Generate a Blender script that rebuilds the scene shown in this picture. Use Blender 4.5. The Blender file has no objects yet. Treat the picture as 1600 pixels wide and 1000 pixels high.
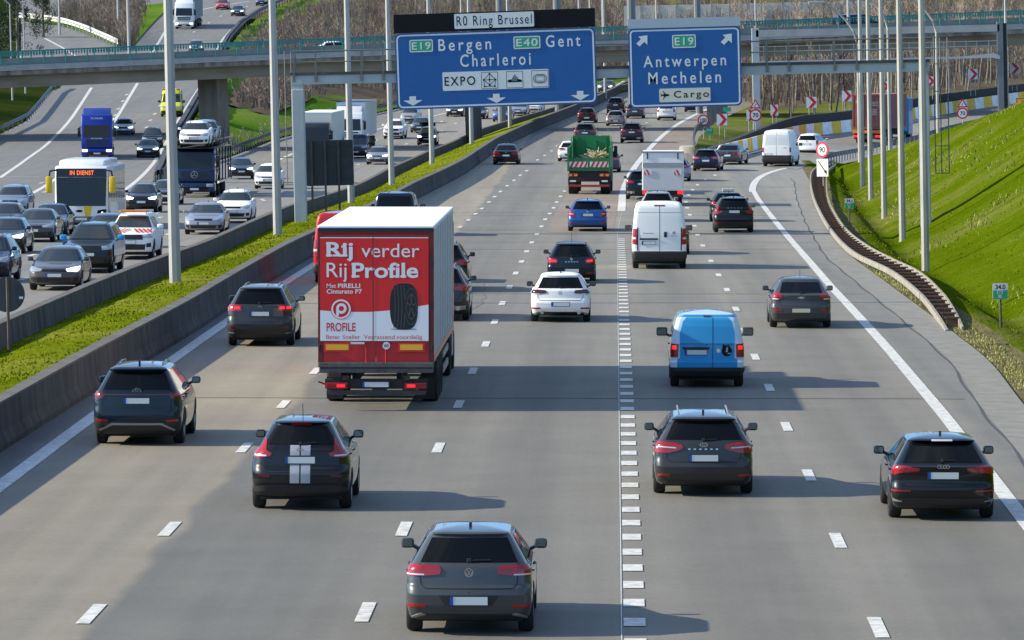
import bpy, bmesh, math, random
import numpy as np
from mathutils import Vector, Matrix
C = bpy.context.scene.collection
SC = bpy.context.scene
R = math.radians
# ---------------------------------------------------------------- camera, sky, sun, exposure
F = 7870.0            # focal length in pixels of a 1600 px wide picture
CAMH = 8.1
_n = math.sqrt(F * F + 161.0 ** 2 + 422.0 ** 2)
YAW = math.asin(161.0 / _n)
PITCH = math.atan(422.0 / F)
cam_d = bpy.data.cameras.new("camera")
cam_d.sensor_width = 36.0
cam_d.lens = 36.0 * F / 1600.0
cam_d.clip_start = 1.0
cam_d.clip_end = 9000.0
cam = bpy.data.objects.new("camera", cam_d)
C.objects.link(cam)
cam.location = (0, 0, CAMH)
cam.rotation_euler = (math.pi / 2 - PITCH, 0, YAW)
SC.camera = cam
ROT = cam.rotation_euler.to_matrix()

SUN_EL, SUN_AZ = 26.5, -93.0          # azimuth from +y (the driving direction), clockwise
world = bpy.data.worlds.new("World")
SC.world = world
world.use_nodes = True
_nt = world.node_tree
_bg = _nt.nodes["Background"]
_sky = _nt.nodes.new("ShaderNodeTexSky")
_sky.sky_type = 'NISHITA'
_sky.sun_disc = False
_sky.sun_elevation = R(SUN_EL)
_sky.sun_rotation = R(SUN_AZ)
_sky.air_density = 1.0
_sky.dust_density = 0.25
_sky.ozone_density = 2.2
# broken clouds drifting over the sky
_tc = _nt.nodes.new("ShaderNodeTexCoord")
_mp = _nt.nodes.new("ShaderNodeMapping")
_mp.inputs['Scale'].default_value = (2.2, 2.2, 5.0)
_nz = _nt.nodes.new("ShaderNodeTexNoise")
_nz.inputs['Scale'].default_value = 1.6
_nz.inputs['Detail'].default_value = 7.0
_nz.inputs['Roughness'].default_value = 0.6
_cr = _nt.nodes.new("ShaderNodeValToRGB")
_cr.color_ramp.elements[0].position = 0.53
_cr.color_ramp.elements[1].position = 0.72
_mx = _nt.nodes.new("ShaderNodeMixRGB")
_mx.inputs['Color2'].default_value = (3.0, 3.2, 3.5, 1)
_nt.links.new(_tc.outputs['Generated'], _mp.inputs['Vector'])
_nt.links.new(_mp.outputs['Vector'], _nz.inputs['Vector'])
_nt.links.new(_nz.outputs['Fac'], _cr.inputs['Fac'])
_nt.links.new(_cr.outputs['Color'], _mx.inputs['Fac'])
_nt.links.new(_sky.outputs['Color'], _mx.inputs['Color1'])
# the clear air low over the horizon is a deeper blue than the sky model gives
_sp = _nt.nodes.new("ShaderNodeSeparateXYZ")
_nt.links.new(_tc.outputs['Generated'], _sp.inputs[0])
_hr = _nt.nodes.new("ShaderNodeValToRGB")
_hr.color_ramp.elements[0].position = 0.02
_hr.color_ramp.elements[0].color = (0.34, 0.54, 0.86, 1)
_hr.color_ramp.elements[1].position = 0.50
_hr.color_ramp.elements[1].color = (1.06, 1.03, 1.0, 1)
_nt.links.new(_sp.outputs['Z'], _hr.inputs['Fac'])
_ml = _nt.nodes.new("ShaderNodeMixRGB")
_ml.blend_type = 'MULTIPLY'
_ml.inputs['Fac'].default_value = 1.0
_nt.links.new(_mx.outputs['Color'], _ml.inputs['Color1'])
_nt.links.new(_hr.outputs['Color'], _ml.inputs['Color2'])
_nt.links.new(_ml.outputs['Color'], _bg.inputs['Color'])
_bg.inputs['Strength'].default_value = 0.148

sun_d = bpy.data.lights.new("sun", 'SUN')
sun_d.energy = 4.2
sun_d.angle = R(0.53)
sun_d.color = (1.0, 0.915, 0.70)
sun = bpy.data.objects.new("sun", sun_d)
C.objects.link(sun)
_sd = Vector((math.sin(R(SUN_AZ)) * math.cos(R(SUN_EL)), math.cos(R(SUN_AZ)) * math.cos(R(SUN_EL)), math.sin(R(SUN_EL))))
sun.rotation_euler = _sd.to_track_quat('Z', 'Y').to_euler()
SC.view_settings.view_transform = 'Standard'
SC.view_settings.look = 'None'
SC.view_settings.gamma = 1.0
SC.view_settings.exposure = 0.90
TILT = R(-1.35)       # the road falls to the right, so what stands plumb leans to the left of its normal

# ---------------------------------------------------------------- where a pixel of the photograph is
def ray(u, v):
    return ROT @ Vector((u - 800.0, 500.0 - v, -F))
def at(u, v, Y):
    d = ray(u, v)
    return Vector((0, 0, CAMH)) + d * (Y / d.y)
def _prof(pts):
    xs = np.array([p[0] for p in pts], float); ys = np.array([p[1] for p in pts], float)
    def f(Y):
        o = np.linspace(-22, 22, 12)
        return float(np.mean(np.interp(Y + o, xs, ys)))
    return f
zR = _prof([(0, 0), (165, 0), (240, -.38), (300, -.35), (410, .45), (480, 1.15), (540, 1.75), (615, 2.9), (800, 6.3), (1000, 8)])
zC = _prof([(0, 0), (168, 0), (230, -.4), (272, -.8), (340, -1.15), (414, -1.1), (480, -.4), (540, .8), (615, 2.8), (800, 6.3), (1000, 8)])
zL = _prof([(0, 0), (168, 0), (230, -.4), (272, -.8), (340, -1.2), (414, -.8), (477, 1.5), (560, 5.3), (673, 10.9), (850, 19.5), (1000, 25)])
def ground(u, v, prof, h=0.0):
    d = ray(u, v); m = d.z / d.y
    f = lambda Y: CAMH + m * Y - prof(Y) - h
    Y = 40.0
    while Y < 1500 and f(Y) > 0:
        Y += 3.0
    a, b = Y - 3.0, Y
    for _ in range(24):
        c = (a + b) / 2
        if f(c) > 0: a = c
        else: b = c
    return at(u, v, (a + b) / 2)
def trace(pts, prof, h=0.0, near=None, far=None):
    """pixels -> points lying on a road surface, ordered by distance; ends run on to near / far"""
    o = sorted([ground(u, v, prof, h) for u, v in pts], key=lambda p: p.y)
    if near is not None:
        a, b = o[0], o[min(2, len(o) - 1)]
        s = (b.x - a.x) / (b.y - a.y)
        o.insert(0, Vector((a.x + s * (near - a.y), near, prof(near) + h)))
    if far is not None:
        a, b = o[-2], o[-1]
        s = (b.x - a.x) / (b.y - a.y)
        o.append(Vector((b.x + s * (far - b.y), far, prof(far) + h)))
    return o
def xof(curve):
    ys = [p.y for p in curve]; xs = [p.x for p in curve]
    return lambda Y: float(np.interp(Y, ys, xs))
def smooth(xf, w=12.0):
    return lambda Y: float(np.mean([xf(Y + o) for o in np.linspace(-w, w, 9)]))

# ---------------------------------------------------------------- materials
MATS = {}
def mat(name, col, rough=0.6, metal=0.0, coat=0.0, var=0.0, scale=8.0, bump=0.0, spec=0.5, emit=0.0, col2=None, stretch=None):
    if name in MATS: return MATS[name]
    m = bpy.data.materials.new(name); m.use_nodes = True
    nt = m.node_tree; p = nt.nodes["Principled BSDF"]
    col = tuple(col) + (1,) if len(col) == 3 else col
    p.inputs['Base Color'].default_value = col
    p.inputs['Roughness'].default_value = rough
    p.inputs['Metallic'].default_value = metal
    p.inputs['Specular IOR Level'].default_value = spec
    if coat: 
        p.inputs['Coat Weight'].default_value = coat
        p.inputs['Coat Roughness'].default_value = 0.03
    if emit:
        p.inputs['Emission Color'].default_value = col
        p.inputs['Emission Strength'].default_value = emit
    if var or bump or col2:
        tc = nt.nodes.new("ShaderNodeTexCoord")
        src = tc.outputs['Object']
        if stretch:
            mp = nt.nodes.new("ShaderNodeMapping"); mp.inputs['Scale'].default_value = stretch
            nt.links.new(src, mp.inputs['Vector']); src = mp.outputs['Vector']
        nz = nt.nodes.new("ShaderNodeTexNoise")
        nz.inputs['Scale'].default_value = scale; nz.inputs['Detail'].default_value = 6.0; nz.inputs['Roughness'].default_value = 0.6
        nt.links.new(src, nz.inputs['Vector'])
        if var or col2:
            cr = nt.nodes.new("ShaderNodeValToRGB")
            cr.color_ramp.elements[0].position = 0.3; cr.color_ramp.elements[1].position = 0.7
            a = col2 if col2 else tuple(c * (1 - var) for c in col[:3])
            b = col[:3] if col2 else tuple(min(1, c * (1 + var)) for c in col[:3])
            cr.color_ramp.elements[0].color = tuple(a) + (1,); cr.color_ramp.elements[1].color = tuple(b) + (1,)
            nt.links.new(nz.outputs['Fac'], cr.inputs['Fac']); nt.links.new(cr.outputs['Color'], p.inputs['Base Color'])
        if bump:
            bp = nt.nodes.new("ShaderNodeBump"); bp.inputs['Strength'].default_value = bump; bp.inputs['Distance'].default_value = 0.05
            nt.links.new(nz.outputs['Fac'], bp.inputs['Height']); nt.links.new(bp.outputs['Normal'], p.inputs['Normal'])
    MATS[name] = m
    return m
def paint(name, col, metal=0.35, rough=0.35):
    """car paint: clear coat over a faintly flaky base with a little road film"""
    if name in MATS: return MATS[name]
    m = mat(name, col, rough, metal, coat=1.0, spec=0.2)
    m.node_tree.nodes['Principled BSDF'].inputs['Coat IOR'].default_value = 1.36
    return m

# ---------------------------------------------------------------- mesh helpers
class MB:
    def __init__(s): s.v = []; s.f = []
    def add(s, vs, fs):
        o = len(s.v); s.v += [tuple(p) for p in vs]; s.f += [tuple(i + o for i in f) for f in fs]; return s
    def box(s, x0, x1, y0, y1, z0, z1):
        return s.add([(x0, y0, z0), (x1, y0, z0), (x1, y1, z0), (x0, y1, z0), (x0, y0, z1), (x1, y0, z1), (x1, y1, z1), (x0, y1, z1)],
                     [(0, 3, 2, 1), (4, 5, 6, 7), (0, 1, 5, 4), (1, 2, 6, 5), (2, 3, 7, 6), (3, 0, 4, 7)])
    def cbox(s, x0, x1, y0, y1, z0, z1, c):
        """box with all edges chamfered by c"""
        bm = bmesh.new(); bmesh.ops.create_cube(bm, size=1)
        for v in bm.verts:
            v.co = Vector(((x0 + x1) / 2 + v.co.x * (x1 - x0), (y0 + y1) / 2 + v.co.y * (y1 - y0), (z0 + z1) / 2 + v.co.z * (z1 - z0)))
        bmesh.ops.bevel(bm, geom=bm.edges[:], offset=c, segments=2, affect='EDGES', profile=0.6)
        bm.verts.index_update()
        s.add([v.co for v in bm.verts], [[v.index for v in f.verts] for f in bm.faces]); bm.free(); return s
    def tube(s, pts, rad, n=8, cap=True):
        """tube along points, rad a number or one per point"""
        pts = [Vector(p) for p in pts]; rs = rad if isinstance(rad, (list, tuple)) else [rad] * len(pts)
        o = len(s.v)
        for i, p in enumerate(pts):
            d = (pts[min(i + 1, len(pts) - 1)] - pts[max(i - 1, 0)]).normalized()
            a = d.cross(Vector((0, 0, 1))) if abs(d.z) < 0.95 else d.cross(Vector((0, 1, 0)))
            a.normalize(); b = d.cross(a)
            for k in range(n):
                t = 2 * math.pi * (k + .5) / n
                s.v.append(tuple(p + (a * math.cos(t) + b * math.sin(t)) * rs[i]))
        for i in range(len(pts) - 1):
            for k in range(n):
                s.f.append((o + i * n + k, o + i * n + (k + 1) % n, o + (i + 1) * n + (k + 1) % n, o + (i + 1) * n + k))
        if cap:
            s.f.append(tuple(o + k for k in range(n))[::-1]); s.f.append(tuple(o + (len(pts) - 1) * n + k for k in range(n)))
        return s
    def prism(s, poly, y0, y1):
        """polygon in (x,z) pushed from y0 to y1"""
        n = len(poly)
        return s.add([(x, y0, z) for x, z in poly] + [(x, y1, z) for x, z in poly],
                     [tuple(range(n)), tuple(range(2 * n - 1, n - 1, -1))] + [(i, n + i, n + (i + 1) % n, (i + 1) % n) for i in range(n)])
    def prism_x(s, poly, x0, x1):
        """polygon in (y,z) pushed from x0 to x1"""
        n = len(poly)
        return s.add([(x0, y, z) for y, z in poly] + [(x1, y, z) for y, z in poly],
                     [tuple(range(n)), tuple(range(2 * n - 1, n - 1, -1))] + [(i, n + i, n + (i + 1) % n, (i + 1) % n) for i in range(n)])
    def lathe(s, prof, n=20, axis='x', c=(0, 0, 0)):
        """profile (along, radius) turned about an axis"""
        o = len(s.v)
        for a, r in prof:
            for k in range(n):
                t = 2 * math.pi * k / n; p, q = r * math.cos(t), r * math.sin(t)
                s.v.append({'x': (c[0] + a, c[1] + p, c[2] + q), 'y': (c[0] + p, c[1] + a, c[2] + q), 'z': (c[0] + p, c[1] + q, c[2] + a)}[axis])
        m = len(prof)
        for i in range(m - 1):
            for k in range(n):
                s.f.append((o + i * n + k, o + i * n + (k + 1) % n, o + (i + 1) * n + (k + 1) % n, o + (i + 1) * n + k))
        s.f.append(tuple(o + k for k in range(n))); s.f.append(tuple(o + (m - 1) * n + k for k in range(n)))
        return s
    def sweep(s, pts, sec, closed=True):
        """section (side, up) swept along points in plan"""
        pts = [Vector(p) for p in pts]; n = len(sec); o = len(s.v)
        for i, p in enumerate(pts):
            d = pts[min(i + 1, len(pts) - 1)] - pts[max(i - 1, 0)]; d.z = 0; d.normalize()
            side = Vector((d.y, -d.x, 0))
            for a, b in sec: s.v.append(tuple(p + side * a + Vector((0, 0, b))))
        for i in range(len(pts) - 1):
            for k in range(n if closed else n - 1):
                s.f.append((o + i * n + k, o + i * n + (k + 1) % n, o + (i + 1) * n + (k + 1) % n, o + (i + 1) * n + k))
        if closed:
            s.f.append(tuple(o + k for k in range(n))); s.f.append(tuple(o + (len(pts) - 1) * n + k for k in range(n)))
        return s
    def build(s, name, m, parent=None, smooth=False, fix=True, angle=None):
        me = bpy.data.meshes.new(name); me.from_pydata(s.v, [], s.f)
        if fix:
            bm = bmesh.new(); bm.from_mesh(me); bmesh.ops.recalc_face_normals(bm, faces=bm.faces[:]); bm.to_mesh(me); bm.free()
        if m is not None: me.materials.append(m)
        if smooth:
            me.polygons.foreach_set('use_smooth', [True] * len(me.polygons))
            me.set_sharp_from_angle(angle=R(angle if angle else 40))
        o = bpy.data.objects.new(name, me); C.objects.link(o)
        if parent is not None: o.parent = parent
        return o
def tag(o, label=None, cat=None, group=None, kind=None):
    if label: o['label'] = label
    if cat: o['category'] = cat
    if group: o['group'] = group
    if kind: o['kind'] = kind
    return o
def empty(name, loc, rz=0.0, lean=0.0):
    o = bpy.data.objects.new(name, None); C.objects.link(o)
    o.location = loc; o.rotation_euler = (0, lean, rz); o.empty_display_size = 0.3
    return o
KIDS = {}
def kids(o): return [c for c in bpy.data.objects if c.parent is o]
def copy_tree(o, repaint=None):
    """a thing with copies of its parts and their sub-parts"""
    def rec(a, parent):
        c = a.copy(); C.objects.link(c)
        if parent is not None: c.parent = parent
        if repaint and c.type == 'MESH':
            for i, sl in enumerate(a.material_slots):
                if sl.material and sl.material.name in repaint:
                    c.material_slots[i].link = 'OBJECT'; c.material_slots[i].material = repaint[sl.material.name]
        for k in a.children: rec(k, c)
        return c
    return rec(o, None)
def np_mesh(name, verts, faces, m, n=3):
    """a mesh of many small faces straight from arrays"""
    me = bpy.data.meshes.new(name)
    verts = np.asarray(verts, np.float32); faces = np.asarray(faces, np.int32)
    me.vertices.add(len(verts)); me.vertices.foreach_set('co', verts.ravel())
    me.loops.add(faces.size); me.loops.foreach_set('vertex_index', faces.ravel())
    me.polygons.add(len(faces)); me.polygons.foreach_set('loop_start', np.arange(0, faces.size, n, dtype=np.int32))
    me.polygons.foreach_set('loop_total', np.full(len(faces), n, np.int32))
    me.update(calc_edges=True); me.validate()
    if m is not None:
        for q in (m if isinstance(m, (list, tuple)) else [m]): me.materials.append(q)
    o = bpy.data.objects.new(name, me); C.objects.link(o)
    return o
# lettering
_TXT = {}
def text_mesh(body, bold=0.0, spacing=1.0):
    k = (body, bold, spacing)
    if k in _TXT: return _TXT[k]
    cu = bpy.data.curves.new("lettering", 'FONT'); cu.body = body; cu.size = 1.0; cu.offset = bold; cu.space_character = spacing
    cu.resolution_u = 4
    ob = bpy.data.objects.new("lettering", cu); C.objects.link(ob)
    dg = bpy.context.evaluated_depsgraph_get()
    me = bpy.data.meshes.new_from_object(ob.evaluated_get(dg))
    vs = [v.co.copy() for v in me.vertices]; fs = [tuple(p.vertices) for p in me.polygons]
    bpy.data.objects.remove(ob); bpy.data.curves.remove(cu); bpy.data.meshes.remove(me)
    _TXT[k] = (vs, fs)
    return _TXT[k]
_hv = text_mesh("H")[0]
CAP = max(p.y for p in _hv) - min(p.y for p in _hv)
def letters(mb, body, x0, x1, zbase, cap, y, bold=0.0, spacing=1.0):
    """lettering between x0 and x1 on baseline zbase in the plane y facing -y"""
    vs, fs = text_mesh(body, bold, spacing)
    a = min(p.x for p in vs); b = max(p.x for p in vs)
    sx = (x1 - x0) / (b - a); sz = cap / CAP
    mb.add([(x0 + (p.x - a) * sx, y, zbase + p.y * sz) for p in vs], fs)
    return mb
def disc(cx, cz, r, n=28, rx=None):
    return [(cx + (rx or r) * math.cos(2 * math.pi * k / n), cz + r * math.sin(2 * math.pi * k / n)) for k in range(n)]
def ring2d(mb, cx, cz, r0, r1, y, n=28, rx=1.0):
    o = len(mb.v)
    for k in range(n):
        t = 2 * math.pi * k / n
        mb.v.append((cx + r0 * rx * math.cos(t), y, cz + r0 * math.sin(t))); mb.v.append((cx + r1 * rx * math.cos(t), y, cz + r1 * math.sin(t)))
    for k in range(n):
        j = (k + 1) % n
        mb.f.append((o + 2 * k, o + 2 * k + 1, o + 2 * j + 1, o + 2 * j))
    return mb
def rrect(x0, x1, z0, z1, r, n=4):
    o = []
    for cx, cz, a0 in ((x1 - r, z1 - r, 0), (x0 + r, z1 - r, 90), (x0 + r, z0 + r, 180), (x1 - r, z0 + r, 270)):
        for k in range(n + 1):
            a = R(a0 + 90 * k / n); o.append((cx + r * math.cos(a), cz + r * math.sin(a)))
    return o
def flat(mb, poly, y):
    n = len(mb.v); mb.v += [(x, y, z) for x, z in poly]; mb.f.append(tuple(range(n, n + len(poly)))); return mb
# ---------------------------------------------------------------- road and ground materials
def asphalt(name, stops, lo, hi, base_var=0.15, joint=0.0):
    m = bpy.data.materials.new(name); m.use_nodes = True; nt = m.node_tree; L = nt.links.new
    p = nt.nodes["Principled BSDF"]; p.inputs['Roughness'].default_value = 0.85; p.inputs['Specular IOR Level'].default_value = 0.35
    tc = nt.nodes.new("ShaderNodeTexCoord"); sx = nt.nodes.new("ShaderNodeSeparateXYZ"); L(tc.outputs['Object'], sx.inputs[0])
    wob = nt.nodes.new("ShaderNodeTexNoise"); wob.inputs['Scale'].default_value = 0.15; wob.inputs['Detail'].default_value = 4
    L(tc.outputs['Object'], wob.inputs['Vector'])
    a = nt.nodes.new("ShaderNodeMath"); a.operation = 'MULTIPLY_ADD'; a.inputs[1].default_value = 0.9; L(wob.outputs['Fac'], a.inputs[0]); L(sx.outputs['X'], a.inputs[2])
    mr = nt.nodes.new("ShaderNodeMapRange"); mr.inputs['From Min'].default_value = lo + .45; mr.inputs['From Max'].default_value = hi + .45
    L(a.outputs[0], mr.inputs['Value'])
    cr = nt.nodes.new("ShaderNodeValToRGB"); el = cr.color_ramp.elements
    while len(el) < len(stops): el.new(0.5)
    for e, (x, c) in zip(el, stops):
        e.position = min(1, max(0, (x - lo) / (hi - lo))); e.color = tuple(c) + (1,)
    L(mr.outputs[0], cr.inputs['Fac'])
    # long streaks along the lanes, blotches and grain
    mp = nt.nodes.new("ShaderNodeMapping"); mp.inputs['Scale'].default_value = (1.6, 0.03, 1); L(tc.outputs['Object'], mp.inputs['Vector'])
    n1 = nt.nodes.new("ShaderNodeTexNoise"); n1.inputs['Scale'].default_value = 1.0; n1.inputs['Detail'].default_value = 5; L(mp.outputs[0], n1.inputs['Vector'])
    n2 = nt.nodes.new("ShaderNodeTexNoise"); n2.inputs['Scale'].default_value = 0.35; n2.inputs['Detail'].default_value = 8; n2.inputs['Roughness'].default_value = 0.7; L(tc.outputs['Object'], n2.inputs['Vector'])
    n3 = nt.nodes.new("ShaderNodeTexNoise"); n3.inputs['Scale'].default_value = 9.0; n3.inputs['Detail'].default_value = 6; n3.inputs['Roughness'].default_value = .8; L(tc.outputs['Object'], n3.inputs['Vector'])
    s1 = nt.nodes.new("ShaderNodeMath"); s1.operation = 'ADD'; L(n1.outputs['Fac'], s1.inputs[0]); L(n2.outputs['Fac'], s1.inputs[1])
    s2 = nt.nodes.new("ShaderNodeMath"); s2.operation = 'MULTIPLY_ADD'; s2.inputs[1].default_value = 1.5; L(n3.outputs['Fac'], s2.inputs[0]); L(s1.outputs[0], s2.inputs[2])
    m2 = nt.nodes.new("ShaderNodeMapRange"); m2.inputs['From Min'].default_value = 1.3; m2.inputs['From Max'].default_value = 2.2
    m2.inputs['To Min'].default_value = 1 - base_var * 1.5; m2.inputs['To Max'].default_value = 1 + base_var * 1.5; L(s2.outputs[0], m2.inputs['Value'])
    mul = nt.nodes.new("ShaderNodeVectorMath"); mul.operation = 'SCALE'; L(cr.outputs['Color'], mul.inputs[0]); L(m2.outputs[0], mul.inputs['Scale'])
    # light falloff put into the colour: darker near this end, paler farther on
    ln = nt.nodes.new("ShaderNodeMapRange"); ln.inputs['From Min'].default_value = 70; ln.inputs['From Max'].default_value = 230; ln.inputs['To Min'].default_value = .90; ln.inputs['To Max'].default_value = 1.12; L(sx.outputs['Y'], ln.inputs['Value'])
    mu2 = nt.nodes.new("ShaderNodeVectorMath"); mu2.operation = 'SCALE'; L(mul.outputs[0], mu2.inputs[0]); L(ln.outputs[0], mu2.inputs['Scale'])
    # oil drips and dark stains
    n6 = nt.nodes.new("ShaderNodeTexNoise"); n6.inputs['Scale'].default_value = .55; n6.inputs['Detail'].default_value = 9; n6.inputs['Roughness'].default_value = .8; L(tc.outputs['Object'], n6.inputs['Vector'])
    m6 = nt.nodes.new("ShaderNodeMapRange"); m6.inputs['From Min'].default_value = .60; m6.inputs['From Max'].default_value = .72; m6.inputs['To Min'].default_value = 1.0; m6.inputs['To Max'].default_value = .74; L(n6.outputs['Fac'], m6.inputs['Value'])
    mu3 = nt.nodes.new("ShaderNodeVectorMath"); mu3.operation = 'SCALE'; L(mu2.outputs[0], mu3.inputs[0]); L(m6.outputs[0], mu3.inputs['Scale'])
    L(mu3.outputs[0], p.inputs['Base Color'])
    bp = nt.nodes.new("ShaderNodeBump"); bp.inputs['Strength'].default_value = 0.25; bp.inputs['Distance'].default_value = 0.02
    L(n3.outputs['Fac'], bp.inputs['Height']); L(bp.outputs[0], p.inputs['Normal'])
    return m
_t = (.245, .216, .168); _td = (.218, .193, .155); _g = (.178, .167, .148); _gd = (.150, .142, .128); _b = (.200, .186, .162)
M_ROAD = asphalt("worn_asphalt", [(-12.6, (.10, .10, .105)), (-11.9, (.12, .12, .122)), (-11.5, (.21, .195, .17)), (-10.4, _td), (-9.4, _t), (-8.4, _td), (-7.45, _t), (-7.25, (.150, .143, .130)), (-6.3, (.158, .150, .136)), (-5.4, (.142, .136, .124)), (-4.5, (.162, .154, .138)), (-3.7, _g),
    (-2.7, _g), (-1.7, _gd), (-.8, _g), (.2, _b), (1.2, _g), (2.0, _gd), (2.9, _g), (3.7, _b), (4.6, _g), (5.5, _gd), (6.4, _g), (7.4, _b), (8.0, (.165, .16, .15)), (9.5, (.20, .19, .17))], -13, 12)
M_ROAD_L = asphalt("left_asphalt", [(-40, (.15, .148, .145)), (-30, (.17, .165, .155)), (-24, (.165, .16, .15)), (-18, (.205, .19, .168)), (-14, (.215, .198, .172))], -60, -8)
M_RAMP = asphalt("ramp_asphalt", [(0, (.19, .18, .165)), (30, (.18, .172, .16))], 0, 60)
M_LINE = mat("road_paint", (.74, .73, .70), .7, col2=(.36, .35, .33), scale=5.0)
M_LINE_OLD = mat("worn_road_paint", (.52, .52, .53), .75, var=.25, scale=3.0)
M_JOINT = mat("tar_seal", (.055, .053, .050), .7)
M_CONC = mat("weathered_concrete", (.30, .275, .235), .9, var=.25, scale=1.2, bump=.2)
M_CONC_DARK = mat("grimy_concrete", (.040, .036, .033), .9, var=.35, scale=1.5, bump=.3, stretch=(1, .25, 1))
M_KERB = mat("gutter_concrete", (.205, .195, .175), .9, var=.22, scale=1.6)
def grassmat(name, a, b, c, sc=0.6):
    m = bpy.data.materials.new(name); m.use_nodes = True; nt = m.node_tree; L = nt.links.new
    p = nt.nodes["Principled BSDF"]; p.inputs['Roughness'].default_value = 0.9; p.inputs['Specular IOR Level'].default_value = 0.0
    tc = nt.nodes.new("ShaderNodeTexCoord")
    n1 = nt.nodes.new("ShaderNodeTexNoise"); n1.inputs['Scale'].default_value = sc; n1.inputs['Detail'].default_value = 9; n1.inputs['Roughness'].default_value = 0.72; L(tc.outputs['Object'], n1.inputs['Vector'])
    cr = nt.nodes.new("ShaderNodeValToRGB"); el = cr.color_ramp.elements; el.new(.5)
    for e, x, q in zip(el, (.34, .5, .66), (a, b, c)): e.position = x; e.color = tuple(q) + (1,)
    n4 = nt.nodes.new("ShaderNodeTexNoise"); n4.inputs['Scale'].default_value = sc * .22; n4.inputs['Detail'].default_value = 3; L(tc.outputs['Object'], n4.inputs['Vector'])
    ml = nt.nodes.new("ShaderNodeMath"); ml.operation = 'MULTIPLY_ADD'; ml.inputs[1].default_value = .9; L(n4.outputs['Fac'], ml.inputs[0])
    m3 = nt.nodes.new("ShaderNodeMath"); m3.operation = 'MULTIPLY'; m3.inputs[1].default_value = .6; L(n1.outputs['Fac'], m3.inputs[0]); L(m3.outputs[0], ml.inputs[2])
    m4 = nt.nodes.new("ShaderNodeMath"); m4.operation = 'ADD'; m4.inputs[1].default_value = -.25; L(ml.outputs[0], m4.inputs[0])
    L(m4.outputs[0], cr.inputs['Fac'])
    n5 = nt.nodes.new("ShaderNodeTexNoise"); n5.inputs['Scale'].default_value = 4.5; n5.inputs['Detail'].default_value = 5; n5.inputs['Roughness'].default_value = .75; L(tc.outputs['Object'], n5.inputs['Vector'])
    m5 = nt.nodes.new("ShaderNodeMapRange"); m5.inputs['From Min'].default_value = .3; m5.inputs['From Max'].default_value = .7; m5.inputs['To Min'].default_value = .62; m5.inputs['To Max'].default_value = 1.3; L(n5.outputs['Fac'], m5.inputs['Value'])
    sc_ = nt.nodes.new("ShaderNodeVectorMath"); sc_.operation = 'SCALE'; L(cr.outputs['Color'], sc_.inputs[0]); L(m5.outputs[0], sc_.inputs['Scale']); L(sc_.outputs[0], p.inputs['Base Color'])
    n2 = nt.nodes.new("ShaderNodeTexNoise"); n2.inputs['Scale'].default_value = 9; n2.inputs['Detail'].default_value = 4; L(tc.outputs['Object'], n2.inputs['Vector'])
    bp = nt.nodes.new("ShaderNodeBump"); bp.inputs['Strength'].default_value = .6; bp.inputs['Distance'].default_value = .12; L(n2.outputs['Fac'], bp.inputs['Height']); L(bp.outputs[0], p.inputs['Normal'])
    return m
M_GRASS = grassmat("verge_grass", (.09, .125, .004), (.135, .165, .008), (.19, .20, .03))
M_SLOPE = grassmat("slope_grass", (.054, .083, .002), (.070, .103, .003), (.118, .128, .028), .25)
M_FARGRASS = grassmat("far_grass", (.07, .15, .016), (.11, .21, .02), (.16, .22, .04), .12)
M_DIRT = grassmat("verge_soil", (.10, .085, .05), (.15, .13, .07), (.16, .17, .05), .7)
M_BLADE = mat("grass_blades", (.150, .180, .012), .8, spec=0, var=.25, scale=1.3)
M_BLADE_DRY = mat("dry_grass_blades", (.26, .27, .075), .8, var=.3, scale=2.0)

# ---------------------------------------------------------------- the curves everything hangs on
c_bar = trace([(0, 632), (127, 560), (300, 469), (460, 377), (650, 285), (725, 250), (775, 217), (800, 205), (840, 187), (880, 172)], zR, .9, near=50, far=900)   # top edge of the right-hand median barrier
c_edge = trace([(0, 761), (145, 651), (300, 541), (465, 430), (640, 313), (700, 279), (745, 250), (800, 222), (850, 196), (900, 172)], zR, 0, near=50, far=900)   # white edge line beside it
c_lbar = trace([(0, 508), (117, 457), (200, 423), (322, 380), (455, 322), (560, 290), (607, 265), (670, 237), (752, 202), (800, 187), (860, 170)], zC, 1.0, near=50, far=900)  # top edge of the far median barrier
x_bar, x_edge, x_lbar = smooth(xof(c_bar)), smooth(xof(c_edge)), smooth(xof(c_lbar))
c_pave = trace([(1660, 700), (1600, 640), (1545, 565), (1470, 507), (1400, 455), (1330, 403), (1290, 347), (1272, 310), (1266, 284)], zR, 0, near=50)
x_pave = smooth(xof(c_pave), 5)
Y_PAVE = c_pave[-1].y
c_white = trace([(1590, 800), (1480, 655), (1390, 548), (1300, 450), (1245, 386), (1210, 344), (1185, 312), (1176, 296), (1180, 284), (1192, 274), (1215, 266), (1245, 260)], zR, 0, near=50)
c_gore = trace([(972, 318), (972, 305), (977, 288), (990, 264), (1010, 238), (1030, 217), (1055, 197), (1085, 180), (1115, 167), (1160, 152)], zR, 0, far=800)
c_right = trace([(1078, 262), (1120, 252), (1195, 235), (1260, 222), (1300, 214), (1335, 207)], zR, 0)
c_gore2 = trace([(1078, 236), (1085, 205), (1120, 184), (1180, 157), (1250, 137)], zR, 0, far=900)
c_B1 = trace([(238, 285), (245, 272), (252, 252), (270, 215), (300, 165), (322, 130), (340, 88), (352, 65), (372, 42), (402, 22), (440, 4)], zL, .0, far=900)
c_B2 = trace([(250, 285), (300, 262), (355, 247), (425, 220), (505, 197), (575, 180), (640, 166), (700, 157), (760, 150)], zC, 0, far=900)
c_Lrail = trace([(-40, 232), (0, 212), (45, 190), (82, 145)], zL, .0, near=300)
x_B1, x_B2, x_Lrail = xof(c_B1), xof(c_B2), xof(c_Lrail)
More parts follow.
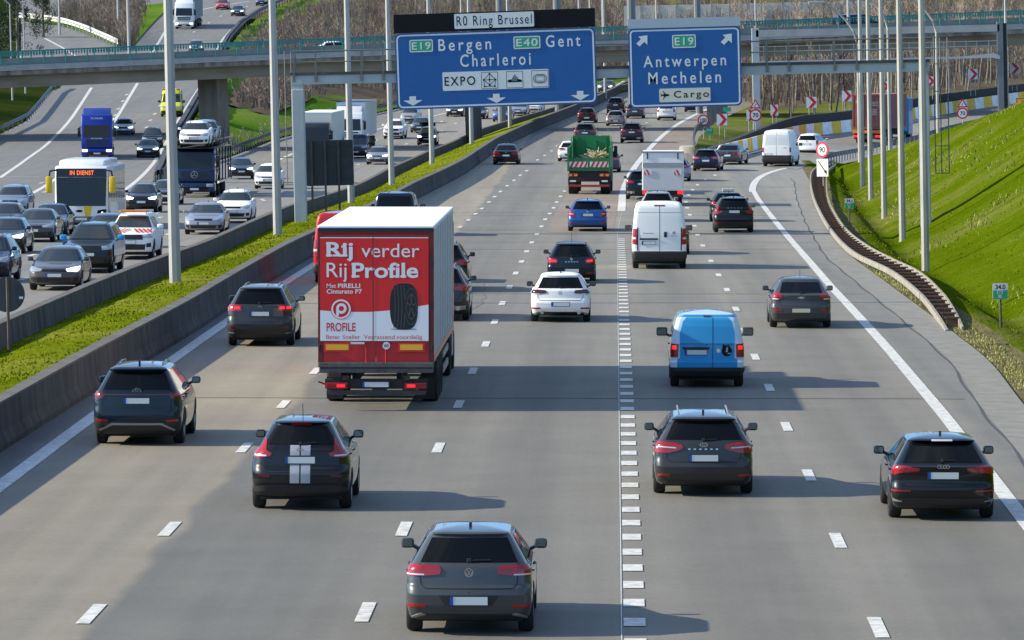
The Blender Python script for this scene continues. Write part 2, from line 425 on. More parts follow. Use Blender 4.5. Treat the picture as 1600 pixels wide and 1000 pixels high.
Y_FORK = max(c_B1[0].y, c_B2[0].y)

def ruled(name, xa, xb, za, zb, Y0, Y1, dy, nx, m, kind='structure', bump=0.0, seed=1, cross=None):
    rnd = np.random.RandomState(seed)
    ny = int(round((Y1 - Y0) / dy)) + 1
    vs = []; fs = []
    for i in range(ny):
        Y = Y0 + (Y1 - Y0) * i / (ny - 1)
        a, b = xa(Y), xb(Y); p, q = za(Y), zb(Y)
        for k in range(nx + 1):
            t = k / nx
            z = p + (q - p) * t + (cross(t, Y) if cross else 0) + (bump * (rnd.rand() - .5) if bump else 0)
            vs.append((a + (b - a) * t, Y, z))
    w = nx + 1
    for i in range(ny - 1):
        for k in range(nx):
            fs.append((i * w + k, i * w + k + 1, (i + 1) * w + k + 1, (i + 1) * w + k))
    o = np_mesh(name, vs, fs, m, 4)
    o.data.polygons.foreach_set('use_smooth', [True] * len(o.data.polygons))
    if kind: o['kind'] = kind
    return o
# the ground, far beyond everything
MB().add([(-3000, -200, -6), (3000, -200, -6), (3000, 6000, -6), (-3000, 6000, -6)], [(0, 1, 2, 3)]).build('ground', M_FARGRASS)['kind'] = 'structure'
# right carriageway (toward the camera's right of the median)
def x_rbound(Y):
    if Y <= 352: return x_pave(Y) + max(0, Y - Y_PAVE) * .02
    return x_pave(352) + min(1, (Y - 352) / 18) * 55
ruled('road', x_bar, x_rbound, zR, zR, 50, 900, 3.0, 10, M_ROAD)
# left carriageway up to the fork, then its two branches
x_far_left = lambda Y: -40 - .02 * Y
def x_Lleft(Y):
    return x_Lrail(Y) - .3 if Y < 535 else (x_Lrail(535) - .3) * (1 - min(1, (Y - 535) / 60)) + (-.118 * Y) * min(1, (Y - 535) / 60)
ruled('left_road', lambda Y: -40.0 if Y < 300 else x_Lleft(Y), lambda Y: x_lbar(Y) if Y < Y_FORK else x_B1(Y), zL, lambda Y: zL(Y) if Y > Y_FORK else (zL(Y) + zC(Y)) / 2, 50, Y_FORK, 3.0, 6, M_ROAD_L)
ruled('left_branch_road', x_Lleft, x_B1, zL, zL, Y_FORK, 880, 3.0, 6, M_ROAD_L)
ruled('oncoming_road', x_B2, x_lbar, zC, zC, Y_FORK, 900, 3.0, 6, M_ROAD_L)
# median grass
xm0 = lambda Y: x_lbar(Y) + .22
xm1 = lambda Y: x_bar(Y) - .38
zm = lambda Y: zC(Y) * .5 + zR(Y) * .5 + .62
ruled('median_verge', xm0, xm1, lambda Y: zC(Y) + .45, lambda Y: zR(Y) + .72, 50, 900, 1.5, 8, M_GRASS, bump=.05, cross=lambda t, Y: .10 * math.sin(t * math.pi) )
# grass between the two oncoming branches, and beside the far-left branch
x_gl0 = lambda Y: x_B1(Y) + .9
x_gl1 = lambda Y: max(x_gl0(Y) + .2, x_B2(Y) - .6)
ruled('grass_wedge', x_gl0, x_gl1, lambda Y: zL(Y) - .1, lambda Y: zC(Y) + .05, Y_FORK + 6, 880, 4, 8, M_FARGRASS, bump=.25)
ruled('far_left_verge', lambda Y: -200, lambda Y: x_Lleft(Y) - .2, lambda Y: zL(Y) + 9 + .02 * (Y - 300), lambda Y: zL(Y) - .03, 300, 880, 5, 10, grassmat('shade_toned_grass', (.012, .024, .006), (.022, .04, .008), (.04, .05, .012), .3), bump=.3)  # shade from bridge and trees is darkened into the grass colour
# far hillside closing the view
ruled('hills', lambda Y: -500, lambda Y: 500, lambda Y: 19 + .12 * (Y - 880) if Y > 880 else 5, lambda Y: 14 + .1 * (Y - 880), 880, 1500, 40, 10, M_DIRT, bump=2)

# embankment on the right
CAPY = [50, 240, 292, 300, 312, 325, 338, 346, 356, 366]; CAPZ = [16, 9.0, 6.3, 5.8, 4.8, 3.7, 2.3, 1.3, .4, -.1]
def slope_h(d, Y):
    f = float(np.interp(d, [0, 1.7, 2.2, 2.7, 3.3, 4.3, 6, 60], [-.03, .05, -.22, -.20, .12, .50, 1.45, 1.45 + 54 * .64]))
    if Y < 160:
        k = max(0, min(1, (Y - 132) / 22))
        f = f * k + (1 - k) * float(np.interp(d, [0, 2, 4.3, 6, 60], [-.03, .05, .45, 1.2, 1.2 + 54 * .6]))
    c = float(np.interp(Y, CAPY, CAPZ))
    h = -.5 * math.log(math.exp(-2 * min(f, 60)) + math.exp(-2 * min(c, 60))) if c > -.05 else min(f, c)
    return h if f > .3 else min(f, h + .3) if c > .2 else min(f, c)
def slope_z(X, Y): return zR(Y) + slope_h(X - x_pave(Y), Y)
_rs = np.random.RandomState(5)
DS = [0, .4, .8, 1.2, 1.7, 2.0, 2.2, 2.5, 2.7, 3.0, 3.3, 3.8, 4.3, 5, 5.6, 6.2, 7, 8, 9, 10, 11, 12.5, 14, 16, 19, 24, 32, 45]
vs = []; ny = 150
for i in range(ny + 1):
    Y = 55 + (366 - 55) * i / ny
    for d in DS:
        vs.append((x_pave(Y) + d, Y, zR(Y) + slope_h(d, Y) + (.06 * (_rs.rand() - .5) if d > .5 else 0)))
w = len(DS); fs = [(i * w + k, i * w + k + 1, (i + 1) * w + k + 1, (i + 1) * w + k) for i in range(ny) for k in range(w - 1)]
emb = np_mesh('grass_slope', vs, fs, [M_SLOPE, M_DIRT], 4)
emb['kind'] = 'structure'
emb.data.polygons.foreach_set('material_index', [1 if (n % (w - 1)) < 3 else 0 for n in range(len(fs))])
emb.data.polygons.foreach_set('use_smooth', [True] * len(fs))
# ramp climbing away to the right behind the embankment
rampN = [ground(1246, 265, zR), ground(1270, 256, zR), at(1325, 245, 381), at(1400, 229, 405), at(1480, 207, 425), at(1560, 188, 445), at(1660, 164, 470)]
rampF = [ground(1110, 252, zR), ground(1165, 238, zR), at(1245, 216, 415), at(1340, 204, 435), at(1440, 184, 455), at(1520, 171, 475), at(1640, 154, 500)]
def strip3(name, A, B, m, kind='structure', dz=0.0, sub=6, nx=4):
    """sheet between two lists of points"""
    def den(P):
        o = []
        for i in range(len(P) - 1):
            for k in range(sub):
                o.append(P[i].lerp(P[i + 1], k / sub))
        return o + [P[-1]]
    A, B = den(A), den(B); vs = []; fs = []
    for a, b in zip(A, B):
        for k in range(nx + 1): q = a.lerp(b, k / nx); vs.append((q.x, q.y, q.z + dz))
    w = nx + 1
    for i in range(len(A) - 1):
        for k in range(nx): fs.append((i * w + k, i * w + k + 1, (i + 1) * w + k + 1, (i + 1) * w + k))
    o = np_mesh(name, vs, fs, m, 4)
    if kind: o['kind'] = kind
    return o
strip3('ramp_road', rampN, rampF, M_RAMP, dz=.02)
# grass in the gore beyond the fork, rising to the ramp
strip3('gore_verge', [at(1084, 238, 360), at(1092, 215, 395), at(1120, 190, 440), at(1180, 163, 500), at(1250, 140, 560), at(1330, 118, 640)],
       [at(1118, 240, 372), at(1200, 214, 425), at(1330, 190, 455), at(1440, 165, 480), at(1560, 140, 520), at(1700, 100, 600)], grassmat("olive_grass", (.10, .12, .03), (.135, .16, .035), (.19, .18, .07), .4), dz=.05, nx=6)

# ---------------------------------------------------------------- road markings
LIFT = .012
def stripe(name, xf, prof, Y0, Y1, wd, m, lift=LIFT, step=3.0):
    n = max(2, int((Y1 - Y0) / step) + 1); vs = []; fs = []
    for i in range(n + 1):
        Y = Y0 + (Y1 - Y0) * i / n
        e = 1.0
        dx = (xf(Y + e) - xf(Y - e)) / (2 * e); s = math.sqrt(1 + dx * dx)
        vs += [(xf(Y) - wd / 2 * s, Y, prof(Y) + lift), (xf(Y) + wd / 2 * s, Y, prof(Y) + lift)]
    for i in range(n): fs.append((2 * i, 2 * i + 1, 2 * i + 3, 2 * i + 2))
    o = np_mesh(name, vs, fs, m, 4); o['kind'] = 'structure'; return o
stripe('road_marking_edge', x_edge, zR, 50, 700, .36, M_LINE_OLD)
stripe('road_marking_edge_white', lambda Y: x_edge(Y) + .10, zR, 50, 700, .13, M_LINE, lift=LIFT + .006)
xw = smooth(xof(c_white), 3)
stripe('road_marking_right_edge', xw, zR, 50, 318, .30, M_LINE)
# past its bend the right edge line runs on as a strip through the traced points
def strip_line(name, pts, wd, m, prof=None, dz=LIFT):
    mb = MB(); P = [Vector(p) for p in pts]
    for i, p in enumerate(P):
        d = P[min(i + 1, len(P) - 1)] - P[max(i - 1, 0)]; d.z = 0; d.normalize(); s = Vector((d.y, -d.x, 0)) * wd / 2
        mb.v += [tuple(p - s + Vector((0, 0, dz))), tuple(p + s + Vector((0, 0, dz)))]
        if i: k = 2 * i; mb.f.append((k - 2, k - 1, k + 1, k))
    o = mb.build(name, m); o['kind'] = 'structure'; return o
def fine(pts, n=6):
    """Catmull-Rom through points"""
    P = [pts[0]] + list(pts) + [pts[-1]]; o = []
    for i in range(1, len(P) - 2):
        for k in range(n):
            t = k / n; a, b, c, d = P[i - 1], P[i], P[i + 1], P[i + 2]
            o.append(.5 * ((2 * b) + (c - a) * t + (2 * a - 5 * b + 4 * c - d) * t * t + (3 * b - a - 3 * c + d) * t ** 3))
    return o + [P[-2]]
def on(pts, prof, h=0.0):
    return [Vector((p.x, p.y, prof(p.y) + h)) for p in fine([ground(u, v, prof, h) for u, v in pts])]
strip_line('road_marking_ramp_edge', on([(1176, 300), (1176, 293), (1181, 283), (1193, 274), (1215, 266), (1245, 260), (1268, 255)], zR), .42, M_LINE, dz=LIFT)
strip_line('road_marking_ramp_left', on([(1078, 262), (1120, 252), (1160, 243)], zR) + [p + Vector((0, 0, .04)) for p in fine([at(1175, 240, 381), at(1250, 220, 409), at(1340, 208, 430), at(1440, 188, 450), at(1520, 175, 470), at(1640, 158, 494)])], .35, M_LINE)
strip_line('road_marking_gore', on([(971, 330), (972, 316), (973, 304), (978, 287), (990, 264), (1010, 238), (1030, 217), (1055, 197), (1085, 180), (1115, 167), (1160, 152)], zR), .42, M_LINE)
dash = MB()
def dashes(pts, prof, ln=2.5, wd=.2):
    for u, v in pts:
        p = ground(u, v, prof)
        Y0, Y1 = p.y - ln / 2, p.y + ln / 2
        q = ground(u, v, prof); dash.add([(p.x - wd / 2, Y0, prof(Y0) + LIFT), (p.x + wd / 2, Y0, prof(Y0) + LIFT), (p.x + wd / 2, Y1, prof(Y1) + LIFT), (p.x - wd / 2, Y1, prof(Y1) + LIFT)], [(0, 1, 2, 3)])
dashes([(143, 960), (265, 827), (382, 700), (443, 632), (493, 580), (535, 538), (709, 365), (719, 355), (732, 344), (743, 334.5), (753, 326), (764, 316), (773, 307.5), (782, 299.5), (792.5, 290.5), (803, 282), (813, 274), (823, 267), (840, 250), (851, 243), (862, 236)], zR)
dashes([(571, 957), (631, 827), (685, 700), (717, 632), (739, 580), (759, 538), (773, 503), (785, 474), (796, 449), (806, 427), (815, 409), (823, 393), (831, 379), (839, 366), (846, 354), (852, 343), (859, 334), (865, 325), (870, 316), (876, 307), (882, 299), (925, 222), (937, 212), (950, 203), (962, 195)], zR)
dashes([(1372, 981), (1309, 845), (1264, 743), (1229, 667), (1202, 606), (1180, 558), (1164, 517), (1150, 483), (1136, 453), (1123, 430), (1111, 408), (1098, 384), (1090, 367), (1085, 353), (1078, 336), (1074, 325), (1072, 316), (1076, 305), (1082, 297), (1090, 289), (1102, 281), (1117, 274)], zR)
dashes([(1038, 1105), (1040, 1200)], zR)
dashes([(1000, 208), (1010, 192), (1022, 180), (1040, 168), (1165, 250), (1200, 240), (1240, 232)], zR, wd=.25)
dashes([(348, 318), (250, 340), (263, 366), (100, 386), (50, 399), (38, 436), (246, 333), (90, 320), (78, 288), (120, 260), (198, 148), (192, 158), (185, 170), (180, 180), (250, 165), (242, 178), (235, 188), (229, 199), (303, 50), (326, 36), (345, 25), (386, 10), (70, 300), (65, 286)], zL, wd=.25)
dashes([(410, 312), (560, 330), (470, 330), (412, 314), (560, 257), (588, 219), (635, 225), (575, 208), (690, 205), (712, 193), (728, 193), (747, 190), (690, 190)], zC, wd=.25)
dash.build('road_marking_lane_dashes', M_LINE)['kind'] = 'structure'
blk = MB()
for k in range(66):
    Y = 63776 / (976 - 78) + 2.5 * (k - 4)
    u0 = .27 + (.35 if Y < 240 else .35); 
    xc = .235 if Y < 215 else .235 + (Y - 215) ** 2 * .00012
    for_w = .31
    blk.add([(xc - for_w / 2 + .05, Y - .5, zR(Y - .5) + LIFT), (xc + for_w / 2 + .05, Y - .5, zR(Y - .5) + LIFT), (xc + for_w / 2 + .05, Y + .5, zR(Y + .5) + LIFT), (xc - for_w / 2 + .05, Y + .5, zR(Y + .5) + LIFT)], [(0, 1, 2, 3)])
blk.build('road_marking_block_line', M_LINE)['kind'] = 'structure'
stripe('road_marking_thin_line', lambda Y: .10 + (0 if Y < 215 else (Y - 215) ** 2 * .00012), zR, 50, 262, .014, M_LINE_OLD)
for i, pts in enumerate([[(0, 278), (40, 250), (75, 224), (105, 193), (125, 165), (143, 137)], [(30, 312), (60, 297), (129, 247), (160, 213), (180, 187), (200, 155), (215, 130)], [(190, 300), (225, 272), (252, 236), (278, 190), (300, 155), (318, 128)],
                         [(234, 86), (248, 66), (262, 44), (285, 25), (330, 12), (390, 2)], [(335, 82), (345, 66), (360, 48), (376, 34)], [(70, 60), (100, 76), (118, 88)], [(215, 66), (245, 66)], [(5, 276), (60, 276)]]):
    strip_line('road_marking_left', on(pts, zL), .32, M_LINE)
strip_line('road_marking_oncoming', on([(400, 272), (440, 248), (500, 225), (575, 206), (640, 190), (700, 176)], zC), .3, M_LINE)
strip_line('road_marking_oncoming', on([(575, 262), (620, 232), (690, 208), (740, 195)], zC), .02, M_LINE)
M_PINK = mat("reddish_asphalt", (.225, .178, .145), .85, var=.12, scale=1.2, stretch=(1, .15, 1))
MB().add([(x, Y, zR(Y) + .005) for Y in np.arange(233, 323, 3.0) for x in (xof(c_gore)(max(Y, c_gore[0].y)) * 0 + (-3.15 if Y < 250 else -3.15 + (Y - 250) * .007), .0 if Y < 250 else (Y - 250) * .009)], [(2 * i, 2 * i + 1, 2 * i + 3, 2 * i + 2) for i in range(29)]).build('road_patch', M_PINK)['kind'] = 'structure'
_ga, _gb = on([(1000, 262), (1016, 238), (1034, 218), (1058, 199), (1082, 186)], zR, .0), on([(1072, 262), (1074, 240), (1080, 222), (1086, 204), (1094, 188)], zR, .0)
strip3('road_gore_patch', _ga, _gb, M_PINK, dz=.005, sub=2, nx=4)
# tar-filled cross joints and cracks
jt = MB()
for k, Y in enumerate([86.3, 116.9, 142, 168, 194, 219.5, 236, 258, 283, 309, 335, 360, 386]):
    wd = .07 if k % 2 == 0 else .11
    a = x_bar(Y) + 1.4; b = x_pave(Y) - 1.2 if Y < Y_PAVE else 9
    rnd = random.Random(k); xs = np.linspace(a, b, 14); ys = [Y + rnd.uniform(-.07, .07) for _ in xs]
    if k in (0, 2): xs = xs[:0]
    for i in range(len(xs) - 1):
        jt.add([(xs[i], ys[i], zR(Y) + .006), (xs[i + 1], ys[i + 1], zR(Y) + .006), (xs[i + 1], ys[i + 1] + wd, zR(Y + wd) + .006), (xs[i], ys[i] + wd, zR(Y + wd) + .006)], [(0, 1, 2, 3)])
jt.build('road_joints', M_JOINT)['kind'] = 'structure'
ck = MB()
for k, (X, Ya, Yb) in enumerate([(-4.4, 150, 176)]):
    rnd = random.Random(40 + k); Y = Ya; x = X
    while Y < Yb:
        x2 = x + rnd.uniform(-.09, .09); w_ = rnd.uniform(.008, .02)
        ck.add([(x - w_, Y, zR(Y) + .005), (x + w_, Y, zR(Y) + .005), (x2 + w_, Y + .8, zR(Y + .8) + .005), (x2 - w_, Y + .8, zR(Y + .8) + .005)], [(0, 1, 2, 3)]); x = x2; Y += .8
ck.build('road_cracks', mat("crack_dark", (.10, .095, .086), .9))['kind'] = 'structure'
stripe('road_seam', lambda Y: x_pave(Y) - 1.0 + .04 * math.sin(Y * .5), zR, 60, 325, .06, M_JOINT, lift=.006, step=1.5)
ruled('gutter', lambda Y: x_pave(Y) - .95, lambda Y: x_pave(Y) + .06, lambda Y: zR(Y) + .008, lambda Y: zR(Y) + .012, 55, Y_PAVE - 4, 2.0, 2, M_KERB)

# ---------------------------------------------------------------- grass one cannot count
def blades(name, sampler, n, hmin, hmax, wd, m, seed):
    rs = np.random.RandomState(seed); V = np.zeros((n * 3, 3), np.float32)
    for i in range(n):
        x, y, z = sampler(rs)
        a = rs.rand() * 6.283; h = hmin + (hmax - hmin) * rs.rand() ** 2; w_ = wd * (.6 + .8 * rs.rand())
        lx, ly = (rs.rand(2) - .5) * h * .9
        V[3 * i] = (x - math.cos(a) * w_, y - math.sin(a) * w_, z - .02); V[3 * i + 1] = (x + math.cos(a) * w_, y + math.sin(a) * w_, z - .02); V[3 * i + 2] = (x + lx, y + ly, z + h)
    o = np_mesh(name, V, np.arange(n * 3).reshape(n, 3), m); o['kind'] = 'stuff'; return o
_cy = np.linspace(50, 900, 600)
_t0 = np.array([xm0(y) for y in _cy]); _t1 = np.array([xm1(y) for y in _cy]); _za = np.array([zC(y) + .45 for y in _cy]); _zb = np.array([zR(y) + .72 for y in _cy])
def med_sample(rs):
    y = 95 + 330 * rs.rand() ** 1.6; t = rs.rand()
    if rs.rand() < .2: t = rs.rand() ** 3 * .25
    a, b = np.interp(y, _cy, _t0), np.interp(y, _cy, _t1)
    return a + (b - a) * t, y, np.interp(y, _cy, _za) * (1 - t) + np.interp(y, _cy, _zb) * t + .10 * math.sin(t * 3.14)
tag(blades('median_grass', med_sample, 42000, .01, .06, .03, M_BLADE, 2), 'short bright green grass in the strip between the two concrete barriers', 'grass')
_py = np.linspace(55, 366, 200); _px = np.array([x_pave(y) for y in _py])
def slope_sample(rs):
    y = 110 + 225 * rs.rand(); d = .5 + 22 * rs.rand() ** 1.4
    return float(np.interp(y, _py, _px)) + d, y, 0.0
def slope_sample2(rs):
    x, y, _ = slope_sample(rs); return x, y, slope_z(x, y)
tag(blades('slope_turf', slope_sample2, 14000, .015, .07, .03, M_BLADE, 3), 'mown green grass covering the embankment on the right', 'grass')
def verge_sample(rs):
    y = 120 + 170 * rs.rand(); d = .12 + .75 * rs.rand()
    x = float(np.interp(y, _py, _px)) + d
    return x, y, slope_z(x, y)
def weed_sample(rs):
    c = rs.randint(60); q = np.random.RandomState(500 + c); y = 130 + 190 * q.rand(); d = 3.2 + 13 * q.rand(); y += rs.normal(0, 2.2); d += rs.normal(0, .5)
    x = float(np.interp(y, _py, _px)) + max(.6, d); return x, y, slope_z(x, y)
tag(blades('pale_weeds', weed_sample, 3200, .05, .24, .03, mat("pale_weed_blades", (.24, .235, .09), .9, spec=0, var=.4, scale=2), 8), 'pale dry weeds in patches on the embankment at right', 'weeds')
tag(blades('dry_verge_grass', verge_sample, 6000, .02, .11, .025, M_BLADE_DRY, 4), 'dry yellowish grass along the foot of the right guard rail', 'grass')
# ---------------------------------------------------------------- barriers and guard rails
M_STEEL = mat("galvanised_steel", (.36, .37, .38), .45, .6, var=.2, scale=1.5)
M_STEEL_DK = mat("dull_dark_steel", (.075, .07, .066), .6, .4, var=.3, scale=2)
M_RUST = mat("rusty_steel", (.13, .075, .05), .8, .2, var=.35, scale=3)
M_POLE = mat("grey_mast_paint", (.34, .34, .335), .55, .2, var=.10, scale=1.0)
M_POLE_W = mat("pale_mast_concrete", (.36, .345, .31), .75, 0, var=.22, scale=1.6, stretch=(1, 1, .3))
M_WHITE = mat("white_paint", (.80, .80, .79), .5)
M_BLACK = mat("matt_black", (.012, .012, .013), .6)
def wall_marks(m, pitch, dark=.35):
    """segment joints and water streaks on a long cast wall"""
    nt = m.node_tree; L = nt.links.new; p = nt.nodes["Principled BSDF"]; src = p.inputs['Base Color'].links[0].from_socket
    tc = nt.nodes.new("ShaderNodeTexCoord"); sx = nt.nodes.new("ShaderNodeSeparateXYZ"); L(tc.outputs['Object'], sx.inputs[0])
    a = nt.nodes.new("ShaderNodeMath"); a.operation = 'PINGPONG'; a.inputs[1].default_value = pitch / 2; L(sx.outputs['Y'], a.inputs[0])
    b = nt.nodes.new("ShaderNodeMapRange"); b.inputs['From Min'].default_value = .03; b.inputs['From Max'].default_value = .09; b.inputs['To Min'].default_value = dark; L(a.outputs[0], b.inputs['Value'])
    mp = nt.nodes.new("ShaderNodeMapping"); mp.inputs['Scale'].default_value = (.4, 1.3, .12); L(tc.outputs['Object'], mp.inputs['Vector'])
    n = nt.nodes.new("ShaderNodeTexNoise"); n.inputs['Scale'].default_value = 1.5; n.inputs['Detail'].default_value = 6; L(mp.outputs[0], n.inputs['Vector'])
    c = nt.nodes.new("ShaderNodeMapRange"); c.inputs['From Min'].default_value = .35; c.inputs['From Max'].default_value = .65; c.inputs['To Min'].default_value = .55; c.inputs['To Max'].default_value = 1.5; L(n.outputs['Fac'], c.inputs['Value'])
    d = nt.nodes.new("ShaderNodeMath"); d.operation = 'MULTIPLY'; L(b.outputs[0], d.inputs[0]); L(c.outputs[0], d.inputs[1])
    e = nt.nodes.new("ShaderNodeVectorMath"); e.operation = 'SCALE'; L(src, e.inputs[0]); L(d.outputs[0], e.inputs['Scale']); L(e.outputs[0], p.inputs['Base Color'])
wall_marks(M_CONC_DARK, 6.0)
def every(curve, dy, Y0, Y1, prof=None, h=0.0):
    xf = smooth(xof(curve), 6); zf = (lambda Y: prof(Y) + h) if prof else (lambda Y: float(np.interp(Y, [p.y for p in curve], [p.z for p in curve])))
    return [Vector((xf(Y), Y, zf(Y))) for Y in np.arange(Y0, Y1 + .1, dy)]
def joints(o_parent, P, k, sec, name, m):
    pass
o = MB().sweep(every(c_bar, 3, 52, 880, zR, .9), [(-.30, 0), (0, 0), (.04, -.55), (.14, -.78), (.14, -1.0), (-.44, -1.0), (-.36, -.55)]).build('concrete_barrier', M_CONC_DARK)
tag(o, 'dark grimy concrete barrier wall along the left edge of the carriageway driving away', 'barrier')
cap = MB().sweep(every(c_bar, 3, 52, 880, zR, .9), [(-.31, .0), (.012, .0), (.012, .05), (-.31, .05)]).build('coping', mat("barrier_coping", (.10, .09, .078), .9, var=.3, scale=1.0), o)
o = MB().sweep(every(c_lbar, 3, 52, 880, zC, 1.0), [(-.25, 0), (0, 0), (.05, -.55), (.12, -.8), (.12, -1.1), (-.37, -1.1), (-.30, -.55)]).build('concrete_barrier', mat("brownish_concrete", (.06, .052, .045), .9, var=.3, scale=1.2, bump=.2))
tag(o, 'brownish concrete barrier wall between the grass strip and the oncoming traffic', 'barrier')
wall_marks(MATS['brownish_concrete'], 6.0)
MB().sweep(every(c_lbar, 3, 52, 880, zC, 1.0), [(-.26, .0), (.01, .0), (.01, .04), (-.26, .04)]).build('coping', MATS["barrier_coping"], o)
WB = [(-.03, -.16), (.03, -.13), (-.01, -.05), (.03, 0), (-.01, .05), (.03, .13), (-.03, .16), (-.06, .16), (-.06, -.16)]
def guard_rail(name, P, m, label, post_step=4.0, h=.62, side=1, pm=None, double=False, cap=None):
    P = [Vector(p) for p in P]
    r = empty(name, P[0]); tag(r, label, 'guard rail')
    q = [p - P[0] for p in P]
    s = [(a * side, b) for a, b in WB]
    MB().sweep([p + Vector((0, 0, h)) for p in q], s).build('beam', m, r)
    if double: MB().sweep([p + Vector((0, 0, h)) for p in q], [(-a * side - .3 * side, b) for a, b in WB]).build('beam', m, r)
    if cap:
        MB().sweep([p + Vector((0, 0, h + .17)) for p in q], [(-.36, 0), (.04, 0), (.04, .03), (-.36, .03)]).build('top_plate', cap, r)
    acc = 0; proto = None; n = 0
    for i in range(len(q) - 1):
        d = (q[i + 1] - q[i]); L = d.length
        while acc < L and n < 95:
            p = q[i] + d * (acc / L)
            if proto is None:
                proto = MB().box(-.05, .05, -.06, .06, -.25, h + .1).build('post', pm or m, r); c = proto
            else:
                c = proto.copy(); C.objects.link(c)
            c.location = p + Vector((-.1 * side, 0, 0)); acc += post_step; n += 1
        acc -= L
    return r
guard_rail('guard_rail', [Vector((x_B1(Y) + .45, Y, zL(Y))) for Y in np.arange(Y_FORK + 2, 860, 4)], M_STEEL_DK, 'dark double guard rail curving up along the right edge of the climbing left road', 5, .62, -1, double=True, cap=M_STEEL_DK)
guard_rail('guard_rail', [Vector((x_B2(Y) - .35, Y, zC(Y))) for Y in np.arange(Y_FORK + 1, 700, 4)], mat("brown_steel", (.12, .10, .085), .7, .3, var=.3), 'brownish guard rail on posts at the foot of the grass below the bridge', 2.6, .6, 1, pm=mat("weathered_posts", (.3, .27, .22), .8))
guard_rail('guard_rail', [Vector((x_Lrail(Y), Y, zL(Y) + .05)) for Y in np.arange(300, 536, 4)], mat("bluish_steel", (.13, .15, .18), .6, .3, var=.15), 'blue grey guard rail along the outer left edge of the road under the bridge', 4, .65, 1)
P = on([(30, 34), (60, 37), (95, 42), (130, 53), (160, 66), (184, 77)], zL)
r = guard_rail('guard_rail', P, mat("whitish_rail", (.62, .62, .60), .5, .2), 'whitish curved guard rail round the joining slip road at upper left', 4, .75, 1)
MB().sweep([p - P[0] + Vector((0, 0, 1.15)) for p in P], [(-.04, -.14), (.04, -.14), (.04, .14), (-.04, .14)]).build('beam', MATS["whitish_rail"], r)
# the ladder-like double rail at the foot of the embankment
nr = sorted([ground(u, v, zR, .30) for u, v in [(1480, 502), (1437, 456), (1392, 421), (1338, 395), (1309, 370), (1286, 338), (1270, 302), (1267, 272), (1279, 259), (1300, 250)]], key=lambda p: p.y)
fr = sorted([ground(u, v, zR, .34) for u, v in [(1504, 497), (1472, 456), (1437, 424), (1392, 402), (1354, 382), (1322, 357), (1302, 328), (1293, 306), (1291, 280), (1294, 266), (1306, 256)]], key=lambda p: p.y)
nrF, frF = fine(nr, 8), fine(fr, 8)
for i in range(7): nrF[i].z -= .24 * (1 - i / 7) ** 1.5; frF[i].z -= .24 * (1 - i / 7) ** 1.5      # both rails dip into the ground at their near ends
r = empty('ladder_guard_rail', nr[0] - Vector((0, 0, .30))); tag(r, 'weathered double guard rail with dark cross slats winding along the foot of the embankment', 'guard rail')
base = nr[0] - Vector((0, 0, .30)); M_OLD = mat("chalky_old_rail", (.27, .25, .215), .85, .1, var=.3, scale=2.5)
zz = lambda P: [p - base for p in P]
MB().sweep(zz(nrF), [(-.05, .0), (.03, .0), (.05, -.10), (.03, -.20), (-.05, -.20)]).build('beam', M_OLD, r)
MB().sweep(zz(frF), [(-.03, .0), (.03, .0), (.03, -.18), (-.03, -.18)]).build('beam', M_OLD, r)
MB().sweep(zz(nrF), [(.06, -.29), (.42, -.27), (.42, -.5), (.06, -.5)]).build('trough', mat('dark_trough', (.022, .017, .013), .9), r)
xf_, zf_ = xof(frF), None
Y = nr[0].y + 2.5; proto = None; k = 0
xn_ = xof(nrF)
while Y < min(nrF[-1].y, frF[-1].y) - 1 and k < 98:
    a, b = xn_(Y) + .05, max(xn_(Y) + .25, xf_(Y) - .03); z = zR(Y) + .30
    s = MB().box(0, 1, -.06, .06, -.05, -.0).box(.1, .9, -.03, .03, -.30, -.05)
    if proto is None: proto = s.build('cross_slat', M_RUST, r); c = proto
    else: c = proto.copy(); C.objects.link(c)
    c.location = Vector((a, Y, z)) - base; c.scale = (b - a, 1, 1)
    Y += 2.6; k += 1
P = fine([ground(1284, 262, zR), ground(1306, 255, zR), at(1341, 248, 374), at(1376, 239, 388), at(1424, 229, 402), at(1480, 212, 418), at(1560, 193, 438)])
guard_rail('guard_rail', P, M_STEEL_DK, 'dark guard rail on thin posts along the near edge of the ramp', 2.0, .65, -1, pm=M_STEEL)

# ramp's outer wall: dark concrete, and painted blocks in front of it
RF = fine(rampF, 10)
mbw = MB(); PW_ = [p + Vector((-.25, .9, 0)) for p in RF]; nP = len(PW_)
for i, p in enumerate(PW_):
    hgt = .75 + 1.0 * min(1, i / (nP * .35)); d = (PW_[min(i + 1, nP - 1)] - PW_[max(i - 1, 0)]); d.z = 0; d.normalize(); sd = Vector((d.y, -d.x, 0))
    mbw.v += [tuple(p - sd * .5 + Vector((0, 0, -.6))), tuple(p + sd * .2 + Vector((0, 0, -.6))), tuple(p + sd * .05 + Vector((0, 0, hgt))), tuple(p - sd * .35 + Vector((0, 0, hgt)))]
for i in range(nP - 1):
    for k in range(4): mbw.f.append((i * 4 + k, i * 4 + (k + 1) % 4, (i + 1) * 4 + (k + 1) % 4, (i + 1) * 4 + k))
mbw.f += [(0, 1, 2, 3), tuple((nP - 1) * 4 + k for k in range(4))]
o = mbw.build('dark_wall', mat("shade_toned_concrete", (.03, .029, .03), .9, var=.3, scale=1))  # the wall's shadowed look is put into its near-black colour
tag(o, 'low dark wall running up behind the yellow and white painted ramp barrier', 'wall')
r = empty('painted_barrier', RF[0]); tag(r, 'concrete barrier painted in yellow and white sections along the outside of the ramp', 'barrier')
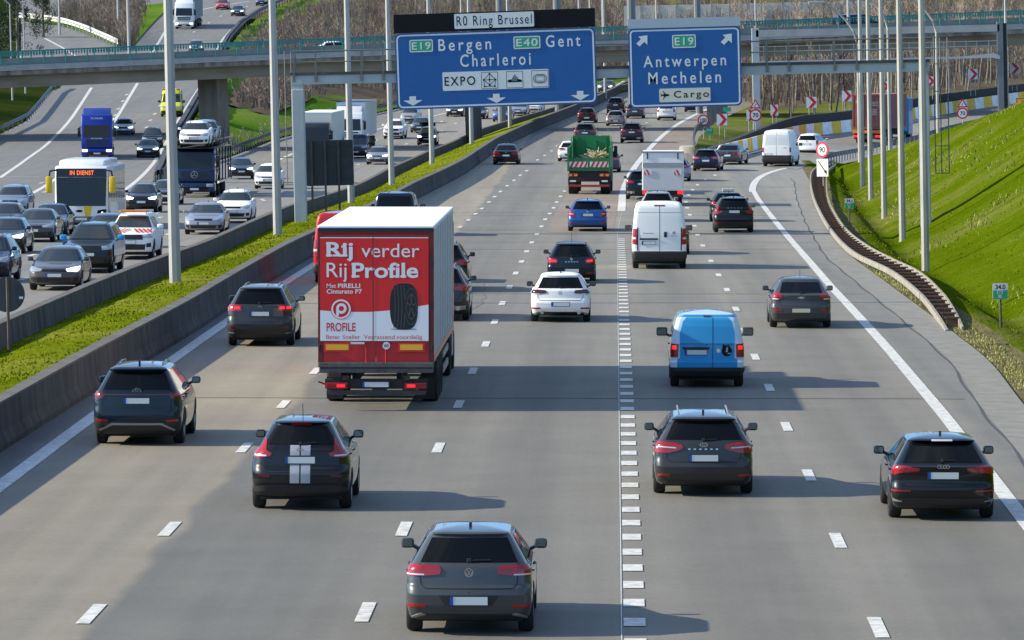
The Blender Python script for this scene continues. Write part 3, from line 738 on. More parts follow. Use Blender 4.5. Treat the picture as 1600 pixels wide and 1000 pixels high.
M_YEL = mat("yellow_barrier_paint", (.82, .50, .025), .7, var=.25, scale=2); M_WB = mat("white_barrier_paint", (.82, .82, .82), .7, var=.2, scale=2)
cum = [0.0]
for i in range(1, len(RF)): cum.append(cum[-1] + (RF[i] - RF[i - 1]).length)
def along(s): return Vector([float(np.interp(s, cum, [p[k] for p in RF])) for k in range(3)])
n = 0; s = 2.0
while s < cum[-1] - 3.1 and n < 48:
    q = [along(s + t * 3.0 / 3) - RF[0] for t in range(4)]
    sec = [(.0, -.1), (.34, -.1), (.26, .35), (.20, 1.05), (.10, 1.05), (.02, .35)]
    if n == 0: q = [along(s + t * 3.0 / 3) - RF[0] + Vector((0, 0, -.5 + t / 3 * .5)) for t in range(4)]
    MB().sweep(q, sec).build('white_section' if n % 2 == 0 else 'yellow_section', M_WB if n % 2 == 0 else M_YEL, r)
    s += 3.0; n += 1
# concrete nose at the tip of the gore with a bent dark rail round it
q = on([(1078, 239), (1081, 228), (1094, 214), (1110, 205)], zR)
r = empty('gore_crash_cushion', q[0]); tag(r, 'rounded concrete nose and bent dark rail at the tip of the gore before the ramp', 'barrier')
MB().lathe([(-.2, 1.15), (.45, 1.1), (.55, .95)], 20, 'z', (.3, 1.0, 0)).build('concrete_nose', M_CONC, r, True)
pp = [at(1108, 190, 402), at(1097, 190, 393), at(1087, 198, 385), at(1084, 214, 376), at(1087, 228, 368)]
MB().sweep([p - q[0] for p in fine(pp, 5)], [(-.07, -.45), (.07, -.45), (.07, .0), (-.07, .0)]).build('bent_rail', M_STEEL_DK, r)

# ---------------------------------------------------------------- the bridge
PL, PR = at(-60, 105.5, 440), at(1660, 35, 462)
bx = (PR - PL).normalized(); bz = (Vector((math.sin(TILT), 0, math.cos(TILT)))); bz = (bz - bx * bz.dot(bx)).normalized(); by = bz.cross(bx)
BM = Matrix((bx, by, bz)).transposed().to_4x4(); BM.translation = PL
BL = (PR - PL).length; X0, X1 = -25, BL + 30
bridge = empty('road_bridge', PL); bridge.matrix_world = BM; tag(bridge, 'concrete road bridge with green railings crossing over both carriageways', 'bridge')
M_BR = mat("bridge_concrete", (.25, .205, .145), .9, var=.28, scale=.5, bump=.15, stretch=(.5, 1, 1.6))
M_BRE = mat("bridge_edge_concrete", (.33, .325, .315), .85, var=.15, scale=.8)
M_STAIN = mat("stained_fascia", (.30, .26, .21), .9, col2=(.07, .06, .05), scale=1.1, stretch=(1, 1, .35))
M_PAR = mat("parapet_concrete", (.21, .23, .22), .9, var=.2, scale=.7)
M_GREEN = mat("green_railing_paint", (.02, .20, .19), .45, var=.15, scale=1)
MB().box(X0, X1, .55, 10.95, -.75, -.45).box(X0, X1, 10.95, 11.5, -.75, -.06).build('deck_slab', M_BRE, bridge)
MB().box(X0, X1, -.06, .55, -.42, .02).build('edge_kerb', M_BRE, bridge)
MB().box(X0, X1, .05, .4, -.86, -.43).build('fascia', M_STAIN, bridge)
MB().box(X0, X1, .9, 10.6, -1.95, -.76).build('girder', M_BR, bridge)
MB().box(X0, X1, .55, .8, -.05, .62).build('parapet', M_PAR, bridge)
MB().box(X0, X1, 10.7, 10.95, -.05, .62).build('parapet', M_PAR, bridge)
for yy in (.22, 11.2):
    g = MB().box(X0, X1, yy - .05, yy + .05, 1.16, 1.28).box(X0, X1, yy - .025, yy + .025, .98, 1.03).box(X0, X1, yy - .025, yy + .025, .12, .17)
    x = X0
    while x < X1:
        for k in range(5): g.box(x + .25 * k + .08, x + .25 * k + .17, yy - .012, yy + .012, .8, 1.16)
        x += 1.25
    rl = g.build('railing', M_GREEN, bridge)
    pst = MB().box(-.05, .05, yy - .06, yy + .06, -.02, 1.2)
    proto = None; x = X0
    while x < X1:
        if proto is None: proto = pst.build('post', M_GREEN, rl); c = proto
        else: c = proto.copy(); C.objects.link(c)
        c.location = (x, 0, 0); x += 1.9
def pier(u0, u1, v, hexa):
    a = at(u0, v, 447); b = at(u1, v, 447)
    la = BM.inverted() @ a; lb = BM.inverted() @ b; cx = (la.x + lb.x) / 2; h = (lb.x - la.x) / 2
    if hexa:
        pr = [(cx - h, 4.2), (cx - h * .1, 2.9), (cx + h * .9, 3.6), (cx + h, 8.0), (cx, 9.0), (cx - h, 8.2)]
        mb = MB(); n = len(pr); mb.add([(x, y, -1.96) for x, y in pr] + [(x, y, -11) for x, y in pr], [tuple(range(n)), tuple(range(2 * n - 1, n - 1, -1))] + [(i, n + i, n + (i + 1) % n, (i + 1) % n) for i in range(n)])
        mb.build('pier', mat("pier_concrete", (.235, .20, .16), .9, var=.22, scale=.7, bump=.15, stretch=(1.6, 1.6, .4)), bridge)
    else:
        MB().lathe([(-1.96, h), (-11, h)], 20, 'z', (cx, 5, 0)).build('pier', mat("dark_pier_concrete", (.11, .10, .09), .9, var=.25, scale=.8, stretch=(1.6, 1.6, .3)), bridge, True)
pier(325, 364, 170, True); pier(754, 781, 190, False); pier(1173, 1189, 170, True)

# ---------------------------------------------------------------- lamp masts
def mast(name, base, r0, r1, h, m, label, cat='lamp mast', group=None, n=8):
    o = MB()
    o.lathe([(-.15, r0), (h * .5, (r0 + r1) / 2), (h, r1)], n, 'z')
    r = o.build(name, m); r.location = base; r.rotation_euler = (0, TILT, math.pi / 8)
    me = r.data
    tag(r, label, cat, group)
    a = MB().tube([(0, 0, h - .02), (-.5, 0, h + .6), (-2.2, 0, h + .9)], [r1 * .8, r1 * .7, r1 * .5]).tube([(0, 0, h - .02), (.5, 0, h + .6), (2.2, 0, h + .9)], [r1 * .8, r1 * .7, r1 * .5]).build('arm', m, r)
    for sx in (-1, 1): MB().cbox(sx * 2.2 - .4, sx * 2.2 + .4, -.16, .16, h + .82, h + 1.0, .05).build('lamp_head', M_STEEL, r)
    return r
g1 = 'lamp masts in the grass strip'
for u, v, lab in [(274, 443, 'thick grey lamp mast in the grass strip nearest the camera'), (434, 367, 'grey lamp mast in the grass just left of the gantry column'), (549, 318, 'grey lamp mast in the grass to the right of the dark sign back'),
                  (612, 286, 'grey lamp mast in the grass at the left edge of the large blue sign'), (675, 255, 'slim grey lamp mast seen below the left third of the large blue sign'), (737, 224, 'slim grey lamp mast just left of the round bridge pier'),
                  (797, 198, 'slim grey lamp mast just right of the round bridge pier'), (871, 176, 'thin far lamp mast below the right corner of the large blue sign'), (908, 163, 'thin distant lamp mast at the lower right corner of the large blue sign'), (946, 152, 'most distant thin lamp mast between the two blue signs')]:
    b = ground(u, v, zm, .02); mast('lamp_mast', b, .20, .10, 20, M_POLE, lab, group=g1)
g2 = 'pale masts along the embankment'
for u, v, lab in [(1446.5, 403, 'pale stained mast on the embankment nearest the camera, in front of the gantry column'), (1410.5, 362, 'pale mast second along the embankment, left of the gantry column'), (1382, 331, 'pale mast with dark stains near its foot on the embankment'),
                  (1361, 304, 'pale mast standing just right of the 90 speed sign'), (1348, 285, 'farthest straight pale mast beside the foot of the container lorry')]:
    zf = lambda Y: zR(Y) + .3
    b = ground(u, v, zf); b.z = slope_z(b.x, b.y); mast('lamp_mast', b, .165, .10, 16, M_POLE_W, lab, group=g2)
def swan(u, v, Y, h, lab):
    b = at(u, v, Y); r = empty('curved_lamp_post', b, 0, TILT); tag(r, lab, 'lamp post', 'swan neck lamp posts by the ramp')
    MB().tube([(0, 0, -1.2), (0, 0, h * .5), (0, 0, h - 1.8)] + [(-.25 * k ** 1.6, 0, h - 1.8 + 1.0 * k ** .8) for k in (1, 2, 3, 4)], [.14, .115, .085, .08, .075, .07, .06], 10).build('pole', M_POLE_W, r, True)
    MB().cbox(-3.3, -2.2, -.15, .15, h + 1.1, h + 1.3, .05).build('lamp_head', M_STEEL, r)
swan(1344, 268, 345, 10.4, 'thin swan neck lamp post left of the container lorry')
swan(1391, 250, 365, 11.2, 'thin swan neck lamp post in front of the container lorry')
swan(1466, 222, 395, 10.3, 'thin swan neck lamp post right of the gantry column')
swan(1574, 186, 408, 14.5, 'tall curved lamp post at the far right beside the steel portal')
def thin(u, v, Y, h, r, m, lab, cat='lamp post'):
    b = at(u, v, Y); o = MB().lathe([(-1, r), (h, r * .6)], 8, 'z').build('lamp_post', m); o.location = b; o.rotation_euler = (0, TILT, 0); tag(o, lab, cat)
    MB().tube([(0, 0, h), (-.6, 0, h + .5), (-1.8, 0, h + .6)], [r * .6, r * .5, r * .4]).build('arm', m, o)
    MB().cbox(-2.5, -1.7, -.15, .15, h + .5, h + .68, .05).build('lamp_head', M_STEEL, o); return o
thin(20, 172, 505, 10.6, .11, M_POLE, 'grey lamp post with drooping head at the far left edge')
thin(40, 150, 520, 9.5, .10, M_POLE, 'slim pale lamp post second from the far left edge')
thin(93, 42, 640, 9, .16, M_POLE, 'grey lamp post by the whitish curved guard rail')
thin(186, 68, 640, 9, .2, M_POLE, 'thick grey lamp post beside the end of the whitish guard rail')
thin(1483, 146, 480, 4.2, .16, M_POLE_W, 'short pale post in front of the bare wood, left of the steel portal', 'post')
for u, v, Y, lab in [(202, 93, 452, 'lamp post standing on the bridge edge at left'), (1326, 44, 460, 'lamp post standing on the bridge edge at right')]:
    b = at(u, v, Y); o = thin(u, v, Y, 11, .16, M_POLE, lab)
    MB().box(-.5, .5, -.35, .35, -.35, .12).build('bracket', M_BLACK, o)
for u, v, w, lab in [(784, 176, .42, 'thick dark steel column rising behind the black panel of the large sign'), (873, 160, .45, 'thick grey steel column behind the right end of the black panel'), (1092, 150, .40, 'thick grey steel column rising behind the right blue sign'), (989, 150, .5, 'broad dark grey column behind the left corner of the right blue sign')]:
    b = at(u, v, 520); o = MB().lathe([(-2, w), (22, w * .8)], 12, 'z').build('steel_column', mat("dark_column_paint", (.16, .17, .18), .5, .3, var=.1)); o.location = b; o.rotation_euler = (0, TILT, 0); tag(o, lab, 'column')
for u, v, lab in [(722, 20, 'hair thin pale post behind the large blue sign'), (923, 15, 'thin pale post right of the black sign panel'), (942, 12, 'thin pale post between the two blue signs near the top'), (1027, 30, 'thin pale post in front of the beige panel wall above the right sign'), (1182, 30, 'thin pale post left end of the far steel portal')]:
    b = at(u, v + 60, 600); o = MB().lathe([(-2, .13), (16, .1)], 8, 'z').build('lamp_post', M_POLE_W); o.location = b; o.rotation_euler = (0, TILT, 0); tag(o, lab, 'lamp post')

# ---------------------------------------------------------------- gantry across the right carriageway
GY = 230.0
g0, g1_ = at(455, 125, GY), at(1452, 103.5, GY)
gx = (g1_ - g0).normalized(); gz = Vector((math.sin(TILT), 0, math.cos(TILT))); gz = (gz - gx * gz.dot(gx)).normalized(); gy = gz.cross(gx)
GM = Matrix((gx, gy, gz)).transposed().to_4x4(); GM.translation = g0; GL = (g1_ - g0).length
gantry = empty('sign_gantry', g0); gantry.matrix_world = GM; tag(gantry, 'grey steel gantry with a railed walkway carrying the two blue signs', 'gantry')
M_GAN = mat("gantry_paint", (.38, .41, .42), .55, .2, var=.12, scale=.8)
M_RAIL = mat("gantry_rail_steel", (.17, .17, .16), .6, .4)
MB().box(0, GL, -.25, .25, -.22, .23).build('beam', M_GAN, gantry)
MB().box(0, GL, .255, 1.1, .12, .20).box(0, GL, -.32, -.255, .20, .33).build('walkway', M_STEEL_DK, gantry)
MB().cbox(.02, .58, -.3, .3, -6.95, -.42, .04).box(-.12, .72, -.45, .45, -7.0, -6.9).box(.02, .55, -.2, .2, -.42, -.22).build('column', M_GAN, gantry)
MB().cbox(GL - .52, GL - .04, -.3, .3, -7.9, -.42, .04).box(GL - .5, GL - .06, -.2, .2, -.42, -.22).build('column', M_GAN, gantry)
hr = MB()
for yy in (-.3, 1.05):
    hr.tube([(0, yy, 1.3), (GL + .3, yy, 1.3)], .03, 6).tube([(0, yy, .8), (GL + .3, yy, .8)], .025, 6)
hr.build('handrail', M_RAIL, gantry)
proto = None; x = .15; k = 0
while x < GL:
    for yy in ((-.3,) if k % 2 else (-.3, 1.05)):
        if proto is None: proto = MB().box(-.03, .03, -.03, .03, -.05, 1.3).box(-.06, .06, -.05, .0, -.1, .15).build('rail_post', M_RAIL, gantry); c = proto
        else: c = proto.copy(); C.objects.link(c)
        c.location = (x, yy, 0)
    x += 2.08 if k % 2 else 1.0; k += 1
def ladder(x, z0, z1, hoop=True):
    mb = MB()
    for dx in (-.3, .0, .32):
        mb.tube([(x + dx, .6 if dx else 1.0, z0), (x + dx, .6 if dx else 1.0, z1)], .028, 6)
    z = z0
    while z < z1: mb.box(x - .3, x + .32, .58, .62, z - .02, z + .02); z += 1.25
    return mb.build('ladder', M_RAIL, gantry)
ladder(-.35, -4.8, 1.3); ladder(GL + .55, -4.9, 1.3)
# the steel portal over the ramp, farther back
P0, P1 = at(1181, 53, 405), at(1561, 47, 405)
r = empty('steel_portal', P0, 0, TILT); tag(r, 'grey steel portal frame with railed walkway spanning the ramp behind the gantry', 'gantry')
PW = (P1 - P0).length
sec = MB().box(0, PW, -.3, .3, -.25, .3).build('beam', M_BRE, r)
mb = MB()
for zz_ in (-.95, -1.35): mb.tube([(0, -.4, zz_ - .1), (PW - .2, -.4, zz_ - .05)], .03, 5).tube([(0, .5, zz_ - .1), (PW - .2, .5, zz_ - .05)], .03, 5)
mb.build('handrail', M_STEEL, r)
proto = None; x = .6; k = 0
while x < PW - .4:
    if proto is None: proto = MB().box(-.025, .025, -.42, -.37, -2.2, -.95).build('rail_post', M_STEEL, r); c = proto
    else: c = proto.copy(); C.objects.link(c)
    c.location = (x, .9 if k % 2 else 0, 0); x += .9; k += 1
MB().box(0, PW - 3, -.45, .55, -2.35, -2.2).prism([(PW - 3, -2.2), (PW - .4, -2.0), (PW, -2.2), (PW, -2.5), (PW - .6, -2.35), (PW - 3, -2.35)], -.45, .4).build('walkway', M_GAN, r)
MB().cbox(-.35, .25, -.3, .3, -8.6, .45, .04).build('column', M_GAN, r); MB().cbox(PW - .2, PW + .3, -.3, .3, -7.6, .5, .04).build('column', MATS["dark_column_paint"], r)
MB().cbox(PW + .31, PW + .6, -.1, .2, -6.8, .4, .03).build('cable_duct', M_BLACK, r)

# ---------------------------------------------------------------- noise wall in the distance
a, b = at(975, 30, 720), at(1345, 22, 720)
r = empty('noise_wall', a); tag(r, 'long beige panel wall on the far hill above the right blue sign', 'wall')
d = b - a; L = d.length; pn = 0
mbp = MB(); 
M_NW = mat("beige_panels", (.60, .56, .45), .9, var=.12, scale=.5)
k = 0; x = 0
while x < L:
    p = a + d * (x / L) - a
    MB().box(p.x, p.x + 2.3, -.1, .1, p.z - 1, p.z + 1.9).build('panel', M_NW, r); MB().box(p.x + 2.3, p.x + 2.52, -.16, .16, p.z - 1, p.z + 2.0).build('post', M_BRE, r)
    x += 2.52; k += 1
# ---------------------------------------------------------------- signs
M_BLUE = mat("sign_blue", (.004, .090, .30), .4, var=.05, scale=.6)
M_SWHITE = mat("sign_white", (.66, .67, .66), .45)
M_SGREEN = mat("sign_green", (.02, .34, .17), .45)
M_SRED = mat("sign_red", (.55, .012, .02), .45)
M_SBLACK = mat("sign_black", (.004, .005, .007), .6, spec=.2)
M_BACK = mat("sign_back", (.035, .042, .048), .6, .2, var=.15, scale=2)
def signroot(name, u, v, Y, tilt_deg, label):
    o = empty(name, at(u, v, Y), 0, R(tilt_deg)); tag(o, label, 'sign'); return o
def mapper(u0, v0, Y, tilt_deg):
    k = Y / F; t = R(tilt_deg)          # degrees the sign is turned so that its right end is up (negative about y)
    def f(u, v):
        x = (u - u0) * k; z = (v0 - v) * k
        return (x * math.cos(t) - z * math.sin(t), x * math.sin(t) + z * math.cos(t))
    return f
def board(r, name, m, x0, x1, z0, z1, rad, y0=-.06, y1=.0, parent=None):
    return MB().prism(rrect(x0, x1, z0, z1, rad), y0, y1).build(name, m, parent or r)
def frame2d(x0, x1, z0, z1, rad, w, y):
    a = rrect(x0, x1, z0, z1, rad); b = rrect(x0 + w, x1 - w, z0 + w, z1 - w, max(.01, rad - w)); mb = MB(); n = len(a)
    mb.v = [(x, y, z) for x, z in a] + [(x, y, z) for x, z in b]
    mb.f = [(i, (i + 1) % n, n + (i + 1) % n, n + i) for i in range(n)]; return mb
SY = 229.4; K = SY / F
# large sign
T = -1.95; f1 = mapper(775, 107, SY, T)
s1 = signroot('direction_sign', 775, 107, SY, T, 'large blue motorway sign to Bergen, Gent and Charleroi hung from the gantry')
W1, H1 = 313 * K / 2, 119 * K / 2
board(s1, 'board', M_BLUE, -W1, W1, -H1, H1, .25)
MB().box(-W1 + .6, -W1 + .7, .0, .25, -H1 + .2, H1 + .7).box(W1 - .7, W1 - .6, .0, .25, -H1 + .2, H1 + .7).box(-.05, .05, .0, .25, -H1 + .2, H1 + .7).build('bracket', M_GAN, s1)
frame2d(-W1 + .07, W1 - .07, -H1 + .07, H1 - .07, .22, .07, -.064).build('border', M_SWHITE, s1)
pn = MB().box(-W1 - .02, W1 + .02, -.10, -.0, H1 + .01, H1 + .86).build('top_panel', M_SBLACK, s1)
a, b = f1(711, 46), f1(834, 20)
x0, z0 = f1(710.5, 46.5); x1, z1 = f1(834, 20)
MB().prism(rrect(x0, x1, H1 + .12, H1 + .80, .05), -.115, -.101).build('name_plate', M_SWHITE, pn)
letters(MB(), "R0 Ring Brussel", x0 + .10, x1 - .10, H1 + .26, .43, -.119, .004, 1.25).build('lettering', M_SBLACK, pn)
tx = MB()
def put(mb, f, s, u0, u1, vb, caph, y=-.066, bold=.012, sp=1.0):
    xa, za = f(u0, vb); xb, zb = f(u1, vb); letters(mb, s, xa, xb, (za + zb) / 2, caph, y, bold, sp)
c1 = lambda x, y: (600 + x / 4.545, y / 4.545)        # zoomed crop to photograph
def P1(s, x0, x1, yb, cap, bold=.018):
    u0, v0 = c1(x0, yb); u1, _ = c1(x1, yb)
    xa, za = f1(u0, v0); xb, _z = f1(u1, v0 - (u1 - u0) * .030); letters(MB(), s, xa, xb, za, cap, -.068, .010, 1.38).build('lettering', M_SWHITE, s1)
P1("Bergen", 388, 762, 362, .52); P1("Gent", 1150, 1395, 334, .52); P1("Charleroi", 543, 1043, 474, .54)
def route(parent, f, crop, x0, x1, ytop, ybot, s):
    u0, v0 = crop(x0, ybot); u1, v1 = crop(x1, ytop)
    um, vm = (u0 + u1) / 2, (v0 + v1) / 2; cx, cz = f(um, vm); hw = (u1 - u0) / 2 * K; hh = (v0 - v1) / 2 * K
    p = MB().prism(rrect(cx - hw, cx + hw, cz - hh, cz + hh, .07), -.075, -.062).build('route_plate', M_SGREEN, parent)
    fr = frame2d(cx - hw, cx + hw, cz - hh, cz + hh, .07, .045, -.078)
    letters(fr, s, cx - hw * .80, cx + hw * .80, cz - hh * .56, hh * 1.12, -.079, .012, 1.15); fr.build('lettering', M_SWHITE, p)
route(s1, f1, c1, 182, 348, 282, 370, "E19"); route(s1, f1, c1, 920, 1110, 257, 346, "E40")
u0, v0 = c1(415, 645); u1, v1 = c1(1173, 490)
cx, cz = f1((u0 + u1) / 2, (v0 + v1) / 2); hw, hh = (u1 - u0) / 2 * K * .995, 66 / 4.545 * K
pl = MB().prism(rrect(cx - hw, cx + hw, cz - hh, cz + hh, .06), -.075, -.062).build('information_plate', M_SWHITE, s1)
ix = lambda x: cx - hw + (x - 415) / (1173 - 415) * 2 * hw          # crop x -> sign x
iz = lambda t: cz + hh * t
ic = MB(); letters(ic, "EXPO", ix(428), ix(648), iz(-.44), hh * .92, -.079, .012, 1.25)
bw = (ix(810) - ix(690)) / 2
for xc in (750, 929, 1110):
    q = frame2d(ix(xc) - bw, ix(xc) + bw, iz(-.02) - bw, iz(-.02) + bw, .03, .022, -.079); ic.add(q.v, q.f)
def seg(mb, x0, z0, x1, z1, w, y=-.079):
    d = Vector((x1 - x0, z1 - z0)); n = Vector((-d.y, d.x)).normalized() * w / 2
    mb.add([(x0 + n.x, y, z0 + n.y), (x1 + n.x, y, z1 + n.y), (x1 - n.x, y, z1 - n.y), (x0 - n.x, y, z0 - n.y)], [(0, 1, 2, 3)])
X, Z = ix(750), iz(-.02)     # pictogram of joined spheres
nod = [(0, .30), (-.27, .03), (.27, .03), (0, .03), (-.23, -.27), (.23, -.27), (0, -.22)]
for i, j in [(0, 1), (0, 2), (1, 3), (3, 2), (0, 3), (1, 6), (2, 6), (3, 6), (1, 4), (2, 5), (4, 5)]: seg(ic, X + nod[i][0] * bw * 2.6, Z + nod[i][1] * bw * 2.6, X + nod[j][0] * bw * 2.6, Z + nod[j][1] * bw * 2.6, .028)
for a_, b_ in nod: flat(ic, disc(X + a_ * bw * 2.6, Z + b_ * bw * 2.6, .045, 12), -.0792)
X = ix(929)                  # pictogram of a building among trees
seg(ic, X - bw * .85, Z - bw * .25, X + bw * .85, Z - bw * .25, .05)
for k in range(5): ic.box(X - bw * .3 + k * bw * .14, X - bw * .3 + k * bw * .14 + .035, -.0792, -.079, Z - bw * .2, Z + bw * (.25 + .2 * (2 - abs(k - 2))))
for sx in (-1, 1):
    for k in range(3): flat(ic, disc(X + sx * bw * (.45 + .14 * k), Z - bw * (.08 + .04 * k), .05, 10), -.0791)
X = ix(1110)                 # pictogram of a stadium oval
for e in (.80, .62): 
    q = frame2d(X - bw * e, X + bw * e, Z - bw * e * .68, Z + bw * e * .68, bw * e * .62, .03, -.079); ic.add(q.v, q.f)
q = frame2d(X - bw * .4, X + bw * .4, Z - bw * .24, Z + bw * .24, bw * .2, .012, -.079); ic.add(q.v, q.f)
ic.build('lettering', M_SBLACK, pl)
ar = MB()
for x, y in ((206, 716), (799, 697), (1394, 677)):
    cx, cz = f1(*c1(x, y)); s = K / 4.545
    mbp = [(cx - 24 * s, cz + 32 * s), (cx + 22 * s, cz + 32 * s), (cx + 22 * s, cz + 4 * s), (cx + 68 * s, cz + 4 * s), (cx, cz - 34 * s), (cx - 68 * s, cz + 4 * s), (cx - 24 * s, cz + 4 * s)]
    n = len(ar.v); ar.v += [(x_, -.068, z_) for x_, z_ in mbp]; ar.f += [(n, n + 6, n + 2, n + 1), (n + 3, n + 2, n + 6), (n + 3, n + 6, n + 5), (n + 3, n + 5, n + 4)]
ar.build('lane_arrow', M_SWHITE, s1)
# right sign
T2 = -1.55; f2 = mapper(1070.5, 105, SY, T2); c2 = lambda x, y: (900 + x / 4.545, y / 4.545)
s2 = signroot('direction_sign', 1070.5, 105, SY, T2, 'square blue motorway sign to Antwerpen and Mechelen with a Cargo plate')
W2, H2 = 175 * K / 2, 124 * K / 2
board(s2, 'board', M_BLUE, -W2, W2, -H2, H2, .22)
MB().box(-W2 + .5, -W2 + .6, .0, .25, -H2 + .2, H2 + .4).box(W2 - .6, W2 - .5, .0, .25, -H2 + .2, H2 + .4).build('bracket', M_GAN, s2)
frame2d(-W2 + .07, W2 - .07, -H2 + .07, H2 - .07, .19, .07, -.064).build('border', M_SWHITE, s2)
MB().box(-W2, W2, -.08, .0, H2 + .01, H2 + .43).build('top_panel', mat("grey_sign_panel", (.36, .42, .46), .5), s2)
tx = MB()
def P2(s, x0, x1, yb, cap, mb, bold=.018, y=-.068):
    u0, v0 = c2(x0, yb); u1, _ = c2(x1, yb)
    xa, za = f2(u0, v0); xb, _z = f2(u1, v0 - (u1 - u0) * .027); letters(MB(), s, xa, xb, za, cap, y, .010, 1.38).build('lettering', M_SWHITE, s2)
P2("Antwerpen", 480, 1065, 478, .50, tx); P2("Mechelen", 515, 1030, 597, .52, tx)
route(s2, f2, c2, 683, 850, 247, 340, "E19")
u0, v0 = c2(592, 726); u1, v1 = c2(955, 620); cx, cz = f2((u0 + u1) / 2, (v0 + v1) / 2); hw, hh = (u1 - u0) / 2 * K, 48 / 4.545 * K
pl = MB().prism(rrect(cx - hw, cx + hw, cz - hh, cz + hh, .06), -.075, -.062).build('cargo_plate', mat("sign_cream", (.62, .60, .50), .5), s2)
ic = MB(); letters(ic, "Cargo", cx - hw * .43, cx + hw * .94, cz - hh * .38, hh * .98, -.079, .010, 1.3)
X, Z, s = cx - hw * .77, cz + .01, hh * .62                     # aeroplane
flat(ic, [(X - s, Z - .02), (X - s * .2, Z - .05), (X + s * .75, Z - .05), (X + s, Z), (X + s * .75, Z + .05), (X - s * .2, Z + .05), (X - s, Z + .02)], -.0792)
for q in (1, -1):
    flat(ic, [(X + s * .25, Z + q * .04), (X - s * .45, Z + q * s), (X - s * .62, Z + q * s), (X - s * .15, Z + q * .04)], -.079); flat(ic, [(X - s * .72, Z), (X - s * .98, Z + q * s * .4), (X - s * 1.1, Z + q * s * .4), (X - s * .95, Z)], -.079)
ic.build('lettering', M_SBLACK, pl)
ar = MB()
for x, y in ((470, 290), (1068, 278)):
    cx, cz = f2(*c2(x, y)); s = K / 4.545
    q = [(38, 38), (-27, 30), (-8, 12), (-42, -20), (-18, -40), (14, -8), (36, -30)]
    n = len(ar.v); ar.v += [(cx + a * s, -.068, cz + b * s) for a, b in q]; ar.f += [(n, n + 1, n + 2), (n, n + 2, n + 5), (n, n + 5, n + 6), (n + 2, n + 3, n + 4), (n + 2, n + 4, n + 5)]
ar.build('exit_arrow', M_SWHITE, s2)

# ---------------------------------------------------------------- smaller signs on posts
def post(r, x, z0, z1, rad=.035, y=.05, m=None): return MB().tube([(x, y, z0), (x, y, z1)], rad, 8).build('post', m or M_STEEL, r)
def round_sign(r, z, rad, num, x=0.0, y=0.0):
    b = MB().prism(disc(x, z, rad, 32), y - .02, y + .01).build('disc', M_SRED, r)
    MB().prism(disc(x, z, rad * .74, 32), y - .026, y - .021).build('face', M_SWHITE, b)
    letters(MB(), num, x - rad * (.46 if len(num) == 2 else .55), x + rad * (.46 if len(num) == 2 else .55), z - rad * .33, rad * .66, y - .03, .02).build('lettering', M_SBLACK, b)
def tri_sign(r, z, s, x=0.0, y=0.0):
    t = lambda k: [(x - k, z - k * .55), (x + k, z - k * .55), (x, z + k * 1.15)]
    b = MB().prism(t(s), y - .02, y + .01).build('triangle', M_SRED, r); MB().prism(t(s * .62), y - .026, y - .021).build('face', M_SWHITE, b)
    mb = MB(); seg(mb, x - s * .16, z - s * .22, x + .0, z + s * .1, s * .12, y - .03); seg(mb, x, z + s * .1, x + s * .16, z + s * .28, s * .12, y - .03); mb.build('bend_mark', M_SBLACK, b)
def chevron(u, v, w, h, Y, drop, label):
    k = Y / F; r = empty('chevron_sign', at(u, v, Y), 0, TILT); tag(r, label, 'sign', 'red and white chevron boards round the ramp bend'); w *= k / 2; h *= k / 2
    b = MB().box(-w, w, -.02, .01, -h, h).build('board', M_SWHITE, r)
    mb = MB(); t = w * .62
    q = [(-w * .55 - .05, h), (-w * .55 + t, h), (w, 0), (-w * .55 + t, -h), (-w * .55 - .05, -h), (w - t - .05, 0)]
    n = 0; mb.v = [(a, -.024, b_) for a, b_ in q]; mb.f = [(0, 1, 2, 5), (5, 2, 3, 4)]; mb.build('arrow', M_SRED, b)
    post(r, -w * .5, -h - drop, h * .5, .03); post(r, w * .5, -h - drop, h * .5, .03)
for a in [(1128, 187, 16, 18, 388, 2.3, 'red chevron board right beside the 100 speed sign'), (1173, 180, 13, 17, 402, 1.4, 'red chevron board half hidden behind the left 70 speed sign'), (1210, 172, 12, 17, 420, 1.4, 'red chevron board just right of the far bridge column'),
          (1268, 160, 16, 17, 432, 1.2, 'red chevron board at the foot of the bare bushes'), (1323, 150, 15, 17, 440, 1.2, 'red chevron board above the left edge of the container lorry'), (1382, 135, 15, 16, 448, 1.2, 'red chevron board directly above the container lorry'),
          (1453, 127, 15, 15, 456, 1.2, 'red chevron board just right of the gantry column'), (1520, 116, 15, 16, 463, 1.5, 'red chevron board above the right 70 speed sign'), (1585, 107, 15, 16, 470, 1.6, 'red chevron board at the right edge beyond the steel portal')]: chevron(*a)
r = signroot('speed_sign', 1285, 234, 303, -1.35, 'round 90 speed sign with a white arrow plate beside the right guard rail'); round_sign(r, 0, .48, "90"); post(r, 0, -2.6, .2); r.rotation_euler = (0, R(-1.35), R(-42))
b = MB().box(-.44, .44, -.02, .01, -1.60, -.55).build('arrow_plate', mat("cream_plate", (.68, .66, .58), .5), r)
mb = MB(); seg(mb, -.32, -.68, .26, -1.36, .07, -.026); flat(mb, [(.36, -1.48), (.30, -1.18), (.10, -1.34)], -.027); mb.build('arrow', M_SBLACK, b)
r = signroot('speed_sign', 1099, 188, 392, -1.35, 'round 100 speed sign beside the gore nose'); round_sign(r, 0, .46, "100"); post(r, 0, -2.1, .2); post(r, .5, -2.2, -.4)
b = MB().box(.15, .75, -.02, .01, -1.1, -.6).build('kilometre_plate', M_SGREEN, r); letters(MB(), "R0", .25, .65, -.85, .18, -.03, .02).build('lettering', M_SWHITE, b)
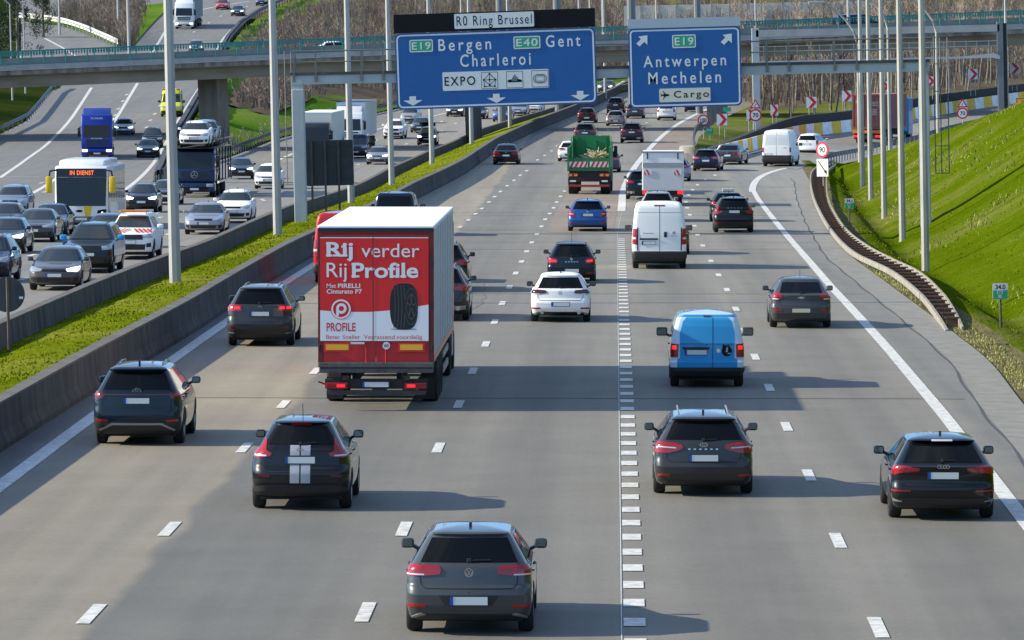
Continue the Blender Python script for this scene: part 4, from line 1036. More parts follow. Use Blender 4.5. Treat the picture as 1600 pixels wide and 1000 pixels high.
r = signroot('warning_sign', 1180.5, 180, 395, -1.35, 'bend warning triangle over a 70 speed sign, left of the bridge column'); round_sign(r, 0, .49, "70"); tri_sign(r, .78, .44); post(r, 0, -1.3, .9)
r = signroot('warning_sign', 1504, 177, 385, -1.35, 'bend warning triangle over a 70 speed sign behind the embankment crest at right'); round_sign(r, 0, .43, "70"); tri_sign(r, .68, .40); post(r, 0, -2.0, .8)
def km_sign(u, v, w, h, Y, drop, num, label):
    k = Y / F; r = empty('kilometre_sign', at(u, v, Y), 0, TILT); tag(r, label, 'sign'); w *= k / 2; h *= k / 2
    b = MB().prism(rrect(-w, w, -h, h, .05), -.02, .01).build('board', M_SWHITE, r)
    g = MB().box(-w * .96, w * .96, -.024, -.0205, -h * .96, h * .12).build('green_field', M_SGREEN, b)
    MB().box(-w * .42, w * .3, -.027, -.0245, -h * .32, h * .06).build('route_plate', M_SWHITE, b)
    mb = MB(); letters(mb, num, -w * .62, w * .66, h * .28, h * .52, -.03, .02); letters(mb, "R0", -w * .32, w * .2, -h * .27, h * .27, -.03, .02); mb.build('lettering', M_SBLACK, b)
    mb = MB()
    for q in range(3): mb.box(-w * .3, w * .2, -.027, -.0245, -h * (.5 + .14 * q) - .008, -h * (.5 + .14 * q) + .008)
    mb.build('small_print', M_SWHITE, b)
    post(r, 0, -h - drop, h * .4, .035, m=M_STEEL_DK)
km_sign(1563, 455, 24, 25, 146, 1.25, "34.0", 'green and white kilometre sign 34.0 in the near grass at right')
km_sign(1327, 318, 14, 16, 246, 1.4, "34.1", 'small green kilometre sign in the ditch behind the ladder rail')
r = signroot('kilometre_sign', 1136, 171, 440, -1.35, 'tiny green sign on a post in the gore grass'); MB().box(-.35, .35, -.02, .01, -.2, .2).build('board', M_SGREEN, r); post(r, 0, -1.5, .1)
r = signroot('orange_sign', 1600, 161, 400, -1.35, 'orange road works sign at the right edge on the embankment crest')
b = MB().box(-.65, .9, -.03, .01, -.5, .42).build('board', mat("orange_sign_paint", (.75, .27, .01), .5), r)
q = frame2d(-.62, .87, -.47, .39, .02, .03, -.034); letters(q, "80", -.5, -.2, -.38, .24, -.034, .02); q.build('lettering', M_SBLACK, b); post(r, .1, -1.5, .3)
# backs of signs in the grass strip
r = empty('reversed_sign', at(515, 254, 236), R(3), TILT); tag(r, 'dark back of a large square sign on three posts in the grass strip', 'sign'); k = 236 / F
b = MB().prism(rrect(-37.5 * k, 37 * k, -36 * k, 35 * k, .08), -.02, .03).build('board', M_BACK, r)
mb = MB()
for z in (-.75, -.2, .35, .8): mb.box(-36 * k, 36 * k, -.05, -.021, z * 1.0 - .025, z + .025)
mb.build('stiffener', M_BACK, b)
for dx in (-28, -7, 14): MB().box(dx * k - .05, dx * k + .05, -.14, -.052, -36 * k - 1.3, 34 * k).build('post', M_STEEL_DK, r)
r = empty('reversed_sign', at(11, 460, 125), 0, TILT); tag(r, 'dark back of a round sign on a thin post at the left edge', 'sign'); k = 125 / F
b = MB().lathe([(-.012, 28 * k), (.012, 28 * k)], 32, 'y').build('disc', M_BACK, r); MB().box(.3, .4, -.02, -.013, -.12, -.06).build('sticker', M_SWHITE, b)
MB().tube([(.02, -.06, -1.6), (.02, -.06, .42)], .04, 8).build('post', M_STEEL_DK, r)
# ---------------------------------------------------------------- road vehicles: one shell surface per model, everything else laid on it
M_GLASS = mat("tinted_car_glass", (.003, .004, .005), .04, spec=.25)
M_WSCREEN = mat("windscreen_glass", (.030, .038, .042), .05, spec=.7)
M_PLASTIC = mat("black_bumper_plastic", (.018, .018, .019), .55, var=.15, scale=4)
M_GLOSSB = mat("gloss_black_trim", (.008, .008, .009), .12)
M_TYRE = mat("tyre_rubber", (.013, .013, .013), .85)
M_RIM = mat("alloy_rim", (.32, .33, .34), .35, .8)
M_TAIL = mat("red_lamp_plastic", (.30, .006, .010), .18, coat=.5)
M_TAILDK = mat("dark_red_lamp_plastic", (.075, .004, .006), .15, coat=.5)
M_TAILON = mat("lit_red_lamp", (.9, .015, .02), .2, emit=.9)
M_LAMPW = mat("clear_lamp_plastic", (.55, .57, .60), .15, coat=.5)
M_HEAD = mat("headlamp_glass", (.38, .40, .43), .12, .3, coat=.8)
M_HEADON = mat("lit_headlamp", (1.0, .96, .88), .2, emit=1.1)
M_AMBER = mat("amber_lamp", (.75, .25, .02), .25)
M_PLATE = mat("number_plate_white", (.62, .65, .64), .4)
M_PLATEB = mat("plate_blue_strip", (.01, .06, .38), .4)
M_PLATEY = mat("number_plate_cream", (.60, .58, .40), .4)
M_CHROME = mat("chrome", (.62, .63, .64), .12, 1.0)
M_UNDER = mat("dark_underbody", (.010, .010, .010), .9)
M_SEAM = mat("panel_gap", (.006, .006, .006), .8)
M_ARCH = mat("wheel_arch_dark", (.008, .008, .008), .9)
M_SILVERT = mat("silver_trim", (.30, .31, .32), .4, .5)

class Shell:
    def __init__(s, L, W, H, ro, wb, rear, front, half, ztop, rc=.20, fc=.36, rbow=.09, fbow=.16, taper=.05, zlow=.22, tyre=.325):
        s.L, s.W, s.H, s.ro, s.wb, s.ztop, s.rc, s.fc, s.rbow, s.fbow, s.taper, s.zlow, s.tyre = L, W, H, ro, wb, ztop, rc, fc, rbow, fbow, taper, zlow, tyre
        s.tab = [np.array(sorted(t)) for t in (rear, front, half)]; s.cache = {}
    def ip(s, k, z): t = s.tab[k]; return float(np.interp(z, t[:, 0], t[:, 1]))
    def half_ring(s, z, n=6, m=14):
        w = s.ip(2, z); yr = s.ip(0, z); yf = s.L - s.ip(1, z)
        rc = min(s.rc, w * .6); fc = min(s.fc, w * .7); rl = min(rc * .9, (yf - yr) * .2); fl = min(fc * 1.1, (yf - yr) * .3)
        P = []
        for i in range(n): x = (w - rc) * i / n; P.append((x, yr + s.rbow * (x / w) ** 2))
        b = s.rbow * ((w - rc) / w) ** 2
        for i in range(n): 
            a = math.pi / 2 * i / n; P.append((w - rc + rc * math.sin(a), yr + b + rl * (1 - math.cos(a))))
        y0 = yr + b + rl; bf = s.fbow * ((w - fc) / w) ** 2; y1 = yf - bf - fl
        for i in range(m): P.append((w, y0 + (y1 - y0) * i / m))
        for i in range(n):
            a = math.pi / 2 * i / n; P.append((w - fc + fc * math.cos(a), y1 + fl * math.sin(a)))
        for i in range(n + 1): x = (w - fc) * (1 - i / n); P.append((x, yf - s.fbow * (x / w) ** 2))
        o = []
        for x, y in P:
            q = abs((y - s.L * .48) / (s.L * .52)); o.append((x * (1 - s.taper * min(1, q) ** 3), y))
        return o
    def dense(s, z):
        k = round(z, 4)
        if k not in s.cache:
            P = np.array(s.half_ring(k, 12, 24)); d = np.sqrt((np.diff(P, axis=0) ** 2).sum(1)); s.cache[k] = (P, np.concatenate([[0], np.cumsum(d)]))
        return s.cache[k]
    def pt(s, mode, a, z):
        z = min(max(z, s.zlow), s.ztop); P, c = s.dense(z); sg = 1.0
        if mode == 'rear': sg = 1 if a >= 0 else -1; q = abs(a)
        elif mode == 'front': sg = 1 if a >= 0 else -1; q = c[-1] - abs(a)
        else: q = float(np.interp(a, P[:, 1], c)); sg = 1 if mode == 'right' else -1
        x = float(np.interp(q, c, P[:, 0])); y = float(np.interp(q, c, P[:, 1]))
        return Vector((sg * x, y - s.ro, z))
    def nrm(s, mode, a, z):
        e = .012; u = s.pt(mode, a + e, z) - s.pt(mode, a - e, z); v = s.pt(mode, a, min(z + e, s.ztop)) - s.pt(mode, a, z - e)
        n = u.cross(v)
        if n.length < 1e-9: return Vector((0, -1, 0))
        n.normalize(); c = s.pt(mode, a, z) - Vector((0, s.L / 2 - s.ro, .6))
        return n if n.dot(c) > 0 else -n
    def body(s, name, m, parent):
        zs = [s.zlow] + [s.zlow + (s.ztop - s.zlow) * i / 34 for i in range(1, 35)]
        ks = sorted(set([float(z) for t in s.tab for z in t[:, 0] if s.zlow < z < s.ztop])); zs = sorted(zs + ks)
        z2 = [zs[0]]
        for z in zs[1:]:
            if z - z2[-1] > .012: z2.append(z)
        zs = z2; mb = MB(); rings = []
        for z in zs:
            h = s.half_ring(z); full = [(x, y - s.ro, z) for x, y in h] + [(-x, y - s.ro, z) for x, y in h[-2:0:-1]]; rings.append(full)
        cx, cy = 0, np.mean([p[1] for p in rings[-1]])
        for k in (.93, .8, .6, .35): rings.append([(x * k, cy + (y - cy) * k, s.ztop + (s.H - s.ztop) * (1 - k * k) ** .8) for x, y, z in rings[len(zs) - 1]])
        n = len(rings[0])
        for r in rings: mb.v += r
        for i in range(len(rings) - 1):
            for k in range(n): mb.f.append((i * n + k, i * n + (k + 1) % n, (i + 1) * n + (k + 1) % n, (i + 1) * n + k))
        mb.v.append((0, cy, s.H)); t = len(mb.v) - 1; o = (len(rings) - 1) * n
        for k in range(n): mb.f.append((o + k, o + (k + 1) % n, t))
        mb.f.append(tuple(range(n))[::-1])
        return mb.build(name, m, parent, True, angle=50)
    def decal(s, mb, poly, mode, off=.005, step=.055, skirt=True):
        """a panel laid on the shell: polygon in (distance along the shell, height)"""
        bm = bmesh.new(); vs = [bm.verts.new((a, b, 0)) for a, b in poly]
        try: bm.faces.new(vs)
        except ValueError: bm.free(); return mb
        bmesh.ops.triangulate(bm, faces=bm.faces[:])
        for ax, st in ((0, step), (1, step * 1.3)):
            lo = min(p[ax] for p in poly); hi = max(p[ax] for p in poly); x = math.ceil(lo / st) * st
            while x < hi:
                if x > lo + 1e-4:
                    no = (1, 0, 0) if ax == 0 else (0, 1, 0); co = (x, 0, 0) if ax == 0 else (0, x, 0)
                    bmesh.ops.bisect_plane(bm, geom=bm.verts[:] + bm.edges[:] + bm.faces[:], plane_co=co, plane_no=no, dist=1e-5)
                x += st
        lo = min(p[1] for p in poly); hi = max(p[1] for p in poly)
        for zk in {round(float(q), 4) for t in s.tab for q in t[:, 0]}:
            if lo + .004 < zk < hi - .004: bmesh.ops.bisect_plane(bm, geom=bm.verts[:] + bm.edges[:] + bm.faces[:], plane_co=(0, zk, 0), plane_no=(0, 1, 0), dist=1e-5)
        bm.verts.ensure_lookup_table(); bm.verts.index_update(); o = len(mb.v); back = {}
        for v in bm.verts:
            p = s.pt(mode, v.co.x, v.co.y); q = s.nrm(mode, v.co.x, v.co.y); mb.v.append(tuple(p + q * off)); back[v.index] = p - q * .004
        for f in bm.faces: mb.f.append(tuple(o + v.index for v in f.verts))
        if skirt:
            m2 = {}
            for e in bm.edges:
                if len(e.link_faces) == 1:
                    ids = []
                    for v in e.verts:
                        if v.index not in m2: m2[v.index] = len(mb.v); mb.v.append(tuple(back[v.index]))
                        ids.append(v.index)
                    mb.f.append((o + ids[0], o + ids[1], m2[ids[1]], m2[ids[0]]))
        bm.free(); return mb
mir = lambda p: [(-a, b) for a, b in p][::-1]
WHEELS = {}
def wheel_parts(r, w):
    k = (round(r, 3), round(w, 3))
    if k not in WHEELS:
        t = MB().lathe([(-w / 2 + .09, r * .60), (-w / 2, r * .64), (-w / 2, r * .9), (-w / 2 + .03, r * .985), (0, r), (w / 2 - .03, r * .985), (w / 2, r * .9), (w / 2, r * .64), (w / 2 - .09, r * .60)], 28, 'x')
        rim = MB().lathe([(w / 2 - .05, r * .64), (w / 2 - .004, r * .64), (w / 2 - .004, r * .58), (w / 2 - .05, r * .56), (w / 2 - .06, .01)], 24, 'x')
        for q in range(5):
            a = 2 * math.pi * q / 5; c, sn = math.cos(a), math.sin(a); y, z = .06, 0
            P = [(-.05, .02), (.05, .02), (.03, r * .6), (-.03, r * .6)]
            rim.add([(w / 2 - .012, p * c - q_ * sn, p * sn + q_ * c) for p, q_ in P] + [(w / 2 - .05, p * c - q_ * sn, p * sn + q_ * c) for p, q_ in P], [(0, 1, 2, 3), (0, 4, 5, 1), (1, 5, 6, 2), (2, 6, 7, 3), (3, 7, 4, 0)])
        WHEELS[k] = (t, rim)
    return WHEELS[k]
WDATA = {}
def add_wheel(root, x, y, r, w, right, m_rim=None):
    k = (round(r, 3), round(w, 3), (m_rim or M_RIM).name)
    if k not in WDATA:
        t, rim = wheel_parts(r, w); a = t.build('wheel', M_TYRE, root, True); b = rim.build('rim', m_rim or M_RIM, a, True); WDATA[k] = (a.data, b.data)
    else:
        a = bpy.data.objects.new('wheel', WDATA[k][0]); C.objects.link(a); a.parent = root
        b = bpy.data.objects.new('rim', WDATA[k][1]); C.objects.link(b); b.parent = a
    a.location = (x, y, r); a.rotation_euler = (0, 0, 0 if right else math.pi)
    return a
def sc(poly, sx, sz): return [(a * sx, b * sz) for a, b in poly]

def make_car(name, body_m, sh, S):
    """S: what is laid on the shell of this model"""
    root = empty(name, (0, 0, 0)); D = lambda nm, m, poly, mode, off=.005, **k: sh.decal(MB(), poly, mode, off, **k).build(nm, m, root, True, angle=35)
    b = sh.body('body', body_m, root)
    r = sh.tyre; tw = .215 if sh.W < 2 else .23
    MB().box(-sh.W / 2 + .16, sh.W / 2 - .16, -sh.ro + .30, sh.L - sh.ro - .35, .19, sh.zlow + .12).build('underbody', M_UNDER, root)
    hw = sh.W / 2
    for ax in (0, sh.wb):
        for sg in (-1, 1): add_wheel(root, sg * (sh.ip(2, .4) * (1 - sh.taper * abs((ax + sh.ro - sh.L * .48) / (sh.L * .52)) ** 3) - tw / 2 + .012), ax, r, tw, sg > 0, S.get('rim'))
        for side in ('right', 'left'):
            ya = ax + sh.ro; ar = r + .055
            poly = [(ya + ar * math.cos(R(t)), max(sh.zlow, r + ar * math.sin(R(t)))) for t in range(-20, 201, 20)]
            D('wheel_arch', M_ARCH, poly, side, .0035)
    # glass
    if 'rwin' in S: 
        g = D('rear_window', M_GLASS, S['rwin'], 'rear', .004)
    D('windscreen', M_WSCREEN, S['fwin'], 'front', .004)
    for side in ('right', 'left'):
        for p in S.get('swin', []): D('side_window', M_GLASS, p, side, .004)
        for p in S.get('swin_' + side, []): D('side_window', M_GLASS, p, side, .004)
        for (ya, z0, z1) in S.get('seam_side', []): D('door_seam', M_SEAM, [(ya - .006, z0), (ya + .006, z0), (ya + .006, z1), (ya - .006, z1)], side, .003, skirt=False)
        if 'sill' in S: D('sill_trim', M_PLASTIC, S['sill'], side, .006)
        for (ya, z) in S.get('handles', []):
            p = sh.pt(side, ya, z); sg = 1 if side == 'right' else -1
            MB().cbox(p.x - .005 if sg > 0 else p.x - .03, p.x + .03 if sg > 0 else p.x + .005, p.y - .09, p.y + .09, p.z - .014, p.z + .014, .008).build('door_handle', S.get('handle_mat', body_m), root)
    # rear
    for key, nm, mm, off in (('trim_r', 'rear_bumper_trim', M_PLASTIC, .006), ('tail', 'tail_light', S.get('tailmat', M_TAIL), .016), ('tail_dk', 'tail_light', M_TAILDK, .015), ('tail_w', 'reversing_light', M_LAMPW, .019), ('tail_on', 'brake_light', M_TAILON, .019), ('reflector', 'reflector', S.get('reflmat', M_TAIL), .010), ('silver_r', 'silver_trim', M_SILVERT, .010), ('gloss_r', 'gloss_trim', M_GLOSSB, .007)):
        for p in S.get(key, []):
            D(nm, mm, p, 'rear', off); D(nm, mm, mir(p), 'rear', off)
    for p in S.get('mid_r', []): D(p[0], p[1], p[2], 'rear', p[3] if len(p) > 3 else .007)
    for seam in S.get('seam_r', []):
        mb = MB()
        for i in range(len(seam) - 1):
            a, c = Vector(seam[i]), Vector(seam[i + 1]); d = (c - a).normalized(); n = Vector((-d.y, d.x)) * .0065
            for f in (1, -1):
                q = [(f * (a + n).x, (a + n).y), (f * (c + n).x, (c + n).y), (f * (c - n).x, (c - n).y), (f * (a - n).x, (a - n).y)]
                sh.decal(mb, q, 'rear', .003, skirt=False)
        mb.build('tailgate_seam', M_SEAM, root)
    def plate(mode, xc, z, hwid=.26, hh=.056, m=None, tilt=True):
        w1 = sh.pt(mode, xc, z - hh); w2 = sh.pt(mode, xc, z + hh); sg = -1 if mode == 'rear' else 1
        y0 = (min(w1.y, w2.y) if mode == 'rear' else max(w1.y, w2.y)) + sg * .012
        fr = MB().box(xc - hwid - .012, xc + hwid + .012, min(y0, y0 - sg * .03), max(y0, y0 - sg * .03), z - hh - .012, z + hh + .012).build('number_plate', M_PLASTIC, root)
        f = MB().box(xc - hwid, xc + hwid, min(y0 + sg * .004, y0), max(y0 + sg * .004, y0), z - hh, z + hh).build('plate_face', m or M_PLATE, fr)
        if m is None:
            q = xc - hwid if mode == 'rear' else xc + hwid - .045
            MB().box(q, q + .045, min(y0 + sg * .006, y0), max(y0 + sg * .006, y0), z - hh, z + hh).build('blue_strip', M_PLATEB, fr)
    if 'plate_r' in S: plate('rear', *S['plate_r'])
    if 'plate_f' in S: plate('front', *S['plate_f'])
    # front
    for key, nm, mm, off in (('head', 'headlight', S.get('headmat', M_HEAD), .012), ('head_on', 'headlight', M_HEADON, .018), ('fog', 'fog_light', M_PLASTIC, .007), ('fog_on', 'fog_light', M_HEADON, .012)):
        for p in S.get(key, []): D(nm, mm, p, 'front', off); D(nm, mm, mir(p), 'front', off)
    for p in S.get('mid_f', []): D(p[0], p[1], p[2], 'front', p[3] if len(p) > 3 else .006)
    # fittings
    my, mz, ms = S['mirror']
    for sg in (-1, 1):
        x0 = sh.pt('right', my, mz - .03).x - .02
        mb = MB().cbox(*(sorted((sg * (x0 + .07), sg * (x0 + .07 + .20 * ms)))), my - sh.ro - .06, my - sh.ro + .09, mz - .02, mz + .14 * ms, .045)
        mb.tube([(sg * x0, my - sh.ro + .03, mz - .03), (sg * (x0 + .10), my - sh.ro + .02, mz + .02)], .03, 6)
        h = mb.build('mirror', S.get('mirror_mat', body_m), root, True, angle=60)
        MB().box(*(sorted((sg * (x0 + .095), sg * (x0 + .05 + .20 * ms)))), my - sh.ro - .066, my - sh.ro - .059, mz + .01, mz + .115 * ms).build('mirror_glass', mat("mirror_glass", (.16, .20, .22), .08, .9), h)
    if S.get('rails'):
        y0, y1 = S['rails']; 
        for sg in (-1, 1):
            x = sg * (sh.ip(2, sh.ztop) - .10); zt = sh.ztop + (sh.H - sh.ztop) * .55
            pts = [(x, y0 + .1 - sh.ro, sh.ztop - .01), (x, y0 - sh.ro + .28, zt + .02), (x, (y0 + y1) / 2 - sh.ro, zt + .035), (x, y1 - sh.ro - .2, zt + .02), (x, y1 - sh.ro, sh.ztop - .01)]
            MB().tube(pts, .017, 6).build('roof_rail', S.get('railmat', M_SILVERT), root, True)
    if 'fin' in S: y, h = S['fin']; MB().prism_x([(y - sh.ro - .09, sh.H - .015), (y - sh.ro - .05, sh.H + h), (y - sh.ro - .02, sh.H + h), (y - sh.ro + .12, sh.H - .015)], -.02, .02).build('roof_antenna', M_GLOSSB, root)
    if 'whip' in S: y, h = S['whip']; MB().tube([(0, y - sh.ro, sh.H - .02), (0, y - sh.ro - h * .5, sh.H + h)], .006, 5).build('roof_antenna', M_BLACK, root)
    if 'wiper' in S:
        a, z0, b, z1 = S['wiper']; p = sh.pt('rear', a, z0); q = sh.pt('rear', b, z1)
        MB().tube([p + Vector((0, -.025, .0)), q + Vector((0, -.02, 0))], .011, 5).cbox(p.x - .03, p.x + .03, p.y - .04, p.y + .02, p.z - .03, p.z + .03, .01).build('rear_wiper', M_BLACK, root)
    if 'badge' in S:
        kind, z, rr = S['badge']; p = sh.pt('rear', 0, z); mb = MB()
        if kind == 'roundel':
            ring2d(mb, 0, z, rr, rr * .82, p.y - .014, 20); seg(mb, -rr * .42, z + rr * .62, 0, z - rr * .02, rr * .18, p.y - .014); seg(mb, rr * .42, z + rr * .62, 0, z - rr * .02, rr * .18, p.y - .014)
            for f in (-1, 1): seg(mb, f * rr * .78, z + rr * .2, f * rr * .38, z - rr * .72, rr * .18, p.y - .014); seg(mb, f * rr * .38, z - rr * .72, 0, z - rr * .02, rr * .18, p.y - .014)
        elif kind == 'ring_bar': ring2d(mb, 0, z, rr, rr * .74, p.y - .014, 20); mb.box(-rr * 1.25, rr * 1.25, p.y - .016, p.y - .013, z - rr * .17, z + rr * .17)
        elif kind == 'oval': ring2d(mb, 0, z, rr * .6, rr * .45, p.y - .014, 20, 1.8); seg(mb, -rr * .35, z - rr * .3, -rr * .2, z + rr * .3, rr * .14, p.y - .014); seg(mb, rr * .2, z - rr * .3, rr * .35, z + rr * .3, rr * .14, p.y - .014); seg(mb, -rr * .3, z, rr * .3, z, rr * .14, p.y - .014)
        elif kind == 'bowtie': flat(mb, [(-rr, z - rr * .2), (-rr * .35, z - rr * .2), (-rr * .35, z - rr * .38), (rr * .35, z - rr * .38), (rr * .35, z - rr * .2), (rr, z - rr * .2), (rr, z + rr * .2), (rr * .35, z + rr * .2), (rr * .35, z + rr * .38), (-rr * .35, z + rr * .38), (-rr * .35, z + rr * .2), (-rr, z + rr * .2)], p.y - .014)
        elif kind == 'rings':
            for k in range(4): ring2d(mb, (k - 1.5) * rr * 1.4, z, rr, rr * .78, p.y - .014, 16)
        elif kind == 'word': letters(mb, S['word'], -rr, rr, z - .02, .045, p.y - .014, .02)
        elif kind == 'double_chevron':
            for f in (0, .5): seg(mb, -rr, z - rr * .6 + f * rr, 0, z + rr * .1 + f * rr, rr * .25, p.y - .014); seg(mb, rr, z - rr * .6 + f * rr, 0, z + rr * .1 + f * rr, rr * .25, p.y - .014)
        elif kind == 'disc': ring2d(mb, 0, z, rr, 0.001, p.y - .014, 16)
        mb.build('badge', M_CHROME, root)
    for (x, z, rr) in S.get('exhaust', []):
        p = sh.pt('rear', x, z)
        for f in (1, -1): MB().lathe([(-.05, rr), (.12, rr), (.12, rr * .8), (-.045, rr * .8)], 14, 'y', (f * p.x, p.y, z)).build('exhaust_tip', M_CHROME, root, True)
    if 'extra' in S: S['extra'](root, sh)
    return root

# ---- the proportions shared by most passenger cars, scaled to each model
def hatch_tabs(sx=1, sz=1, dz=0.0, rear=None, L=4.26, hood=1.22, roof0=1.95):
    z = lambda q: q * sz + dz
    rr = rear or [(.2, .22), (.30, .08), (.42, .02), (.58, .0), (.67, .03), (.72, .07), (.95, .10), (1.0, .14), (1.355, .47), (1.385, .44), (1.40, .46)]
    fr = [(.2, .22), (.3, .07), (.48, .0), (.62, .03), (.70, .10), (.77, .26), (.83, .55), (.90, hood - .27), (.955, hood), (1.36, roof0), (1.40, roof0 + .16)]
    hf = [(.2, .80), (.27, .855), (.45, .89), (.60, .895), (.78, .885), (.92, .865), (.97, .83), (1.34, .60), (1.385, .565), (1.40, .54)]
    return [(z(a), b) for a, b in rr], [(z(a), b) for a, b in fr], [(z(a), b * sx) for a, b in hf]
def std(sx, sz, L, hood=1.22, roof0=1.95, rend=.47, dz=0.0, c_pillar=.34, wag=False):
    """default glass, lamps and front for a passenger car"""
    z = lambda p: [(a, b * sz + dz) for a, b in p]; X = lambda p: [(a * sx, b * sz + dz) for a, b in p]
    S = {}
    S['rwin'] = X([(-.68, 1.015), (-.535, 1.33), (.535, 1.33), (.68, 1.015)])
    S['fwin'] = X([(-.74, .985), (-.57, 1.335), (.57, 1.335), (.74, .985)])
    yb = L - hood; yt = L - roof0; mid = (yt + rend) / 2 + .15
    S['swin'] = [z([(mid + .03, .985), (mid + .03, 1.335), (yt - .02, 1.335), (yb - .22, 1.03), (yb - .10, .985)]), z([(rend + .12, 1.0), (rend + c_pillar - .05, 1.315), (mid - .03, 1.335), (mid - .03, .985)])]
    if wag: S['swin'][1] = z([(rend + .62, .99), (rend + .60, 1.325), (mid - .03, 1.335), (mid - .03, .985)]); S['swin'].append(z([(rend + .10, 1.0), (rend + .12, 1.30), (rend + .53, 1.325), (rend + .55, .99)]))
    S['seam_side'] = [(mid, .26 * sz + dz, .97 * sz + dz), (yb - .12, .3 * sz + dz, .93 * sz + dz)]
    S['handles'] = [(mid - .75, .86 * sz + dz), (mid + .18, .86 * sz + dz)]
    S['head'] = [X([(.46, .66), (.40, .73), (.62, .78), (.92, .82), (.96, .72), (.82, .64)])]
    S['mid_f'] = [('grille', M_GLOSSB, X([(-.40, .65), (-.40, .735), (.40, .735), (.40, .65)])), ('lower_intake', M_PLASTIC, X([(-.55, .30), (-.62, .44), (.62, .44), (.55, .30)]))]
    S['fog'] = [X([(.66, .32), (.66, .45), (.88, .47), (.88, .34)])]
    S['plate_f'] = (0, .53 * sz + dz)
    S['mirror'] = (yb - .30, .985 * sz + dz, .92)
    return S
PAINT = {}
def P_(n, c, me=.35): PAINT[n] = paint(n + "_paint", c, me); return PAINT[n]
for n, c, me in [("graphite", (.036, .037, .040), .3), ("mid_grey", (.062, .068, .072), .3), ("blue_white", (.52, .66, .78), 0), ("black", (.0035, .004, .006), .0), ("deep_blue_black", (.004, .008, .018), .1), ("teal_black", (.004, .014, .024), .2), ("grey", (.055, .059, .064), .3), ("silver", (.30, .32, .36), .5), ("white", (.74, .75, .76), 0), ("blue", (.020, .10, .33), .4), ("navy", (.006, .012, .04), .2), ("red", (.48, .02, .02), .1), ("brown_grey", (.075, .066, .062), .3), ("silver_blue", (.25, .30, .38), .5), ("slate", (.05, .062, .085), .3), ("sky_blue", (.015, .22, .55), .1), ("beige_silver", (.42, .41, .38), .5), ("plum", (.03, .016, .02), .3), ("taxi_yellow", (.60, .62, .02), 0), ("dark_green", (.02, .04, .03), .3)]: P_(n, c, me)
PROTO = {}
def hatch_spec(tail=None, paint_='graphite'):
    t = hatch_tabs(); S = std(1, 1, 4.26)
    S.update(tail=[[(.40, .86), (.385, .92), (.42, .965), (.66, .975), (.86, .985), (.99, .96), (1.01, .86), (.86, .83), (.60, .835)]], tail_w=[[(.62, .842), (.62, .862), (.94, .866), (.95, .848)]], reflector=[[(.60, .405), (.60, .45), (.90, .455), (.90, .41)]],
             plate_r=(0, .50), badge=('roundel', .885, .062), seam_r=[[(.0, .665), (.60, .665), (.665, .72), (.68, .83)], [(.70, .97), (.69, 1.0)], [(0, .62), (0, .61)]], wiper=(0, 1.045, .30, 1.05), fin=(.95, .05),
             mid_r=[('diffuser', M_PLASTIC, [(-.74, .222), (-.70, .30), (.70, .30), (.74, .222)]), ('plate_recess', M_PLASTIC, [(-.33, .43), (-.42, .575), (.42, .575), (.33, .43)], .003)], silver_r=[[(.60, .300), (.66, .325), (.86, .25), (.84, .235)]], mirror_mat=PAINT[paint_])
    return Shell(4.26, 1.79, 1.46, .80, 2.63, *t, 1.40), S
sh, S = hatch_spec(); S['rim'] = M_RIM
PROTO['hatch'] = make_car('hatchback_car', PAINT['graphite'], sh, S)
sh, S = hatch_spec(); S['tail'] = [[(.42, .87), (.41, .91), (.44, .955), (.66, .97), (.86, .975), (.99, .95), (1.0, .86), (.80, .835)]]; S['tailmat'] = M_TAILDK
S['mid_r'] = [('diffuser', M_GLOSSB, [(-.74, .222), (-.66, .32), (.66, .32), (.74, .222)])]; S['exhaust'] = [(.55, .30, .055)]; S['mirror_mat'] = M_GLOSSB; S['plate_r'] = (0, .55)
PROTO['hatch_sport'] = make_car('hatchback_car', PAINT['white'], sh, S)
